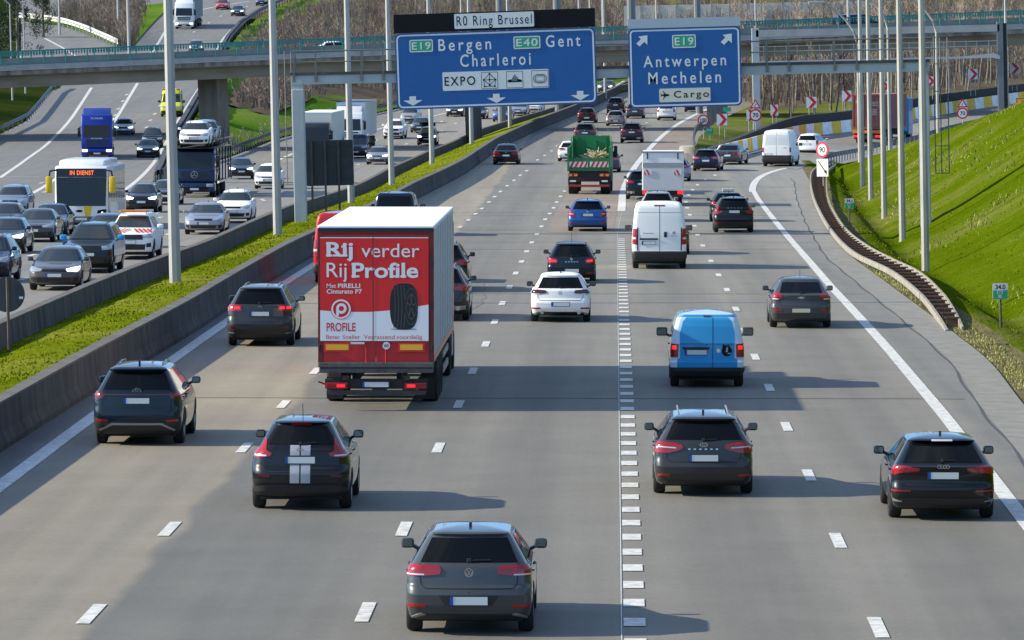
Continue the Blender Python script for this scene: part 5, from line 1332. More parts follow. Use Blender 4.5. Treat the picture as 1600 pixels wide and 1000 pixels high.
# crossover with boomerang lamps and twin stripes
jr = [(.25, .20), (.34, .06), (.50, .0), (.68, .0), (.74, .03), (.80, .07), (1.05, .10), (1.12, .14), (1.50, .50), (1.53, .46), (1.55, .50)]
jf = [(.25, .2), (.35, .05), (.6, 0), (.78, .05), (.9, .22), (1.0, .65), (1.06, .98), (1.50, 1.7), (1.55, 1.9)]
jh = [(.25, .80), (.35, .86), (.55, .885), (.80, .885), (.98, .85), (1.08, .775), (1.12, .75), (1.48, .545), (1.53, .50), (1.55, .47)]
sh = Shell(4.13, 1.77, 1.585, .78, 2.53, jr, jf, jh, 1.55, rc=.30, rbow=.13, zlow=.25, tyre=.335)
S = std(.97, 1.12, 4.13, .98, 1.7, .5)
S.update(rwin=[(-.62, 1.16), (-.58, 1.30), (-.46, 1.47), (.46, 1.47), (.58, 1.30), (.62, 1.16)], tail=[[(.53, .965), (.50, 1.01), (.60, 1.06), (.62, 1.26), (.67, 1.25), (.76, 1.10), (.92, 1.07), (.95, .975), (.76, .93)]], tail_w=[[(.60, .962), (.60, .985), (.86, .99), (.86, .965)]], reflector=[[(.54, .60), (.54, .64), (.74, .645), (.74, .605)]],
         reflmat=M_TAILDK, plate_r=(0, .90), badge=('ring_bar', 1.075, .055), wiper=(0, 1.18, .28, 1.2), whip=(.95, .26), rim=M_RIM,
         mid_r=[('third_brake_light', M_TAIL, [(-.17, 1.485), (-.17, 1.53), (.17, 1.53), (.17, 1.485)], .02), ('lower_bumper', M_PLASTIC, [(-.85, .26), (-.85, .42), (-.6, .46), (.6, .46), (.85, .42), (.85, .26)], .006)]
         + [('silver_stripe', mat("silver_stripe_film", (.36, .37, .40), .35, .3), [(a, z0), (a, z1), (a + .165, z1), (a + .165, z0)], .004) for a in (-.178, .013) for z0, z1 in ((.50, .82), (.98, 1.155))],
         seam_r=[[(0, .70), (.60, .70), (.70, .80), (.70, .93)]])
S['swin'] = [[(1.75, 1.08), (1.75, 1.46), (2.35, 1.45), (2.85, 1.15), (2.95, 1.08)], [(.95, 1.2), (1.15, 1.42), (1.69, 1.46), (1.69, 1.08)]]
PROTO['crossover'] = make_car('crossover_car', PAINT['black'], sh, S)
# tall suv with a light bar
ts = 1.135
tr = [(.2, .22), (.28, .1), (.38, .03), (.52, .0), (.62, .01), (.72, .04), (.95, .06), (1.0, .10), (1.34, .40), (1.375, .30), (1.40, .34)]
t = hatch_tabs(1.03, ts, rear=tr, hood=1.15, roof0=1.95)
sh = Shell(4.50, 1.865, 1.66, .93, 2.68, *t, 1.40 * ts, tyre=.355, zlow=.235)
S = std(1.03, ts, 4.5, 1.15, 1.95, .36)
S.update(tail_dk=[[(.0, 1.045), (.0, 1.068), (.72, 1.068), (.72, 1.045)], [(.70, .98), (.64, 1.06), (.70, 1.10), (.98, 1.12), (1.0, 1.02), (.84, .93)]], tail=[[(.74, 1.0), (.80, 1.10), (.97, 1.11), (.98, 1.06)]], reflector=[[(.60, .50), (.60, .54), (.86, .555), (.86, .51)]], plate_r=(0, .93),
         silver_r=[[(.0, .435), (.0, .475), (.52, .475), (.80, .33), (.76, .31), (.50, .435)]], trim_r=[[(0, .24), (0, .50), (.55, .50), (.92, .60), (1.02, .58), (1.02, .24)]], badge=('oval', 1.13, .085), rails=(.75, 2.55), railmat=M_GLOSSB, fin=(.8, .08), exhaust=[], seam_r=[[(.0, .64), (.64, .64), (.70, .80), (.72, .94)]], wiper=(0, 1.17, .1, 1.18))
PROTO['suv_bar'] = make_car('sport_utility_car', PAINT['teal_black'], sh, S)
# rounded suv with four-pane lamps
t = hatch_tabs(1.03, 1.145, rear=[(.2, .2), (.3, .08), (.42, .02), (.55, 0), (.66, .03), (.72, .07), (.95, .09), (1.0, .12), (1.35, .40), (1.38, .34), (1.40, .38)], hood=1.1, roof0=1.85)
sh = Shell(4.50, 1.86, 1.67, .92, 2.73, *t, 1.40 * 1.145, tyre=.355, rc=.26, zlow=.235)
S = std(1.03, 1.145, 4.5, 1.1, 1.85, .38)
S.update(tail=[[(.50, .97), (.50, 1.13), (.96, 1.14), (.97, .98)]], tail_on=[[(.55, 1.03), (.55, 1.09), (.68, 1.09), (.68, 1.03)], [(.74, 1.03), (.74, 1.09), (.88, 1.09), (.88, 1.03)]], reflector=[[(.66, .48), (.66, .56), (.80, .57), (.80, .49)]], reflmat=M_TAILDK, plate_r=(0, .90), trim_r=[[(0, .24), (0, .54), (.52, .54), (.70, .66), (1.02, .62), (1.02, .24)]],
         badge=('double_chevron', 1.10, .06), rails=(.7, 2.6), seam_r=[[(0, .68), (.62, .68), (.68, .86), (.70, .97)]], wiper=(0, 1.19, .3, 1.2), silver_r=[[(.70, .36), (.70, .38), (.92, .40), (.92, .38)]])
PROTO['suv_round'] = make_car('sport_utility_car', PAINT['graphite'], sh, S)
# estate
wr = [(.2, .22), (.28, .10), (.40, .02), (.55, .0), (.64, .03), (.70, .06), (.93, .08), (.98, .12), (1.34, .42), (1.375, .34), (1.40, .38)]
def estate(kind):
    t = hatch_tabs(1.02, 1.02, rear=wr, hood=1.22, roof0=1.98)
    sh = Shell(4.67, 1.825, 1.49, 1.0, 2.70, *t, 1.40 * 1.02, tyre=.325)
    S = std(1.02, 1.02, 4.67, 1.22, 1.98, .38, wag=True)
    S.update(seam_r=[[(0, .64), (.60, .64), (.67, .72), (.68, .80)]], reflector=[[(.62, .38), (.62, .425), (.86, .43), (.86, .39)]], wiper=(0, 1.04, .25, 1.05), rails=(.6, 2.9), fin=(.85, .05), plate_r=(0, .715))
    if kind == 'arc': S.update(tail=[[(.37, .90), (.40, .95), (.62, .985), (.90, 1.0), (1.0, .95), (1.0, .82), (.66, .80), (.46, .85)]], tail_w=[[(.50, .885), (.50, .905), (.84, .93), (.90, .90), (.86, .875), (.82, .905)]], badge=('oval', .955, .07), mid_r=[('word_mark', M_CHROME, [(-.28 + .1 * k, .865), (-.28 + .1 * k, .885), (-.24 + .1 * k, .885), (-.24 + .1 * k, .865)], .006) for k in range(6)] + [('diffuser', M_PLASTIC, [(-.7, .225), (-.66, .31), (.66, .31), (.7, .225)])])
    else: S.update(tail=[[(.62, .66), (.58, .93), (.88, .96), (.98, .92), (.98, .76), (.80, .72), (.78, .66)]], tail_w=[[(.66, .80), (.66, .84), (.84, .85), (.84, .81)]], badge=('disc', .93, .05), rails=None, mid_r=[('diffuser', M_PLASTIC, [(-.7, .225), (-.66, .31), (.66, .31), (.7, .225)])], plate_r=(0, .78))
    return sh, S
sh, S = estate('arc'); PROTO['estate'] = make_car('estate_car', PAINT['graphite'], sh, S)
sh, S = estate('c'); PROTO['estate_c'] = make_car('estate_car', PAINT['blue'], sh, S)
# sporty hatch with slim lamps
t = hatch_tabs(1.015, .985, rear=[(.2, .2), (.30, .07), (.42, .01), (.58, .0), (.68, .05), (.80, .05), (.955, .03), (.985, .12), (1.355, .58), (1.38, .50), (1.40, .54)], hood=1.3, roof0=2.05)
sh = Shell(4.34, 1.816, 1.44, .86, 2.63, *t, 1.40 * .985, tyre=.33)
S = std(1.015, .985, 4.34, 1.3, 2.05, .55)
S.update(tail=[[(.42, .875), (.40, .91), (.66, .945), (.92, .95), (1.0, .93), (1.0, .84), (.84, .80), (.70, .845)]], tailmat=M_TAIL, tail_dk=[[(.40, .86), (.40, .88), (.7, .85), (.7, .83)]], reflector=[[(.56, .515), (.56, .535), (.94, .55), (.94, .52)]], plate_r=(0, .79), badge=('rings', .945, .035), fin=(1.05, .05), wiper=(0, 1.035, .2, 1.04),
         mid_r=[('spoiler_light', M_LAMPW, [(-.18, 1.345), (-.18, 1.37), (.18, 1.37), (.18, 1.345)], .012), ('diffuser', M_PLASTIC, [(-.78, .222), (-.74, .40), (.74, .40), (.78, .222)])], gloss_r=[[(.78, .36), (.74, .48), (.90, .52), (.92, .34)]], silver_r=[[(.70, .335), (.72, .355), (.92, .40), (.90, .345)]], seam_r=[[(0, .62), (.62, .63), (.68, .76), (.69, .82)]], mirror_mat=M_GLOSSB, rim=mat("dark_alloy", (.10, .10, .105), .35, .7))
PROTO['sport_hatch'] = make_car('hatchback_car', PAINT['black'], sh, S)
# rounded hatch with round lamps
t = hatch_tabs(1.0, 1.01, rear=[(.2, .2), (.3, .06), (.44, .0), (.62, .0), (.70, .05), (.78, .06), (.96, .06), (1.0, .14), (1.355, .72), (1.38, .74), (1.40, .80)], hood=1.2, roof0=1.95)
sh = Shell(4.51, 1.79, 1.475, .93, 2.685, *t, 1.40 * 1.01, tyre=.33)
S = std(1.0, 1.01, 4.51, 1.2, 1.95, .8)
S.update(tail=[[(.58, .87), (.55, .94), (.58, 1.01), (.68, 1.04), (.86, 1.02), (.93, .94), (.88, .84), (.70, .83)]], tail_w=[[(.66, .845), (.66, .875), (.84, .885), (.84, .855)]], reflector=[[(.56, .515), (.56, .57), (.80, .575), (.80, .52)]], plate_r=(0, .53, .26, .056, M_PLATEY), badge=('bowtie', .90, .09), whip=(1.25, .2), wiper=(0, 1.04, .25, 1.05), seam_r=[[(0, .655), (.56, .66), (.62, .74), (.60, .83)]], rwin=[(-.62, 1.035), (-.54, 1.33), (.54, 1.33), (.62, 1.035)])
PROTO['round_hatch'] = make_car('hatchback_car', PAINT['grey'], sh, S)
# small hatch
t = hatch_tabs(.96, .985, rear=[(.2, .2), (.3, .06), (.44, .0), (.60, .0), (.66, .03), (.88, .05), (.93, .10), (1.355, .50), (1.38, .46), (1.40, .5)], hood=1.0, roof0=1.75)
sh = Shell(4.06, 1.72, 1.445, .72, 2.47, *t, 1.40 * .985, tyre=.31)
S = std(.96, .985, 4.06, 1.0, 1.75, .5)
S.update(tail=[[(.50, .72), (.48, .84), (.60, .88), (.86, .90), (.92, .80), (.80, .72)]], tail_on=[[(.54, .76), (.54, .82), (.74, .84), (.74, .77)]], reflector=[[(.55, .36), (.55, .40), (.80, .41), (.80, .37)]], plate_r=(0, .46), badge=('disc', .86, .05), whip=(.9, .3), wiper=(0, .96, .25, .97), rwin=[(-.62, .95), (-.50, 1.30), (.50, 1.30), (.62, .95)], seam_r=[[(0, .60), (.56, .60), (.60, .70)]], mid_r=[('word_mark', M_CHROME, [(-.22 + .1 * k, .755), (-.22 + .1 * k, .775), (-.16 + .1 * k, .775), (-.16 + .1 * k, .755)], .006) for k in range(5)])
PROTO['small_hatch'] = make_car('hatchback_car', PAINT['deep_blue_black'], sh, S)
# suv with tall L lamps, black trim
t = hatch_tabs(1.04, 1.13, rear=[(.2, .2), (.3, .07), (.42, .02), (.55, 0), (.66, .03), (.72, .07), (.92, .08), (.98, .13), (1.35, .50), (1.375, .42), (1.40, .46)], hood=1.25, roof0=2.05)
sh = Shell(4.69, 1.90, 1.655, .95, 2.86, *t, 1.40 * 1.13, tyre=.36, zlow=.235)
S = std(1.04, 1.13, 4.69, 1.25, 2.05, .45)
S.update(tail=[[(.70, .88), (.52, .98), (.55, 1.03), (.72, 1.0), (.71, 1.28), (.77, 1.27), (.92, 1.02), (1.02, .98), (1.0, .90)]], reflector=[[(.6, .43), (.6, .46), (.92, .48), (.92, .44)]], plate_r=(0, .98), trim_r=[[(0, .24), (0, .50), (.9, .52), (1.04, .6), (1.04, .24)]], mid_r=[('word_mark', M_CHROME, [(-.3 + .15 * k, 1.13), (-.3 + .15 * k, 1.155), (-.23 + .15 * k, 1.155), (-.23 + .15 * k, 1.13)], .006) for k in range(5)], rails=(.8, 2.8), railmat=M_GLOSSB, fin=(.95, .05), rwin=sc([(-.60, 1.07), (-.52, 1.33), (.52, 1.33), (.60, 1.07)], 1.04, 1.13))
PROTO['suv_tall'] = make_car('sport_utility_car', PAINT['black'], sh, S)
# generic suv
t = hatch_tabs(1.04, 1.135, rear=tr, hood=1.25, roof0=2.0)
sh = Shell(4.66, 1.89, 1.67, .95, 2.81, *t, 1.40 * 1.135, tyre=.36, zlow=.235)
S = std(1.04, 1.135, 4.66, 1.25, 2.0, .4)
S.update(tail=[[(.46, .94), (.46, 1.02), (.64, 1.09), (.94, 1.12), (1.03, 1.08), (1.03, .94), (.8, .92)]], reflector=[[(.6, .52), (.6, .55), (.9, .56), (.9, .53)]], reflmat=M_TAILDK, plate_r=(0, .88), trim_r=[[(0, .24), (0, .55), (.9, .58), (1.04, .66), (1.04, .24)]], rails=(.75, 2.7), fin=(.8, .07), badge=('disc', 1.09, .05), exhaust=[(.60, .40, .07)], silver_r=[[(.40, .34), (.40, .46), (.84, .48), (.84, .36)]], seam_r=[[(0, .66), (.62, .66), (.70, .9)]])
PROTO['suv'] = make_car('sport_utility_car', PAINT['black'], sh, S)
# saloon
dr = [(.2, .22), (.3, .08), (.44, .01), (.60, .0), (.68, .04), (.92, .03), (.965, .10), (.985, .30), (1.0, .42), (1.35, 1.12), (1.40, 1.35)]
t = hatch_tabs(1.03, 1.0, rear=dr, hood=1.35, roof0=2.15)
sh = Shell(4.75, 1.84, 1.46, 1.0, 2.82, *t, 1.40, tyre=.33)
S = std(1.03, 1.0, 4.75, 1.35, 2.15, 1.15)
S.update(tail=[[(.42, .74), (.40, .86), (.66, .89), (.98, .90), (1.02, .80), (.86, .73)]], plate_r=(0, .66), reflector=[[(.6, .36), (.6, .39), (.88, .40), (.88, .37)]], rwin=[(-.66, 1.015), (-.55, 1.33), (.55, 1.33), (.66, 1.015)], badge=('disc', .88, .045), fin=(1.7, .06), mid_r=[('diffuser', M_PLASTIC, [(-.7, .222), (-.66, .31), (.66, .31), (.7, .222)])], seam_r=[[(0, .60), (.56, .60), (.62, .72)]])
S['swin'] = [[(1.95, .985), (1.95, 1.34), (2.55, 1.335), (3.15, 1.04), (3.25, .985)], [(.95, 1.02), (1.25, 1.30), (1.89, 1.34), (1.89, .985)]]
PROTO['saloon'] = make_car('saloon_car', PAINT['black'], sh, S)
# pickup / big off-roader seen from the front
t = hatch_tabs(1.05, 1.26, rear=[(.2, .1), (.3, .02), (.5, 0), (.9, .0), (.97, .04), (1.34, .12), (1.40, .2)], hood=1.5, roof0=2.15)
t[1][:] = [(.25, .18), (.38, .05), (.6, 0), (.95, .03), (1.02, .1), (1.08, .5), (1.14, 1.1), (1.19, 1.45), (1.70, 2.1), (1.76, 2.3)]
sh = Shell(5.3, 1.88, 1.83, 1.2, 3.2, *t, 1.40 * 1.26, tyre=.39, zlow=.32, fc=.22, fbow=.08)
S = std(1.05, 1.26, 5.3, 1.5, 2.15, 1.5)
S.update(head=[[(.55, .86), (.52, 1.0), (.95, 1.03), (1.0, .9)]], mid_f=[('grille', M_GLOSSB, [(-.54, .80), (-.56, 1.0), (.56, 1.0), (.54, .80)]), ('lower_intake', M_PLASTIC, [(-.62, .40), (-.66, .62), (.66, .62), (.62, .40)])], fog=[[(.68, .5), (.68, .66), (.9, .68), (.9, .52)]], plate_f=(0, .70), tail=[[(.84, .8), (.84, 1.1), (1.0, 1.1), (1.0, .8)]], plate_r=(0, .5), mirror=(3.4, 1.2, 1.25), rails=(1.5, 3.0))
S['swin'] = [[(2.55, 1.22), (2.55, 1.66), (3.1, 1.64), (3.55, 1.26)], [(1.55, 1.22), (1.6, 1.62), (2.48, 1.66), (2.48, 1.22)]]
PROTO['pickup'] = make_car('off_road_pickup', PAINT['white'], sh, S)
# boxy compact people carrier
t = hatch_tabs(1.0, 1.13, rear=[(.2, .2), (.3, .05), (.44, .0), (.66, .02), (.95, .04), (1.0, .06), (1.34, .20), (1.40, .26)], hood=.95, roof0=1.7)
sh = Shell(4.3, 1.80, 1.66, .85, 2.65, *t, 1.40 * 1.13, tyre=.32)
S = std(1.0, 1.13, 4.3, .95, 1.7, .22, wag=True)
S.update(tail=[[(.72, .82), (.70, 1.14), (.86, 1.16), (.95, 1.1), (.95, .84)]], plate_r=(0, .86), badge=('disc', 1.08, .05), rwin=[(-.66, 1.15), (-.58, 1.5), (.58, 1.5), (.66, 1.15)], mid_r=[('diffuser', M_PLASTIC, [(-.8, .23), (-.8, .4), (.8, .4), (.8, .23)])])
PROTO['carrier'] = make_car('people_carrier_car', PAINT['silver'], sh, S)

# ---- vans
def van_tabs(W, H, ztop, belt, hood, roof0, zl=.3):
    rr = [(zl, .12), (zl + .12, .02), (.62, .0), (.66, .05), (belt, .06), (H * .8, .12), (ztop - .12, .17), (ztop, .24)]
    fr = [(zl, .14), (zl + .15, .02), (.65, 0), (.9, .06), (1.0, .18), (belt - .1, hood - .3), (belt, hood), (ztop - .25, roof0), (ztop, roof0 + .25)]
    w = W / 2
    hf = [(zl, w - .07), (zl + .15, w - .01), (.9, w), (belt, w - .02), (ztop - .3, w - .10), (ztop - .08, w - .16), (ztop, w - .24)]
    return rr, fr, hf
def van(name, paint_, L, W, H, ro, wb, spec):
    zt = H - .07; t = van_tabs(W, H, zt, spec['belt'], spec['hood'], spec['roof0'])
    sh = Shell(L, W, H, ro, wb, *t, zt, rc=.13, fc=.3, rbow=.03, taper=.02, zlow=.3, tyre=spec.get('tyre', .345))
    w = W / 2; belt = spec['belt']
    S = dict(fwin=[(-w * .86, belt + .03), (-w * .76, zt - .32), (w * .76, zt - .32), (w * .86, belt + .03)], swin=[[(L - spec['roof0'] - .75, belt + .04), (L - spec['roof0'] - .72, zt - .36), (L - spec['roof0'] - .05, zt - .36), (L - spec['hood'] - .35, belt + .12), (L - spec['hood'] - .3, belt + .04)]],
             head=[[(w * .55, .86), (w * .5, 1.0), (w * .98, 1.1), (w * 1.02, .92)]], mid_f=[('grille', M_GLOSSB, [(-w * .45, .78), (-w * .45, .98), (w * .45, .98), (w * .45, .78)]), ('front_bumper', M_PLASTIC, [(-w, .32), (-w, .62), (w, .62), (w, .32)])], plate_f=(0, .55), mirror=(L - spec['hood'] - .25, belt + .02, 1.35), mirror_mat=M_PLASTIC,
             seam_side=[(L - spec['roof0'] - .85, .4, zt - .3), (L - spec['hood'] - .2, .45, belt)], handle_mat=M_PLASTIC, handles=[(L - spec['roof0'] - .6, belt - .12)])
    S.update(spec['S']); return make_car(name, PAINT[paint_] if isinstance(paint_, str) else paint_, sh, S)
seamline = lambda z0, z1: [('door_seam', M_SEAM, [(-.007, z0), (-.007, z1), (.007, z1), (.007, z0)], .003)]
def hseam(z, a): return ('door_seam', M_SEAM, [(-a, z - .006), (-a, z + .006), (a, z + .006), (a, z - .006)], .003)
PROTO['van'] = van('panel_van', 'white', 5.41, 2.05, 2.52, 1.0, 3.45, dict(belt=1.32, hood=.85, roof0=1.75, S=dict(
    tail=[[(.84, .92), (.84, 1.50), (.94, 1.53), (1.06, 1.50), (1.08, .95)]], tail_w=[[(.88, 1.12), (.88, 1.2), (1.02, 1.2), (1.02, 1.12)]],
    mid_r=seamline(.66, 2.36) + [hseam(2.12, .82), ('third_brake_light', M_TAILDK, [(-.2, 2.36), (-.2, 2.40), (.2, 2.40), (.2, 2.36)], .012), ('rear_bumper', M_PLASTIC, [(-1.08, .31), (-1.08, .66), (1.08, .66), (1.08, .31)], .03), ('plate_bar', M_GLOSSB, [(-.74, 1.10), (-.74, 1.16), (-.06, 1.16), (-.06, 1.10)], .02), ('door_lock', M_GLOSSB, [(.17, 1.20), (.17, 1.40), (.28, 1.40), (.28, 1.20)], .02), ('word_mark', M_SILVERT, [(-.62, 1.34), (-.62, 1.36), (-.24, 1.36), (-.24, 1.34)], .006), ('round_mark', M_SILVERT, [(.54 + .06 * math.cos(k), 1.36 + .06 * math.sin(k)) for k in np.linspace(0, 5.9, 12)], .006), ('word_mark', M_SILVERT, [(.44, 1.24), (.44, 1.26), (.64, 1.26), (.64, 1.24)], .006)],
    plate_r=(-.40, .98), gloss_r=[[(.80, .70), (.80, 1.56), (.84, 1.56), (.84, .70)]])))
PROTO['high_van'] = van('panel_van', 'white', 5.5, 2.06, 2.55, 1.05, 3.3, dict(belt=1.35, hood=.9, roof0=1.8, S=dict(
    tail=[[(.90, 1.0), (.90, 1.34), (1.06, 1.34), (1.06, 1.0)]], mid_r=seamline(.66, 2.4) + [('window_recess', mat("pale_panel", (.60, .62, .65), .4), [(-.80, 1.5), (-.74, 2.2), (-.05, 2.2), (-.05, 1.5)], .004), ('window_recess', MATS["pale_panel"], [(.05, 1.5), (.05, 2.2), (.74, 2.2), (.80, 1.5)], .004), ('rear_bumper', M_PLASTIC, [(-1.08, .31), (-1.08, .8), (1.08, .8), (1.08, .31)], .03), ('word_mark', M_SILVERT, [(.5, 1.3), (.5, 1.34), (.7, 1.34), (.7, 1.3)])], plate_r=(-.55, .86))))
M_BLUEW = paint("blue_wrap", (.022, .285, .60), .0)
PROTO['small_van'] = van('delivery_van', 'blue_white', 4.41, 1.795, 1.83, .85, 2.68, dict(belt=1.08, hood=.95, roof0=1.75, tyre=.32, S=dict(
    tail=[[(.70, .74), (.68, 1.06), (.88, 1.07), (.90, .75)]], tail_on=[[(.74, .93), (.74, 1.02), (.84, 1.02), (.84, .93)]],
    mid_r=[('blue_doors', M_BLUEW, [(-.72, .50), (-.72, .70), (-.655, .72), (-.655, 1.10), (-.66, 1.30), (-.58, 1.60), (-.50, 1.69), (.50, 1.69), (.58, 1.60), (.66, 1.30), (.655, 1.10), (.655, .72), (.72, .70), (.72, .50)], .004), ('blue_roof_edge', M_BLUEW, [(-.74, 1.70), (-.72, 1.757), (.72, 1.757), (.74, 1.70)], .004), ('door_seam', M_SEAM, [(.127, .5), (.127, 1.68), (.140, 1.68), (.140, .5)], .007), ('door_seam', M_SEAM, [(-.66, 1.055), (-.66, 1.065), (.66, 1.065), (.66, 1.055)], .0065), ('third_brake_light', M_TAILDK, [(-.09, 1.70), (-.09, 1.73), (.09, 1.73), (.09, 1.70)], .014), ('rear_bumper', M_PLASTIC, [(-.92, .31), (-.92, .50), (.92, .50), (.92, .31)], .03), ('plate_bar', M_GLOSSB, [(-.58, .93), (-.60, .985), (.06, .985), (.04, .93)], .025),
           ('black_sticker', M_SBLACK, [(.47 + .125 * math.cos(k), .89 + .125 * math.sin(k)) for k in np.linspace(0, 6.1, 20)], .008), ('black_sticker', M_SBLACK, [(.36, .95), (.37, 1.06), (.41, 1.03), (.50, 1.03), (.52, 1.06), (.55, .95)], .0085), ('sticker_print', mat("grey_sticker_print", (.32, .32, .33), .5), [(.44, .86), (.46, .98), (.50, .99), (.49, .87)], .011), ('sticker_print', MATS["grey_sticker_print"], [(.49, .82), (.49, .845), (.57, .85), (.57, .825)], .011), ('round_mark', M_CHROME, [(.27 + .05 * math.cos(k), .90 + .05 * math.sin(k)) for k in np.linspace(0, 5.9, 14)], .009), ('door_lock', M_GLOSSB, [(-.03, 1.03), (-.03, 1.05), (0, 1.05), (0, 1.03)], .01)],
    plate_r=(-.27, .86), reflector=[[(.60, .36), (.60, .40), (.80, .41), (.80, .37)]], reflmat=M_TAILDK)))
PROTO['bus_van'] = van('minibus', 'navy', 5.0, 1.95, 2.0, 1.0, 3.0, dict(belt=1.15, hood=.85, roof0=1.7, S=dict(tail=[[(.82, .9), (.82, 1.3), (.98, 1.3), (.98, .9)]], rwin=[(-.78, 1.18), (-.70, 1.80), (.70, 1.80), (.78, 1.18)], plate_r=(0, .8), mid_r=[('rear_bumper', M_PLASTIC, [(-1, .31), (-1, .5), (1, .5), (1, .31)], .02)], swin=[[(.3, 1.2), (.35, 1.78), (1.6, 1.78), (1.6, 1.2)], [(1.68, 1.2), (1.68, 1.78), (3.0, 1.78), (3.4, 1.3), (3.4, 1.2)]])))
# ---------------------------------------------------------------- lorries and the bus (local frame: forward is +y)
M_TRED = mat("lorry_red", (.55, .010, .012), .4, coat=.3, var=.06, scale=1)
M_ADRED = mat("advert_red", (.68, .014, .012), .45)
M_ADWHITE = mat("advert_white", (.78, .78, .80), .45)
M_CURT = mat("white_curtain_side", (.56, .55, .54), .6, var=.08, scale=1.5, bump=.1, stretch=(1, .4, 2))
M_TROOF = mat("white_roof_sheet", (.80, .81, .84), .6, var=.05, scale=.8, bump=.15)
M_TUNDER = mat("dirty_chassis", (.022, .021, .020), .8, var=.3)
M_REFY = mat("reflective_yellow", (.85, .42, .02), .4)
M_REFR = mat("reflective_red", (.62, .03, .02), .4)
BIGT = {}
M_GLASS2 = mat("lorry_windscreen", (.012, .016, .018), .05, spec=.45)
def big_wheel(root, x, y, r, w, right):
    k = (r, w)
    if k not in BIGT:
        a = MB().lathe([(-w / 2 + .1, r * .55), (-w / 2, r * .6), (-w / 2, r * .92), (-w / 2 + .04, r), (w / 2 - .04, r), (w / 2, r * .92), (w / 2, r * .6), (w / 2 - .1, r * .55)], 26, 'x').build('wheel', M_TYRE, root, True)
        b = MB().lathe([(w / 2 - .12, r * .57), (w / 2 - .03, r * .57), (w / 2 - .05, r * .5), (w / 2 - .12, r * .42), (w / 2 - .02, r * .22), (w / 2 - .02, .01)], 20, 'x').build('rim', M_STEEL, a, True); BIGT[k] = (a.data, b.data)
    else:
        a = bpy.data.objects.new('wheel', BIGT[k][0]); C.objects.link(a); a.parent = root
        b = bpy.data.objects.new('rim', BIGT[k][1]); C.objects.link(b); b.parent = a
    a.location = (x, y, r); a.rotation_euler = (0, 0, 0 if right else math.pi)
def axles(root, ys, hw, r=.50, w=.36):
    for y in ys:
        for sg in (-1, 1): big_wheel(root, sg * (hw - w / 2), y, r, w, sg > 0)
def bevel_prism(poly, x0, x1, c):
    mb = MB().prism_x(poly, x0, x1); me = bpy.data.meshes.new("tmp"); me.from_pydata(mb.v, [], mb.f); bm = bmesh.new(); bm.from_mesh(me)
    bmesh.ops.recalc_face_normals(bm, faces=bm.faces[:]); bmesh.ops.bevel(bm, geom=bm.edges[:], offset=c, segments=3, affect='EDGES', profile=.5, clamp_overlap=True)
    o = MB(); bm.verts.index_update(); o.add([v.co for v in bm.verts], [[v.index for v in f.verts] for f in bm.faces]); bm.free(); bpy.data.meshes.remove(me); return o
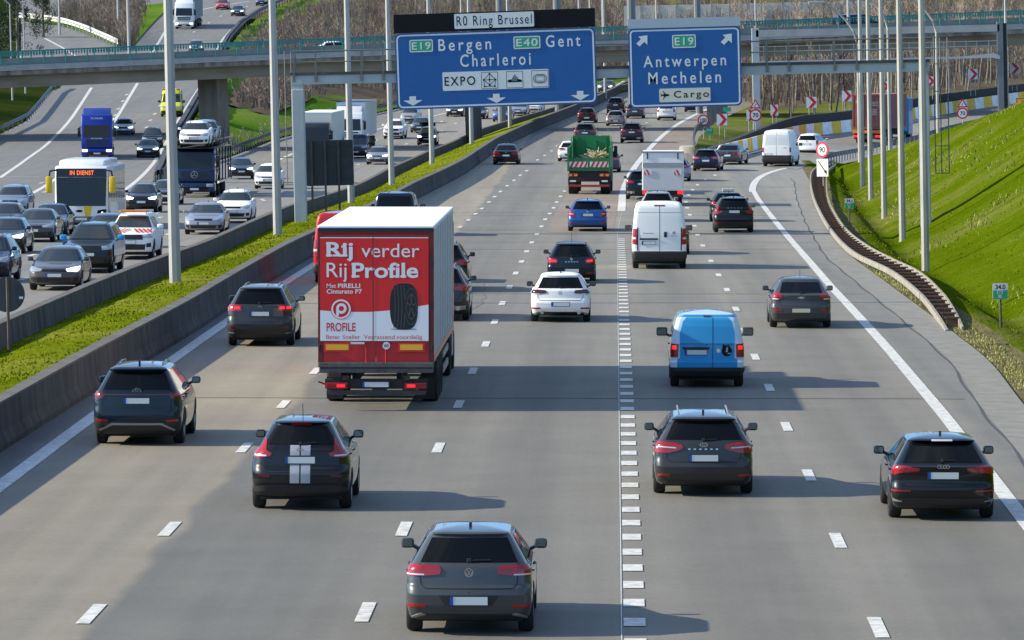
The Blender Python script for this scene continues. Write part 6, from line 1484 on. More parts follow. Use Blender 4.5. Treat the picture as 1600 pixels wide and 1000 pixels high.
def cab(root, m, y=0.0, W=2.5, H=3.55, dark=M_GLOSSB, word=None, lit=True, visor=None, lower=None, deflector=True):
    """cab over engine tractor unit, its front at y"""
    h = W / 2
    b = bevel_prism([(y - .05, .95), (y, 1.15), (y - .02, 1.75), (y - .26, 2.85), (y - .55, H - .12), (y - .9, H), (y - 2.2, H + .02), (y - 2.2, .95)], -h, h, .09).build('cab', m, root, True)
    bevel_prism([(y + .04, .34), (y + .05, .92), (y - 1.2, .94), (y - 1.2, .34)], -h, h, .07).build('bumper', lower or m, root, True)
    def fp(z): return float(np.interp(z, [1.15, 1.75, 2.85, H - .12], [y, y - .02, y - .26, y - .55])) + .006
    def panel(nm, mm, poly, off=.0, par=None): 
        mb = MB(); zs = sorted({p[1] for p in poly})
        mb.v = [(x, fp(z) + off, z) for x, z in poly] + [(x, fp(z) + off - .02, z) for x, z in poly]; n = len(poly)
        mb.f = [tuple(range(n)), tuple(range(2 * n - 1, n - 1, -1))] + [(i, n + i, n + (i + 1) % n, (i + 1) % n) for i in range(n)]
        return mb.build(nm, mm, par or root)
    panel('windscreen', M_GLASS2, [(-h + .13, 1.80), (-h + .2, 2.80), (h - .2, 2.80), (h - .13, 1.80)], .004)
    panel('grille', dark, [(-.82, 1.18), (-.90, 1.66), (.90, 1.66), (.82, 1.18)], .004)
    g = MB()
    for z in (1.28, 1.40, 1.52): g.box(-.78, .78, y + .002, y + .03, z - .012, z + .02)
    g.build('grille_bar', lower or m, root)
    MB().box(-.85, .85, y + .04, y + .062, .42, .66).build('lower_grille', dark, root)
    for sg in (-1, 1):
        l = MB().cbox(*(sorted((sg * (h - .50), sg * (h - .06)))), y - .02, y + .07, .66, .86, .03).build('headlight', M_HEADON if lit else M_HEAD, root, True)
        MB().cbox(*(sorted((sg * (h + .06), sg * (h + .30)))), y - .62, y - .42, 1.85, 2.60, .05).tube([(sg * (h - .05), y - .5, 2.62), (sg * (h + .18), y - .5, 2.66)], .03, 6).build('mirror', dark, root, True)
        MB().box(*(sorted((sg * (h + .001), sg * (h + .006)))), y - 1.35, y - .42, 1.85, 2.65).build('side_window', M_GLASS, root)
    if visor: MB().prism_x([(y - .10, 2.80), (y - .08, 2.92), (y - .40, 3.0), (y - .42, 2.86)], -h + .1, h - .1).build('sun_visor', visor, root)
    f = MB().box(-.27, .27, y + .055, y + .07, .47, .59).build('number_plate', M_PLATE, root)
    if deflector: bevel_prism([(y - .75, H - .04), (y - 1.9, H + .45), (y - 2.15, H + .45), (y - 2.15, H - .04)], -h + .12, h - .12, .06).build('roof_deflector', m, root, True)
    if word:
        mb = MB(); vs, fs = text_mesh(word, .02); a0 = min(p.x for p in vs); a1 = max(p.x for p in vs)
        for xc, z, wd, hh in ((0, 1.69, .95, .10), (0, H - .42, 1.0, .14)):
            s_ = wd / (a1 - a0); mb.add([(-(wd / 2) * -1 - (p.x - a0) * s_, fp(z) + .03, z + p.y * hh / CAP) for p in vs], fs)
        mb.build('lettering', M_SWHITE, root)
    MB().box(-.45, .45, y - 6.0, y - 1.0, .55, .95).box(-h + .1, h - .1, y - 2.2, y - 1.0, .5, .95).build('chassis', M_TUNDER, root)
    axles(root, (y - 1.35,), h - .02)
    return b
def stripes_rw(parent, x0, x1, z0, z1, y, n, flip=1):
    """red and white slanted marker board facing -y"""
    b = MB().box(x0, x1, y, y + .02, z0, z1).build('marker_board', M_SWHITE, parent); mb = MB(); w = (x1 - x0) / n
    for k in range(n):
        a = x0 + k * w; sh_ = (z1 - z0) * .5 * flip
        q = [(a + w * .1, z0), (a + w * .6, z0), (a + w * .6 + sh_, z1), (a + w * .1 + sh_, z1)]
        q = [(min(x1, max(x0, x)), z) for x, z in q]; flat(mb, q, y - .004)
    mb.build('stripe', M_SRED, b)

# ---- the red trailer with the advertisement (origin: ground under the middle of its back)
tr = empty('curtain_trailer_lorry', (0, 0, 0)); TL = 13.6; TW = 2.60 / 2; TH = 4.17
MB().cbox(-TW + .01, TW - .01, .06, TL, 1.22, TH - .06, .02).build('trailer_body', M_CURT, tr)
MB().cbox(-TW - .01, TW + .01, .0, TL + .02, TH - .075, TH, .03).build('roof', M_TROOF, tr)
rd = MB().box(-TW, -TW + .11, -.02, .12, .98, TH - .08).box(TW - .11, TW, -.02, .12, .98, TH - .08).box(-TW + .11, TW - .11, -.02, .12, TH - .20, TH - .08).build('rear_frame', mat("dark_red_frame", (.16, .008, .010), .5), tr)
MB().box(-TW, TW, -.035, .05, TH - .13, TH - .055).build('roof_edge', M_BLACK, tr)
for sg in (-1, 1):
    d = MB().box(*(sorted((sg * .006, sg * (TW - .115)))), -.0, .06, 1.02, TH - .205).build('rear_door', M_TRED, tr)
    for k in range(3): MB().cbox(*(sorted((sg * (TW - .06), sg * (TW - .01)))), -.05, .0, 1.35 + k * .95, 1.5 + k * .95, .01).build('hinge', M_TUNDER, d)
    bar = MB().tube([(sg * .22, -.03, 1.05), (sg * .22, -.03, TH - .25)], .014, 6).build('locking_bar', M_TRED, d)
KT = 69.6; tx_ = lambda u: (u - 588.0) / KT; tz_ = lambda v: 8.1 - (v - 78) / KT
tcx = lambda x: tx_(480 + x / 2.943); tcz = lambda y: tz_(300 + y / 2.941)
ad = MB().box(tcx(62), tcx(560), -.052, -.046, tcz(682), tcz(206)).build('advertisement', M_ADRED, tr)
mb = MB(); q = [(62, 541), (120, 545), (200, 548), (290, 548), (380, 541), (470, 529), (560, 514)]
vs = [(tcx(x), -.054, tcz(y)) for x, y in q] + [(tcx(x), -.054, tcz(681)) for x, y in q]; n = len(q)
mb.add(vs, [(i, i + 1, n + i + 1, n + i) for i in range(n - 1)]); mb.build('white_field', M_ADWHITE, ad); MB().box(tcx(62), tcx(560), -.0545, -.053, tcz(209), tcz(205)).build('white_rule', M_ADWHITE, ad)
def adtext(mb, s, x0, x1, yb, ytop, bold=0.0, y=-.056): letters(mb, s, tcx(x0), tcx(x1), tcz(yb), tcz(ytop) - tcz(yb), y, bold)
for word, x0, x1, yb, yt, bo in (("Rij", 92, 213, 292, 229, .022), ("verder", 252, 518, 296, 234, .0), ("Rij", 92, 184, 388, 322, .0), ("Profile", 209, 513, 389, 324, .022), ("Met", 92, 135, 437, 418, .005), ("PIRELLI", 144, 246, 437, 418, .02), ("Cinturato P7", 92, 254, 463, 444, .018)):
    w = MB(); adtext(w, word, x0, x1, yb, yt, bo)
    feet = {("Rij", .022): [(90, 118, 293), (121, 152, 293), (159, 187, 293), (90, 122, 238), (160, 182, 252)], ("Profile", .022): [(207, 243, 389), (394, 424, 389), (430, 458, 389), (207, 236, 333)]}.get((word, bo), [])
    for a_, b_, y_ in feet: w.box(tcx(a_), tcx(b_), -.0565, -.056, tcz(y_), tcz(y_ - 9))      # slab feet of the heavy letters
    w.build('lettering', M_ADWHITE, ad)
rr = MB(); adtext(rr, "PROFILE", 91, 225, 636, 599, .02); rr.build("lettering", M_ADRED, ad)
for word, x0, x1 in (("Beter", 90, 152), ("Sneller", 165, 246), ("Verrassend", 262, 404), ("voordelig", 412, 530)):
    rr = MB(); adtext(rr, word, x0, x1, 672, 653, .0, -.057); rr.build('lettering', M_ADRED, ad)
MB().box(tcx(303), tcx(307.5), -.0572, -.0563, tcz(681), tcz(207)).build('door_joint', mat("door_joint_red", (.16, .02, .02), .6), ad)
for k in range(11):
    y = .9 + 1.2 * k
    MB().box(TW - .008, TW + .004, y, y + .05, 1.26, TH - .12).build('curtain_strap', mat("grey_strap", (.49, .485, .48), .7), tr)
lc = (tcx(158), tcz(535)); RR = tcx(204) - tcx(158)
b = MB(); flat(b, disc(lc[0], lc[1], RR * 1.04, 36), -.0562); b.build('round_logo', M_ADRED, ad)
b = MB(); ring2d(b, lc[0], lc[1], RR * .97, RR * .80, -.058, 36); ring2d(b, lc[0] + RR * .04, lc[1] + RR * .06, RR * .52, RR * .26, -.058, 28); b.box(lc[0] - RR * .48, lc[0] - RR * .22, -.0582, -.058, lc[1] - RR * .68, lc[1] + RR * .06); b.build('logo_letter', M_ADWHITE, ad)
# the pictured tyre
M_PT = mat("pictured_tyre", (.008, .008, .009), .5); M_PG = mat("pictured_groove", (.055, .055, .06), .5)
cx, cz = tcx(447), tcz(523); hw_, hh_ = (tcx(512) - tcx(383)) / 2, (tcz(417) - tcz(630)) / 2
b = MB(); q = []
for k in range(40):
    t = 2 * math.pi * k / 40; c_, s_ = math.cos(t), math.sin(t)
    q.append((cx + hw_ * math.copysign(abs(c_) ** .62, c_), cz + hh_ * math.copysign(abs(s_) ** .75, s_)))
flat(b, q, -.0562); ty = b.build('tyre_picture', M_PT, ad)
b = MB()
for f in (-.72, -.48, -.24, -.02):
    P = [(cx + hw_ * (f + .10 * (1 - t * t)), cz + hh_ * t * .93) for t in np.linspace(-1, 1, 12)]
    for i in range(len(P) - 1): seg(b, P[i][0], P[i][1], P[i + 1][0], P[i + 1][1], .017, -.0575)
ring2d(b, cx + hw_ * .52, cz, hh_ * .80, hh_ * .76, -.0575, 28, .36); ring2d(b, cx + hw_ * .54, cz, hh_ * .56, hh_ * .50, -.0576, 28, .40)
for k in range(5):
    t = 2 * math.pi * k / 5 + .3; seg(b, cx + hw_ * .54, cz, cx + hw_ * .54 + hh_ * .5 * .4 * math.cos(t), cz + hh_ * .5 * math.sin(t), .03, -.0577)
b.build('tyre_tread', M_PG, ty)
b = MB(); flat(b, disc(cx, tcz(627), .02, 20, .30), -.0555); b.build('tyre_shadow', mat("pictured_shadow", (.3, .29, .3), .5), ad)
for x0, x1 in ((78, 202), (420, 543)):
    b = MB().box(tcx(x0), tcx(x1), -.055, -.04, tcz(731), tcz(689)).build('reflector_board', M_REFR, tr); MB().box(tcx(x0) + .05, tcx(x1) - .05, -.059, -.0555, tcz(731) + .04, tcz(689) - .04).build('yellow_field', M_REFY, b)
b = MB(); flat(b, disc(tcx(366), tcz(703), .085, 20), -.052); s60 = b.build('speed_disc', M_SWHITE, tr); letters(MB(), "60", tcx(366) - .05, tcx(366) + .05, tcz(703) - .03, .065, -.054, .02).build('lettering', M_SBLACK, s60)
MB().box(tcx(200), tcx(265), -.05, -.04, tcz(696), tcz(686)).build('sticker', M_SWHITE, tr)
MB().cbox(-TW, TW, -.06, .25, .98, 1.10, .02).cbox(-TW + .02, TW - .02, -.02, .3, .86, .97, .02).build('buffer_beam', mat("worn_steel_beam", (.10, .10, .10), .55, .4, var=.3), tr)
MB().box(-.75, -.6, -.05, .05, .70, .80).box(.62, .76, -.05, .05, .70, .80).box(.45, .55, .3, 9, .6, 1.2).box(-.55, -.45, .3, 9, .6, 1.2).build('chassis', M_TUNDER, tr)
MB().cbox(-1.12, 1.12, .0, .14, .36, .47, .02).build('underrun_bar', mat("dark_grey_bar", (.045, .045, .048), .5, .3), tr)
MB().box(-1.15, 1.15, .05, .2, .50, .72).build('lamp_carrier', M_TUNDER, tr)
for sg in (-1, 1):
    MB().cbox(*(sorted((sg * .64, sg * 1.13))), -.02, .10, .50, .64, .02).build('tail_light', M_TAIL, tr); MB().box(*(sorted((sg * .70, sg * .88))), -.03, -.02, .54, .60).build('brake_light', M_TAILON, tr)
    MB().box(*(sorted((sg * .86, sg * 1.24))), 2.3, 2.33, .12, .62).build('mud_flap', M_BLACK, tr)
MB().tube([(-1.13, .05, .60), (-1.30, .03, .66)], .02, 6).build('marker_arm', M_TAIL, tr)
pf = MB().box(-.30, .32, -.01, .03, .52, .68).build('number_plate', M_PLASTIC, tr); MB().box(-.26, .28, -.018, -.011, .545, .655).build('plate_face', M_PLATE, pf); MB().box(-.31, -.265, -.018, -.011, .545, .655).build('blue_strip', M_PLATEB, pf)
axles(tr, (3.4, 4.7, 6.0), TW - .02, .49, .38)
for sg in (-1, 1):
    MB().box(*(sorted((sg * (TW - .06), sg * (TW - .02)))), 6.9, 10.4, .42, .58).box(*(sorted((sg * (TW - .06), sg * (TW - .02)))), 6.9, 10.4, .78, .94).build('side_guard', M_STEEL, tr)
    MB().box(*(sorted((sg * (TW - .02), sg * (TW + .005)))), .1, TL, 1.10, 1.24).build('side_rave', M_TRED, tr)
MB().cbox(-1.24, 1.24, TL + .12, TL + 2.4, .5, 3.8, .1).build('tractor_cab', M_TRED, tr); MB().box(-.5, .5, TL - 3, TL + 1, .5, 1.0).build('tractor_chassis', M_TUNDER, tr)
axles(tr, (TL - 1.1, TL + 1.4), TW - .03, .50, .34)
MB().box(TW - .3, TW - .02, TL - .4, TL + .5, .45, 1.0).build('fuel_tank', M_STEEL, tr)
PROTO['trailer'] = tr

# ---- green tipper with a load of branches (origin: ground under the back edge)
tp = empty('tipper_lorry', (0, 0, 0)); M_TG = mat("tipper_green", (.012, .17, .045), .5, var=.15, scale=2)
MB().box(-1.24, -1.16, .3, 5.3, 1.55, 2.75).box(1.16, 1.24, .3, 5.3, 1.55, 2.75).box(-1.16, 1.16, .3, 5.3, 1.40, 1.54).box(-1.10, 1.10, 5.2, 5.3, 1.55, 3.35).prism_x([(4.2, 2.75), (5.2, 2.75), (5.2, 3.3)], -1.2, -1.14).prism_x([(4.2, 2.75), (5.2, 2.75), (5.2, 3.3)], 1.14, 1.2).build('skip_body', M_TG, tp)
MB().box(-.3, .3, 5.12, 5.19, 2.4, 3.1).box(-.9, -.8, 5.12, 5.19, 1.7, 3.3).box(.8, .9, 5.12, 5.19, 1.7, 3.3).build('headboard_rib', M_TG, tp)
tg = MB().box(-1.22, 1.22, .18, .28, 1.38, 2.05).box(-1.26, -1.16, .12, .32, 1.35, 2.75).box(1.16, 1.26, .12, .32, 1.35, 2.75).box(-1.15, 1.15, .20, .26, 2.06, 2.12).build('tailgate', M_TG, tp)
stripes_rw(tp, -1.15, -.06, 1.60, 1.92, .15, 4, 1); stripes_rw(tp, .06, 1.15, 1.60, 1.92, .15, 4, 1)
MB().box(-1.15, 1.15, .3, 7.0, .75, 1.38).build('chassis', M_TUNDER, tp)
for sg in (-1, 1):
    MB().cbox(*(sorted((sg * .62, sg * 1.2))), .05, .15, 1.05, 1.24, .02).build('tail_light', M_TAIL, tp); MB().box(*(sorted((sg * .66, sg * .85))), .035, .049, 1.08, 1.2).build('indicator', M_AMBER, tp); MB().box(*(sorted((sg * .98, sg * 1.16))), .035, .049, 1.08, 1.2).build('indicator', M_AMBER, tp)
    MB().box(*(sorted((sg * .6, sg * 1.22))), .5, .53, .45, 1.0).build('mud_flap', M_BLACK, tp); MB().box(*(sorted((sg * .75, sg * 1.1))), .06, .08, .74, .84).build('plate_board', M_SWHITE, tp)
MB().cbox(-1.2, 1.2, .0, .12, .45, .58, .02).build('underrun_bar', mat("dull_red_bar", (.28, .03, .03), .5), tp)
axles(tp, (1.4, 2.8, 6.6), 1.22, .52, .56)
MB().cbox(-1.22, 1.22, 5.6, 7.6, .6, 3.0, .1).build('cab', M_TG, tp)
for sg in (-1, 1): MB().cbox(*(sorted((sg * 1.3, sg * 1.5))), 7.0, 7.2, 2.0, 2.7, .04).tube([(sg * 1.2, 7.1, 2.6), (sg * 1.4, 7.1, 2.65)], .03, 6).build('mirror', M_BLACK, tp)
PROTO['tipper'] = tp
rs = random.Random(3); mb = MB()
for k in range(170):
    x = rs.uniform(-.7, 1.0); y = rs.uniform(.4, 3.5); z = 1.75 + .45 * max(0, 1 - abs(x - .45)) + rs.uniform(-.1, .25); L_ = rs.uniform(.5, 1.2); a = rs.uniform(0, 3.14); b_ = rs.uniform(-.5, .6)
    d = Vector((math.cos(a) * L_ / 2, math.sin(a) * L_ / 2 * .6, b_ * L_ / 2)); p = Vector((max(-.6, min(.62, x)), max(.95, y), z)); mb.tube([p - d, p + d], .03, 4)
brush = mb.build('cut_branches', mat("cut_wood", (.42, .35, .22), .85, var=.35, scale=3)); 

# ---- white box lorry with tail lift
bt = empty('box_lorry', (0, 0, 0))
MB().cbox(-1.12, 1.12, .0, 4.6, .85, 2.95, .03).build('box_body', M_ADWHITE, bt)
MB().box(-1.05, 1.05, -.02, -.002, .92, 2.10).build('tail_lift', mat("pale_grey_lift", (.55, .56, .57), .5), bt); MB().box(-1.08, 1.08, -.03, -.004, 2.12, 2.36).build('dark_band', mat("mid_grey_band", (.30, .31, .32), .5), bt)
for x in (-.85, .80): MB().box(x - .02, x + .04, -.04, -.005, 2.55, 2.92).build('hinge', M_TUNDER, bt)
MB().box(-1.14, 1.14, -.04, .02, 2.9, 2.98).build('roof_edge', mat("grey_edge", (.25, .25, .26), .5), bt)
stripes_rw(bt, -1.02, -.60, 1.70, 1.98, -.05, 2, -1); stripes_rw(bt, .60, 1.02, 1.70, 1.98, -.05, 2, -1)
MB().box(-1.0, 1.0, .1, 5.8, .5, .85).build('chassis', M_TUNDER, bt); MB().box(-1.1, 1.1, .0, .1, .5, .62).build('underrun_bar', M_TUNDER, bt)
for sg in (-1, 1): MB().cbox(*(sorted((sg * .8, sg * 1.1))), -.04, .05, .66, .82, .02).build('tail_light', M_TAILON, bt)
axles(bt, (1.5, 5.0), 1.02, .36, .3); MB().cbox(-1.0, 1.0, 4.7, 6.3, .45, 2.2, .1).build('cab', M_ADWHITE, bt)
PROTO['box_lorry'] = bt

# ---- dark red container on a skeletal trailer, blue cab
ct = empty('container_lorry', (0, 0, 0)); M_CON = mat("container_red", (.22, .062, .050), .6, var=.15, scale=.8); M_CONT = mat("container_roof", (.34, .13, .10), .7, var=.12, scale=1)
side = []
y = .1
while y < 12.1: side += [(y, 0), (y + .07, .03), (y + .19, .03), (y + .26, 0)]; y += .30
for sg in (-1, 1):
    mb = MB(); n = len(side)
    for yy, dx in side: mb.v += [(sg * (1.17 + dx), yy, 1.42), (sg * (1.17 + dx), yy, 4.0)]
    for i in range(n - 1): mb.f.append((2 * i, 2 * i + 2, 2 * i + 3, 2 * i + 1))
    mb.build('side_wall', M_CON, ct)
MB().box(-1.22, 1.22, .0, 12.2, 1.25, 1.42).box(-1.22, -1.12, .0, .12, 1.42, 4.0).box(1.12, 1.22, .0, .12, 1.42, 4.0).box(-1.22, 1.22, .0, .14, 3.9, 4.06).box(-1.21, 1.21, 12.1, 12.2, 1.42, 4.0).build('container_frame', M_CON, ct)
MB().box(-1.21, 1.21, .15, 12.2, 3.99, 4.06).build('container_roof', M_CONT, ct)
for sg in (-1, 1):
    d = MB().box(*(sorted((sg * .01, sg * 1.11))), .04, .09, 1.44, 3.89).build('container_door', M_CON, ct)
    for x in (.30, .78): MB().tube([(sg * x, .015, 1.44), (sg * x, .015, 3.89)], .022, 6).build('locking_bar', mat("pale_locking_bar", (.30, .22, .2), .5), d)
mb = MB()
for x0, z0, w_, n in ((.35, 3.4, .6, 3), (.35, 2.8, .5, 4), (-.95, 3.5, .3, 2)):
    for k in range(n): mb.box(x0, x0 + w_ * (1 - .15 * (k % 2)), .034, .039, z0 - k * .13, z0 - k * .13 + .05)
mb.build('stencil_marks', mat("stencil_white", (.5, .45, .43), .6), ct)
MB().box(-1.1, 1.1, .1, .2, .45, .95).box(-.5, .5, .2, 13, .7, 1.25).build('chassis', M_TUNDER, ct); MB().cbox(-1.2, 1.2, .0, .09, .92, 1.16, .01).build('reflector_board', mat("orange_reflector", (.6, .16, .02), .5), ct)
for sg in (-1, 1): MB().cbox(*(sorted((sg * .65, sg * 1.15))), .02, .1, .6, .76, .02).build('tail_light', M_TAILON, ct)
axles(ct, (2.2, 3.5, 4.8, 11.6, 14.6), 1.22, .5, .37)
MB().cbox(-1.24, 1.24, 13.2, 15.4, .6, 3.7, .1).build('cab', mat("cab_blue", (.02, .16, .42), .4, coat=.5), ct)
PROTO['container'] = ct

# ---- oncoming lorries
def box_trailer(root, y, L, W, H, m, roof=None, side=None, z0=1.15, unit=None):
    MB().cbox(-W / 2, W / 2, y - L, y, z0, H, .03).build('trailer_body', m, root); MB().box(-W / 2 - .01, W / 2 + .01, y - L, y + .01, H - .05, H + .03).build('trailer_roof', roof or M_TROOF, root)
    if unit: MB().cbox(-.85, .85, y + .005, y + .45, H - 1.15, H - .2, .05).build('cooling_unit', unit, root, True)
    MB().box(-.5, .5, y - L, y + 1, .7, 1.14).box(-1.2, 1.2, y - L + .2, y - L + .4, .45, .6).build('trailer_chassis', M_TUNDER, root)
    for sg in (-1, 1): MB().box(*(sorted((sg * (W / 2 - .06), sg * (W / 2 - .02)))), y - L + 5.5, y - 4, .5, .95).build('side_guard', M_TUNDER, root)
    axles(root, (y - L + 2.2, y - L + 3.5, y - L + 4.8), W / 2 - .02, .5, .37)
def star(root, z, y, r):
    mb = MB(); ring2d(mb, 0, z, r, r * .85, y, 24)
    for t in (90, 210, 330): seg(mb, 0, z, r * .9 * math.cos(R(t)), z + r * .9 * math.sin(R(t)), r * .16, y)
    mb.build('star_badge', M_CHROME, root)
def lorry(name, m, label, trail=None, **k):
    r = empty(name, (0, 0, 0)); tag(r, label, 'lorry'); cab(r, m, 0, **k); axles(r, (-4.9,), 1.23)
    if trail: box_trailer(r, -2.75, *trail[:3], *trail[3:])
    return r
M_SCB = paint("lorry_blue", (.010, .035, .27), .2); M_NVY = paint("lorry_navy", (.010, .024, .085), .2); M_LWH = paint("lorry_white", (.72, .74, .76), 0); M_LDK = paint("lorry_dark", (.02, .025, .033), .2)
# ---- the bus
bs = empty('city_bus', (0, 0, 0)); tag(bs, 'white and yellow city bus with an orange lit destination display', 'bus'); h = 1.275
bevel_prism([(.0, .32), (.02, 1.1), (-.10, 2.95), (-.35, 3.05), (-12, 3.05), (-12, .32)], -h, h, .10).build('body', mat("bus_white", (.78, .78, .77), .35, coat=.5), bs, True)
bevel_prism([(-.25, 3.0), (-.7, 3.32), (-4.0, 3.36), (-9, 3.36), (-9.4, 3.0)], -h + .18, h - .18, .08).build('roof_pod', MATS["bus_white"], bs, True)
fpb = lambda z: float(np.interp(z, [.32, 1.1, 2.95], [.0, .02, -.10]))
def bp(nm, m, poly, off=.012, par=None):
    mb = MB(); n = len(poly); mb.v = [(x, fpb(z) + off, z) for x, z in poly] + [(x, fpb(z) + off - .02, z) for x, z in poly]
    mb.f = [tuple(range(n)), tuple(range(2 * n - 1, n - 1, -1))] + [(i, n + i, n + (i + 1) % n, (i + 1) % n) for i in range(n)]; return mb.build(nm, m, par or bs)
bp('windscreen', M_GLASS2, [(-h + .10, 1.12), (-h + .06, 2.50), (h - .06, 2.50), (h - .10, 1.12)]); dp = bp('destination_box', M_GLOSSB, [(-h + .06, 2.51), (-h + .08, 2.92), (h - .08, 2.92), (h - .06, 2.51)])
mb = MB(); vs, fs = text_mesh("IN DIENST", .02, 1.1); a0 = min(p.x for p in vs); a1 = max(p.x for p in vs)
s_ = 1.15 / (a1 - a0); mb.add([(.55 - (p.x - a0) * s_, fpb(2.7) + .02, 2.62 + p.y * .2 / CAP) for p in vs], fs); mb.build('lettering', mat("orange_display", (1.0, .16, .03), .5, emit=.7), dp)
bp('lower_panel', mat("bus_grey", (.10, .10, .105), .5), [(-h + .02, .33), (-h + .02, .62), (h - .02, .62), (h - .02, .33)]); bp('yellow_panel', mat("bus_yellow", (.75, .48, .01), .4), [(-.42, .64), (-.52, 1.10), (-.10, 1.10), (-.18, .64)])
for sg in (-1, 1):
    bp('headlight', M_GLOSSB, [(sg * .72, .66), (sg * .80, .92), (sg * 1.2, .98), (sg * 1.2, .74)][::sg]); bp('headlamp_lens', M_HEADON, [(sg * 1.0 + .05 * math.cos(t), .80 + .05 * math.sin(t)) for t in np.linspace(0, 5.9, 12)], .02)
    MB().cbox(*(sorted((sg * (h + .10), sg * (h + .40)))), .15, .40, 1.75, 2.55, .07).build('mirror', MATS["bus_yellow"], bs, True)
    MB().tube([(sg * (h - .1), .0, 2.85), (sg * (h + .2), .3, 2.8), (sg * (h + .25), .3, 2.5)], .05, 6).build('mirror_arm', M_GLOSSB, bs, True)
    MB().box(*(sorted((sg * (h + .002), sg * (h + .010)))), -11.6, -1.6, 1.25, 2.72).build('side_window', M_GLASS, bs); MB().box(*(sorted((sg * (h + .002), sg * (h + .012)))), -1.5, -.25, .5, 2.75).build('door', M_GLASS, bs)
    mb = MB()
    for k in range(6): mb.box(*(sorted((sg * (h + .011), sg * (h + .014)))), -11.6 + 1.7 * k + 1.55, -11.6 + 1.7 * k + 1.7, 1.25, 2.72)
    mb.build('window_pillar', MATS["bus_white"], bs)
bp('number_plate', M_PLATE, [(-.27, .44), (-.27, .55), (.27, .55), (.27, .44)], .03); bp('oval_badge', M_GLOSSB, [(.1 + .17 * math.cos(t), .88 + .06 * math.sin(t)) for t in np.linspace(0, 5.9, 14)], .02)
axles(bs, (-2.7, -8.6), 1.26, .48, .32); MB().box(-1.1, 1.1, -11.8, -.3, .2, .4).build('underbody', M_UNDER, bs)
# ---------------------------------------------------------------- the traffic
def slope_of(xf, Y): return math.degrees(math.atan((xf(Y + 12) - xf(Y - 12)) / 24))
def seat(root, p, axle, head, away, prof):
    """put a vehicle so that its axle stands on p; head in degrees to the right of straight on"""
    rz = -R(head) + (0 if away else math.pi)
    s = math.atan((prof(p.y + 4) - prof(p.y - 4)) / 8) if prof else 0
    q = Matrix.Rotation(rz, 3, 'Z') @ Vector((0, axle, 0))
    root.location = (p.x - q.x, p.y - q.y, (prof(p.y - q.y) if prof else p.z))
    root.rotation_euler = (s if away else -s, 0, rz)
WB = {k: 0 for k in PROTO}
AX = dict(hatch=2.63, hatch_sport=2.63, crossover=2.53, suv_bar=2.68, suv_round=2.73, estate=2.70, estate_c=2.70, sport_hatch=2.63, round_hatch=2.685, small_hatch=2.47, suv_tall=2.86, suv=2.81, saloon=2.82, pickup=3.2, carrier=2.65, van=3.45, high_van=3.3, small_van=2.68, bus_van=3.0)
PAINTMATS = {p.name for p in PAINT.values()}
def place(key, u, v, prof, label, col=None, head=None, away=True, cat='car', group=None, Y=None, lit=False, turn=None):
    p = at(u, v, Y) + Vector((0, 0, .025)) if Y else ground(u, v, prof)
    base = PROTO[key]; body = next((c for c in base.children if c.name.split('.')[0] == 'body'), None)
    rp = {}
    if col and body is not None: rp[body.material_slots[0].material.name] = PAINT[col]
    if lit: rp[M_HEAD.name] = M_HEADON
    r = copy_tree(base, rp or None)
    if head is None:
        head = 0
        if p.y > 255: head = slope_of(x_bar if prof is zR else x_lbar if prof is zC else x_B1, p.y)
    seat(r, p, 0 if away else AX[key], head, away, None if Y else prof)
    tag(r, label, cat, group); return r
GA, GB, GC = 'cars driving away', 'oncoming cars on the left branch', 'oncoming cars on the middle carriageway'
A = lambda key, u, v, label, col=None, **k: place(key, u, v, zR, label, col, group=k.pop('group', GA), **k)
A('hatch', 735, 985, 'dark grey hatchback in the foreground at bottom centre, white plate with blue strip', 'mid_grey')
A('crossover', 473, 793, 'black crossover with two silver stripes down its tailgate', 'black')
A('suv_bar', 220, 692, 'dark teal tall car with a full width dark red light bar, lower left', 'teal_black')
A('suv_round', 409, 539, 'dark grey tall car with lit rectangular tail lights, left of the red trailer', 'graphite')
A('estate', 1098, 770, 'dark grey estate car with roof rails and arc shaped tail lights', 'graphite')
A('sport_hatch', 1469, 808, 'black hatchback at lower right with a pale strip under its roof spoiler', 'black')
A('round_hatch', 1250, 511, 'mid grey hatchback with round red lamps and a cream plate, beside the right edge line', 'grey')
A('hatch_sport', 876, 502, 'white hatchback with dark red lamps left of the block line', 'white')
A('small_hatch', 893, 442, 'small blue black hatchback directly ahead of the white hatchback', 'deep_blue_black')
A('small_van', 1104, 603, 'small white van with bright blue rear doors and a round black sticker', cat='van')
A('van', 1030, 419, 'white panel van with tall red lamps and a black rear bumper', cat='van')
A('estate_c', 918, 361, 'bright blue estate car behind the green tipper lorry', 'blue')
A('suv_tall', 1146, 363, 'black tall estate with L shaped red lamps climbing its rear pillars', 'black')
tx = A('hatch', 1138, 346, 'dark taxi with a roof sign just ahead of the black tall estate', 'black')
b = MB().cbox(-.28, .28, .75, .93, 1.45, 1.60, .03).build('roof_sign', mat("taxi_sign", (.55, .50, .46), .5), tx)
A('suv', 686, 500, 'dark tall car half hidden behind the right side of the red trailer', 'graphite')
A('suv', 690, 455, 'dark car ahead of the half hidden tall car, right of the trailer', 'black')
v_ = A('van', 537, 441, 'red van mostly hidden behind the left side of the red trailer', 'red', cat='van')
A('bus_van', 618, 368, 'dark minibus with a wide black rear window ahead of the red trailer', 'navy', cat='van')
A('round_hatch', 1043, 397, 'dark car mostly hidden behind the right side of the white panel van', 'dark_green')
cr = A('estate', 1027, 346, 'pale silver estate with a roof rack between the panel van and the box lorry', 'beige_silver')
A('suv', 1003, 311, 'black car half hidden behind the left side of the white box lorry', 'black')
A('hatch', 1057, 283, 'silver blue car peeping out at the right of the white box lorry', 'silver_blue')
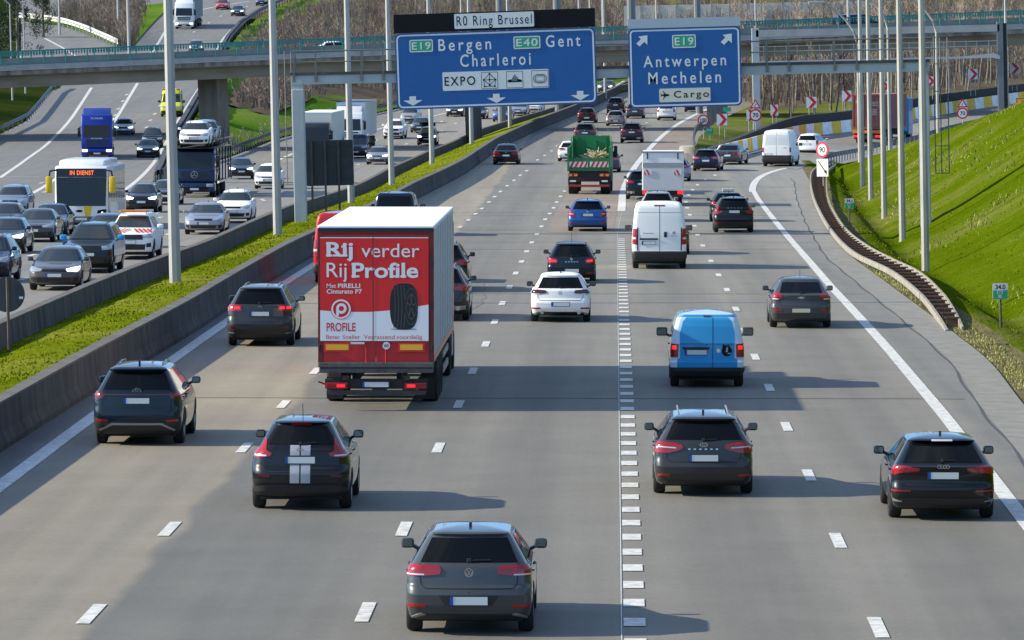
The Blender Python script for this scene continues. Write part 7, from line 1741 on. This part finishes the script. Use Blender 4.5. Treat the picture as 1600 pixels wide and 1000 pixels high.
A('estate', 1104, 267, 'dark blue estate car left of the dark saloon at the ramp entry', 'navy', head=6)
A('saloon', 1139, 257, 'dark grey saloon between the dark blue estate and the white high van', 'slate', head=10)
A('saloon', 791, 257, 'black saloon alone in the leftmost lane beyond the blue sign edge', 'black')
A('hatch', 891, 252, 'white hatchback half hidden behind the left side of the green tipper', 'white')
A('estate', 948, 269, 'slate blue car half hidden behind the right side of the green tipper', 'slate')
A('suv', 914, 224, 'dark tall car just above the headboard of the green tipper', 'graphite')
A('suv', 987, 223, 'black tall car with red lamps left of the white gore line', 'plum')
A('hatch', 917, 192, 'dark plum hatchback in the left lane beneath the gap between the signs', 'plum')
A('hatch', 962, 197, 'silver hatchback in the middle lane below the gap between the signs', 'silver')
A('suv', 962, 177, 'dark tall car just ahead of the silver hatchback', 'plum')
A('estate', 992, 185, 'slate estate car under the left corner of the right blue sign', 'slate')
A('carrier', 1041, 188, 'white delivery van right under the right blue sign', 'white', cat='van')
A('estate', 1083, 175, 'dark blue car cut off by the lower edge of the right blue sign', 'navy')
A('suv', 1178, 139, 'dark blue car at the right edge of the right blue sign', 'navy')
A('hatch', 1203, 135, 'dark car half hidden behind the far bridge column on the right', 'black')
place('high_van', 1216, 260, zR, 'white high roofed van turning into the ramp', 'white', head=9, cat='van', group=GA)
place('carrier', 1264, 243, zR, 'silver white compact people carrier beside the white high van', 'white', Y=384, head=14, group=GA)
# lorries driving away
seat(PROTO['trailer'], ground(598.5, 626, zR), 3.4, 0, True, zR); tag(PROTO['trailer'], 'large trailer lorry with a red and white tyre advertisement on its back', 'lorry')
seat(PROTO['tipper'], ground(921, 303, zR), 1.4, slope_of(x_bar, 297), True, zR); tag(PROTO['tipper'], 'green tipper lorry with red and white striped tailgate boards', 'lorry')
brush.location = PROTO['tipper'].location; brush.rotation_euler = PROTO['tipper'].rotation_euler; tag(brush, 'heap of cut branches lying in the green tipper lorry', 'branches', kind='stuff')
seat(PROTO['box_lorry'], ground(1036, 321, zR), 1.5, 1, True, zR); tag(PROTO['box_lorry'], 'white box lorry with two small red and white marker boards', 'lorry')
p = at(1362, 226, 408); seat(PROTO['container'], p + Vector((0, 0, .03)), 2.2, 12.5, True, None); tag(PROTO['container'], 'lorry with a dark red shipping container and blue cab on the ramp', 'lorry')
for k in ('trailer', 'tipper', 'box_lorry', 'container'): del PROTO[k]
# oncoming, left branch
B = lambda key, u, v, label, col=None, **k: place(key, u, v, zL, label, col, group=GB, away=False, head=k.pop('head', None), **k)
h1 = B('hatch', 88, 453, 'brownish grey hatchback with one lit headlamp, nearest of the oncoming cars', 'brown_grey')
rg = B('pickup', 140, 426, 'black pickup with bright blue mirrors and sides behind the brownish hatchback', 'black', cat='pickup')
hx = B('pickup', 205, 405, 'white pickup with red and white slanted stripes on its bonnet', 'white', cat='pickup')
B('hatch', 163, 388, 'grey car whose roof shows between the two pickups', 'slate')
B('saloon', 320, 366, 'silver coupe with a black hexagonal grille beside the grass strip', 'silver')
B('suv', 365, 348, 'white tall car just behind the silver coupe', 'white')
B('saloon', 54, 378, 'brown grey saloon with a lit lamp second row from the left edge', 'brown_grey')
B('hatch', 76, 368, 'dark blue car tucked close behind the brown grey saloon', 'navy')
B('hatch', 6, 396, 'black car with bright headlamp at the left edge above the round sign', 'black', lit=True)
B('carrier', 18, 337, 'silver blue people carrier at the left edge below the bus', 'silver_blue')
B('hatch', 3, 366, 'dark car cut by the left edge behind the black car', 'graphite')
B('suv', -24, 441, 'dark blue car entering at the left edge next to the round sign', 'navy')
B('crossover', 222, 332, 'small black car right of the city bus', 'black', lit=True)
B('hatch', 257, 320, 'dark grey car half hidden behind the small black car', 'graphite')
B('hatch', 377, 279, 'dark hatchback right of the car transporter', 'deep_blue_black', lit=True)
B('saloon', 231, 246, 'dark car with lit lamps right of the blue lorry', 'dark_green', lit=True)
B('carrier', 238, 231, 'black tall car close behind the dark car with lit lamps', 'black')
B('saloon', 193, 211, 'pale silver saloon behind the blue lorry', 'silver', lit=True)
B('saloon', 306, 82, 'pale car with lit headlamps seen through the green bridge railing', 'silver', lit=True)
B('hatch', 347, 15, 'red car beside the white lorry near the top of the picture', 'red')
B('saloon', 371, 25, 'dark saloon right of the red car near the top', 'slate', lit=True)
B('hatch', 409, 9, 'dark blue car farthest up the climbing left road', 'navy')
am = B('high_van', 268, 182, 'yellow ambulance with roof lights coming under the bridge', cat='ambulance', head=None)
M_AMB = paint("ambulance_yellow", (.62, .66, .02), 0)
for c in am.children:
    for i, sl in enumerate(c.material_slots):
        if sl.material is PAINT['white']: sl.link = 'OBJECT'; sl.material = M_AMB
for sg in (-1, 1): MB().cbox(*(sorted((sg * .45, sg * .85))), 2.9, 3.2, 2.5, 2.68, .04).build('roof_light', M_AMBER, am)
MB().box(-.7, .7, 4.36, 4.40, .98, 1.02).build('red_stripe', M_SRED, am)
# what sets the two pickups apart
sh = None
for sg in (-1, 1):
    MB().box(*(sorted((sg * .945, sg * .955))), -.6, 3.6, .6, 1.15).build('blue_side_wrap', M_BLUEW, rg)
for c in rg.children:
    if c.name.startswith('mirror'): c.material_slots[0].link = 'OBJECT'; c.material_slots[0].material = M_BLUEW
hd = [c for c in rg.children if c.name.startswith('headlight')][0]
hd.material_slots[0].link = 'OBJECT'; hd.material_slots[0].material = M_HEADON
hood_pts = lambda x, y: (x, y, float(np.interp(5.3 - 1.2 - y, [0.0, .1, .5, 1.1, 1.45], [.98, 1.02, 1.08, 1.14, 1.19])) + .035)
mb = MB()
for sg in (-1, 1):
    for k in range(5):
        x0 = .05 + .17 * k; x1 = x0 + .09; ya, yb = 2.75, 3.75
        if sg: mb.add([hood_pts(sg * x0, ya), hood_pts(sg * x1, ya), hood_pts(sg * min(.85, x1 + .22), yb), hood_pts(sg * min(.8, x0 + .22), yb)], [(0, 1, 2, 3)])
mb.build('bonnet_stripes', M_SRED, hx); MB().cbox(-.55, .55, 1.9, 2.15, 1.84, 1.93, .03).build('light_bar', M_AMBER, hx)
for r_ in (h1,):
    hd = [c for c in r_.children if c.name.startswith('headlight')][1]; hd.material_slots[0].link = 'OBJECT'; hd.material_slots[0].material = M_HEADON
def put(root, u, v, prof, axle, head=None):
    p = ground(u, v, prof); seat(root, p, axle, slope_of(x_lbar if prof is zC else x_B1, p.y) if head is None else head, False, prof)
put(bs, 134, 356, zL, -2.7, -1.6)
put(lorry('cab_over_lorry', M_SCB, 'bright blue lorry with a light sign and tall cab under the bridge', (8.5, 2.4, 3.0, mat("grey_tank", (.25, .26, .27), .5)), H=3.7, word="SCANIA", dark=M_GLOSSB), 152, 249, zL, -1.35, -4.6)
t1 = lorry('car_transporter_lorry', M_NVY, 'dark navy car transporter lorry loaded with cars behind the nearest lamp mast', None, H=3.0, deflector=False, lit=False); put(t1, 306, 308, zL, -1.35, -.9); star(t1, 1.42, .04, .22)
fr_ = MB()
for sg in (-1, 1):
    fr_.box(*(sorted((sg * 1.18, sg * 1.26))), -17, .1, 3.02, 3.14)
    for y in (-.1, -2.6, -5.5, -8.5, -11.5, -14.5, -16.9): fr_.box(*(sorted((sg * 1.18, sg * 1.26))), y - .08, y + .08, .9 if y < -2.5 else 2.9, 3.05)
    fr_.box(*(sorted((sg * 1.18, sg * 1.26))), -17, -2.6, .82, .96)
for sg in (-1, 1):
    for y in (-5.2, -10.0, -14.6): fr_.box(*(sorted((sg * 1.20, sg * 1.26))), y - .06, y + .06, 3.1, 4.15)
    fr_.box(*(sorted((sg * 1.21, sg * 1.25))), -16.9, -.2, 3.55, 3.62)
fr_.build('carrier_frame', M_NVY, t1); MB().box(-1.18, 1.18, -17, .1, 3.03, 3.07).build('upper_deck', M_TUNDER, t1); MB().box(-1.15, 1.15, -17, -2.7, .84, .9).build('lower_deck', M_TUNDER, t1)
axles(t1, (-10, -11.3), 1.2, .4, .32)
for key, col, y, z, lab in [('suv', 'white', -3.2, 3.09, 'white tall car riding first on the upper deck of the transporter'), ('hatch', 'slate', -7.3, 3.09, 'slate blue car riding second on the upper deck of the transporter'), ('suv', 'silver_blue', -11.7, 3.09, 'silver blue car riding last on the upper deck of the transporter'), ('suv', 'slate', -6.6, .92, 'slate car riding on the lower deck of the transporter'), ('hatch', 'silver', -11.6, .92, 'pale car riding at the back of the lower deck')]:
    base = PROTO[key]; body = next(c for c in base.children if c.name.split('.')[0] == 'body')
    c = copy_tree(base, {body.material_slots[0].material.name: PAINT[col]}); c.matrix_basis = t1.matrix_basis @ Matrix.Translation((0, y, z)); tag(c, lab, 'car', 'cars on the transporter')
put(lorry('cab_over_lorry', M_LWH, 'white lorry with grey trailer climbing down the left road at the top', (12, 2.5, 3.9, mat("grey_trailer", (.20, .21, .23), .6)), H=3.6, dark=M_GLOSSB), 289, 45, zL, -1.35, .3)
# oncoming, middle carriageway
D_ = lambda key, u, v, label, col=None, **k: place(key, u, v, zC, label, col, group=GC, away=False, **k)
D_('carrier', 419, 295, 'white compact van right of the second lamp mast', 'white', cat='van')
D_('hatch', 590, 257, 'silver hatchback with lit headlamps left of the mast at the sign edge', 'silver', lit=True)
D_('bus_van', 557, 247, 'dark van partly hidden behind the lamp mast beside the white lorry', 'navy', cat='van')
D_('pickup', 615, 217, 'white off roader behind the silver hatchback, under the left corner of the large sign', 'white')
ob = D_('carrier', 667, 227, 'black car with its tailgate open, standing left of a slim mast', 'black', lit=True)
MB().add([(-.7, 1.2, 1.7), (.7, 1.2, 1.7), (.75, 2.2, 2.05), (-.75, 2.2, 2.05), (-.7, 1.2, 1.74), (.7, 1.2, 1.74), (.75, 2.2, 2.09), (-.75, 2.2, 2.09)], [(0, 1, 2, 3), (4, 5, 6, 7), (0, 1, 5, 4), (1, 2, 6, 5), (2, 3, 7, 6), (3, 0, 4, 7)]).build('roof_load', M_GLOSSB, ob)
D_('estate', 656, 207, 'grey estate car right behind the black car with open tailgate', 'slate')
D_('carrier', 639, 193, 'pale green grey car below the first arrow of the large sign', 'beige_silver')
D_('saloon', 711, 182, 'plum car with an orange glowing indicator below the large sign', 'plum', lit=True)
D_('suv', 784, 190, 'blue car just right of the round bridge pier', 'blue')
D_('hatch', 810, 181, 'silver car below the right half of the large sign', 'silver')
D_('hatch', 834, 176, 'white car second from the right below the large sign', 'white')
D_('saloon', 946, 144, 'dark car with lit lamps between the two blue signs', 'dark_green', lit=True)
D_('hatch', 745, 186, 'black car behind the round bridge pier', 'black')
t2 = lorry('cab_over_lorry', M_LDK, 'dark cabbed lorry with a cream trailer behind the gantry column', (13, 2.55, 4.0, mat("cream_trailer", (.62, .60, .54), .6)), H=3.25, lit=False, deflector=False); put(t2, 492, 253, zC, -1.35)
t3 = lorry('cab_over_lorry', M_LWH, 'white lorry with a white trailer and cooling unit, left of the large sign', (13, 2.55, 4.15, M_ADWHITE, None, None, 1.15, M_STEEL), H=3.45); put(t3, 546, 235, zC, -1.35)
# on the bridge
def on_bridge(r, x, y, fwd=1):
    r.matrix_basis = BM @ Matrix.Translation((x, y, -.45)) @ Matrix.Rotation(-math.pi / 2 * fwd, 4, 'Z')
body = next(c for c in PROTO['saloon'].children if c.name.split('.')[0] == 'body')
c = copy_tree(PROTO['saloon'], {body.material_slots[0].material.name: PAINT['white']}); tag(c, 'white car crossing the bridge, only its roof above the parapet', 'car')
lx = (BM.inverted() @ at(548, 70, 446)).x; on_bridge(c, lx - 1.6, 4.2)
body = next(c for c in PROTO['bus_van'].children if c.name.split('.')[0] == 'body')
c = copy_tree(PROTO['bus_van'], {body.material_slots[0].material.name: PAINT['navy']}); tag(c, 'dark blue van crossing the bridge behind the railing at right', 'van')
lx = (BM.inverted() @ at(1372, 30, 458)).x; on_bridge(c, lx - 2.0, 4.2)
# the models themselves are only patterns: clear them away
def remove_tree(o):
    for c in list(o.children): remove_tree(c)
    bpy.data.objects.remove(o)
for o in PROTO.values(): remove_tree(o)
# ---------------------------------------------------------------- bare woods and trees
M_LITTER = grassmat("leaf_litter", (.10, .078, .058), (.14, .11, .08), (.15, .135, .07), .3)
M_TW = [mat("twig_brown", (.165, .120, .092), .9), mat("twig_tan", (.29, .23, .18), .9), mat("twig_mauve", (.145, .104, .090), .9), mat("twig_pale", (.38, .33, .28), .9)]
M_BARK = mat("grey_bark", (.17, .145, .12), .9, var=.35, scale=4); M_BIRCH = mat("pale_birch_bark", (.30, .27, .23), .85, col2=(.09, .075, .06), scale=3)
def ruled_floor(name, xa, xb, za, zb, Y0, Y1): return ruled(name, xa, xb, za, zb, Y0, Y1, 5, 8, M_LITTER, bump=.4, seed=9)
def wedge_z(Y, t): return (zL(Y) - .1) * (1 - t) + (zC(Y) + .05) * t
xg = lambda Y, t: x_gl0(Y) + (x_gl1(Y) - x_gl0(Y)) * t
ruled_floor('wood_floor', lambda Y: xg(Y, .16 if Y < 575 else .05), lambda Y: xg(Y, .62 if Y < 560 else .93), lambda Y: wedge_z(Y, .16 if Y < 575 else .05) + .15, lambda Y: wedge_z(Y, .62 if Y < 560 else .93) + .15, 512, 878)
strip3('wood_floor', [at(1240, 206, 432), at(1330, 188, 462), at(1440, 165, 486), at(1560, 148, 510), at(1720, 128, 530)], [at(1010, 52, 740), at(1250, 40, 740), at(1400, 36, 740), at(1550, 30, 740), at(1750, 26, 740)], M_LITTER, nx=8)
isl_a = on([(190, 78), (160, 64), (128, 51), (95, 41), (60, 36), (30, 33)], zL); isl_b = on([(206, 74), (222, 56), (240, 36), (254, 22), (262, 12), (268, 4)], zL)
isl_a = isl_a[:len(isl_b)]; isl_a.sort(key=lambda p: p.y); isl_b.sort(key=lambda p: p.y)
strip3('far_verge', isl_a, isl_b, M_FARGRASS, dz=.12, sub=2, nx=6)
ruled('wood_floor', lambda Y: -260, lambda Y: 300, lambda Y: 14 + .1 * (Y - 880), lambda Y: 13 + .1 * (Y - 880), 882, 1100, 20, 10, M_LITTER, bump=1)
def brush_(name, sampler, n, h0, h1, seed, label, mats=None, lean=.3, stems=7, twigs=6, wd=.05, pal=(0, 0, 0, 1, 1, 2, 2)):
    rs = np.random.RandomState(seed); V = []; MI = []
    for i in range(n):
        x, y, z = sampler(rs); m_ = pal[rs.randint(len(pal))]; H_ = h0 + (h1 - h0) * rs.rand()
        for s in range(stems):
            h = H_ * (.55 + .45 * rs.rand()); lx, ly = rs.normal(0, lean, 2) * h * .6; bx_, by_ = x + rs.normal(0, .35), y + rs.normal(0, .35)
            w = wd * (.7 + .6 * rs.rand())
            V += [(bx_ - w, by_, z - .1), (bx_ + w, by_, z - .1), (bx_ + lx, by_ + ly, z + h)]; MI.append(m_)
            for t in range(twigs):
                f = .25 + .7 * rs.rand(); px, py, pz = bx_ + lx * f, by_ + ly * f, z + h * f
                L = h * (.18 + .22 * rs.rand()) * (1.2 - f * .5); dx, dy = rs.normal(0, .55, 2); q = 1 / math.sqrt(dx * dx + dy * dy + 1); w2 = w * .55
                V += [(px, py, pz - w2), (px + w2 * .6, py, pz + w2), (px + dx * q * L, py + dy * q * L, pz + q * L * .85)]; MI.append(m_)
    nf = len(V) // 3; o = np_mesh(name, V, np.arange(nf * 3).reshape(nf, 3), M_TW); o.data.polygons.foreach_set('material_index', MI); tag(o, label, 'bushes', kind='stuff'); return o
def s_wedge(t0, t1, Y0, Y1):
    def f(rs):
        Y = Y0 + (Y1 - Y0) * rs.rand(); t = t0 + (t1 - t0) * rs.rand(); return xg(Y, t), Y, wedge_z(Y, t)
    return f
def s_strip(A, B, t0=0.0, t1=1.0):
    def f(rs):
        k = rs.rand() * (len(A) - 1); i = min(int(k), len(A) - 2); a = A[i].lerp(A[i + 1], k - i); b = B[i].lerp(B[i + 1], k - i); p = a.lerp(b, t0 + (t1 - t0) * rs.rand()); return p.x, p.y, p.z
    return f
brush_('bare_bushes', s_wedge(.26, .60, 515, 590), 150, 2.0, 3.6, 1, 'low bare brown bushes on the grass below the bridge')
brush_('bare_bushes', s_wedge(.08, .95, 585, 700), 520, 3.0, 5.0, 2, 'dense bare brown bushes behind the bridge left of the large sign')
brush_('bare_bushes', s_wedge(.07, .95, 700, 876), 620, 3.5, 6.0, 3, 'far mass of bare brown bushes above the large blue sign')
brush_('bare_bushes', s_strip(isl_a, isl_b, .12, .80), 420, 2.6, 4.4, 4, 'bare reddish bushes inside the curve of the whitish guard rail', pal=(0, 0, 1, 2, 2))
brush_('bare_bushes', lambda rs: (-200 + 420 * rs.rand(), 884 + 90 * rs.rand(), 14.5), 900, 5, 9, 5, 'distant bare wood along the top of the picture', wd=.08)
wf_a = [at(1240, 206, 432), at(1330, 188, 462), at(1440, 165, 486), at(1560, 148, 510), at(1720, 128, 530)]; wf_b = [at(1010, 52, 740), at(1250, 40, 740), at(1400, 36, 740), at(1550, 30, 740), at(1750, 26, 740)]
brush_('bare_bushes', s_strip(wf_a, wf_b, .12, .95), 700, 3, 6.5, 6, 'tangled bare undergrowth in the wood behind the ramp', pal=(0, 0, 0, 1, 2), lean=.25)
brush_('bare_bushes', s_strip([at(1000, 30, 712), at(1360, 22, 712)], [at(1000, 31, 706), at(1360, 23, 706)]), 60, .8, 2.0, 7, 'thin pale scrub in front of the beige panel wall', pal=(1, 3, 3))
brush_('bare_bushes', lambda rs: ((lambda Y: (x_gl1(Y) - .5 - 2.5 * rs.rand(), Y, zC(Y) + .2))(430 + 160 * rs.rand())), 60, .6, 1.4, 8, 'low dry growth along the brownish guard rail', pal=(1, 3))
def bare_tree(h, seed, bark, spread=.5, r0=.16, limbs=9, lowest=.25):
    rs = random.Random(seed); root = empty('bare_tree', (0, 0, 0)); tk = MB(); tw = []
    P = [Vector((0, 0, -.4))]; d = Vector((rs.uniform(-.06, .06), rs.uniform(-.06, .06), 1))
    for k in range(8): d = (d + Vector((rs.uniform(-.08, .08), rs.uniform(-.08, .08), .1))).normalized(); P.append(P[-1] + d * h / 8)
    tk.tube(P, [r0 * (1 - .11 * k) for k in range(9)], 7)
    def twigs(p, d, L, n):
        for _ in range(n):
            e = (d + Vector((rs.gauss(0, .5), rs.gauss(0, .5), rs.gauss(.15, .35)))).normalized(); q = p + e * L * rs.uniform(.5, 1); s = e.cross(Vector((rs.random(), rs.random(), .1))).normalized() * .022
            tw.extend([tuple(p - s), tuple(p + s), tuple(q)])
            for _k in range(3):
                f = rs.uniform(.3, .9); a = p.lerp(q, f); e2 = (e + Vector((rs.gauss(0, .6), rs.gauss(0, .6), rs.gauss(.1, .4)))).normalized(); s2 = s * .6
                tw.extend([tuple(a - s2), tuple(a + s2), tuple(a + e2 * L * rs.uniform(.25, .5))])
    for k in range(limbs):
        f = lowest + (1 - lowest) * (k + rs.random()) / limbs; i = min(7, int(f * 8)); p = P[i].lerp(P[i + 1], f * 8 - i); a = rs.uniform(0, 6.28)
        L = h * (.42 - .28 * f) * rs.uniform(.7, 1.2); e = Vector((math.cos(a) * spread, math.sin(a) * spread, .75)).normalized(); Q = [p]
        for _ in range(4): e = (e + Vector((rs.uniform(-.2, .2), rs.uniform(-.2, .2), .12))).normalized(); Q.append(Q[-1] + e * L / 4)
        rr = r0 * .42 * (1.1 - f * .8); tk.tube(Q, [rr, rr * .8, rr * .6, rr * .4, rr * .2], 5)
        for j in (1, 2, 3, 4): twigs(Q[j], e, L * .5, 3)
    twigs(P[-1], d, h * .15, 6)
    tk.build('trunk', bark, root, True)
    n = len(tw) // 3; c = np_mesh('crown', tw, np.arange(n * 3).reshape(n, 3), M_TW[0] if bark is M_BARK else M_TW[1]); c.parent = root
    return root
TP = [bare_tree(9, 1, M_BARK, .55), bare_tree(8, 2, M_BARK, .7, .14), bare_tree(10, 3, M_BIRCH, .35, .11, 10, .35), bare_tree(9, 4, M_BIRCH, .3, .10, 9, .4), bare_tree(8, 5, M_BIRCH, .3, .085, 8, .45)]
rs_ = np.random.RandomState(12); sm = s_strip(wf_a, wf_b, .03, .75); fr_s = s_strip(wf_a, wf_b, .0, .16)
for k in range(110):
    x, y, z = (fr_s if k < 60 else sm)(rs_); b = TP[[2, 3, 4, 3, 4, 0][k % 6]]
    c = copy_tree(b); c.location = (x, y, z); s = .75 + .5 * rs_.rand(); c.scale = (s, s, s); c.rotation_euler = (0, TILT, rs_.rand() * 6.28)
    tag(c, 'slender bare tree with a pale trunk in the thicket behind the ramp', 'tree', 'slender bare trees behind the ramp')
for u, v, Y, k, s, lab in [(1272, 190, 455, 1, .85, 'spreading bare tree with dark branches right of the far bridge column'), (1318, 180, 468, 0, .8, 'leaning dark bare tree left of the swan neck lamp posts'), (1236, 196, 448, 1, .55, 'low bare tree at the grass edge right of the far bridge column'), (1372, 172, 475, 0, .75, 'dark bare tree above the container lorry')]:
    c = copy_tree(TP[k]); c.location = at(u, v, Y); c.scale = (s * 1.1, s, s); c.rotation_euler = (0, TILT, u); tag(c, lab, 'tree')
sw = s_wedge(.2, .9, 720, 860)
for k in range(34):
    x, y, z = sw(rs_); c = copy_tree(TP[k % 5]); c.location = (x, y, z); s = .7 + .4 * rs_.rand(); c.scale = (s, s, s); c.rotation_euler = (0, TILT, rs_.rand() * 6.28); tag(c, 'far bare tree standing among the brown bushes above the signs', 'tree', 'far bare trees above the signs')
for k in range(26):
    x, y = 15 + 62 * rs_.rand(), 755 + 90 * rs_.rand(); c = copy_tree(TP[k % 5]); c.location = (x, y, 13); s = .8 + .4 * rs_.rand(); c.scale = (s, s, s); c.rotation_euler = (0, TILT, rs_.rand() * 6.28); tag(c, 'distant bare tree behind the beige panel wall', 'tree', 'distant bare trees behind the panel wall')
for o in TP: remove_tree(o)
# dark evergreens at the upper left
M_EVER = mat("dark_evergreen_leaf", (.022, .034, .014), .7, var=.5, scale=1.5)
def evergreen(u, v, Y, h, w, seed, lab):
    rs = np.random.RandomState(seed); b = at(u, v, Y); root = empty('evergreen_tree', b, 0, TILT); tag(root, lab, 'tree')
    mb = MB().tube([(0, 0, -1), (0, 0, h * .5), (.1, 0, h * .92)], [.22, .15, .04], 7)
    for k in range(8): a = rs.rand() * 6.28; z = h * (.2 + .08 * k); mb.tube([(0, 0, z), (math.cos(a) * w * .6, math.sin(a) * w * .6, z + .5)], [.06, .02], 5)
    mb.build('trunk', M_BARK, root, True); V = []
    cl = []
    for k in range(46):
        f = rs.rand(); a = rs.rand() * 6.28; r_ = w * (1.05 - f) ** .55 * (.35 + .65 * rs.rand()); cl.append((math.cos(a) * r_, math.sin(a) * r_, h * (.12 + .85 * f), .4 + .5 * rs.rand()))
    for x, y, z, r_ in cl:
        for _ in range(90):
            d = rs.normal(0, 1, 3); d /= np.linalg.norm(d); p = np.array([x, y, z]) + d * r_ * rs.rand() ** .4; e1 = rs.normal(0, .10, 3); e2 = rs.normal(0, .10, 3); V += [p, p + e1, p + e2]
    n = len(V) // 3; c = np_mesh('crown', V, np.arange(n * 3).reshape(n, 3), M_EVER); c.parent = root
evergreen(-15, 95, 575, 9, 3.0, 1, 'dark evergreen tree cut by the left edge behind the bridge')
evergreen(28, 90, 590, 8.5, 2.6, 2, 'dark evergreen tree at the upper left in front of the slip road')
evergreen(68, 62, 650, 7.0, 2.2, 3, 'smaller dark evergreen tree beside the whitish guard rail')
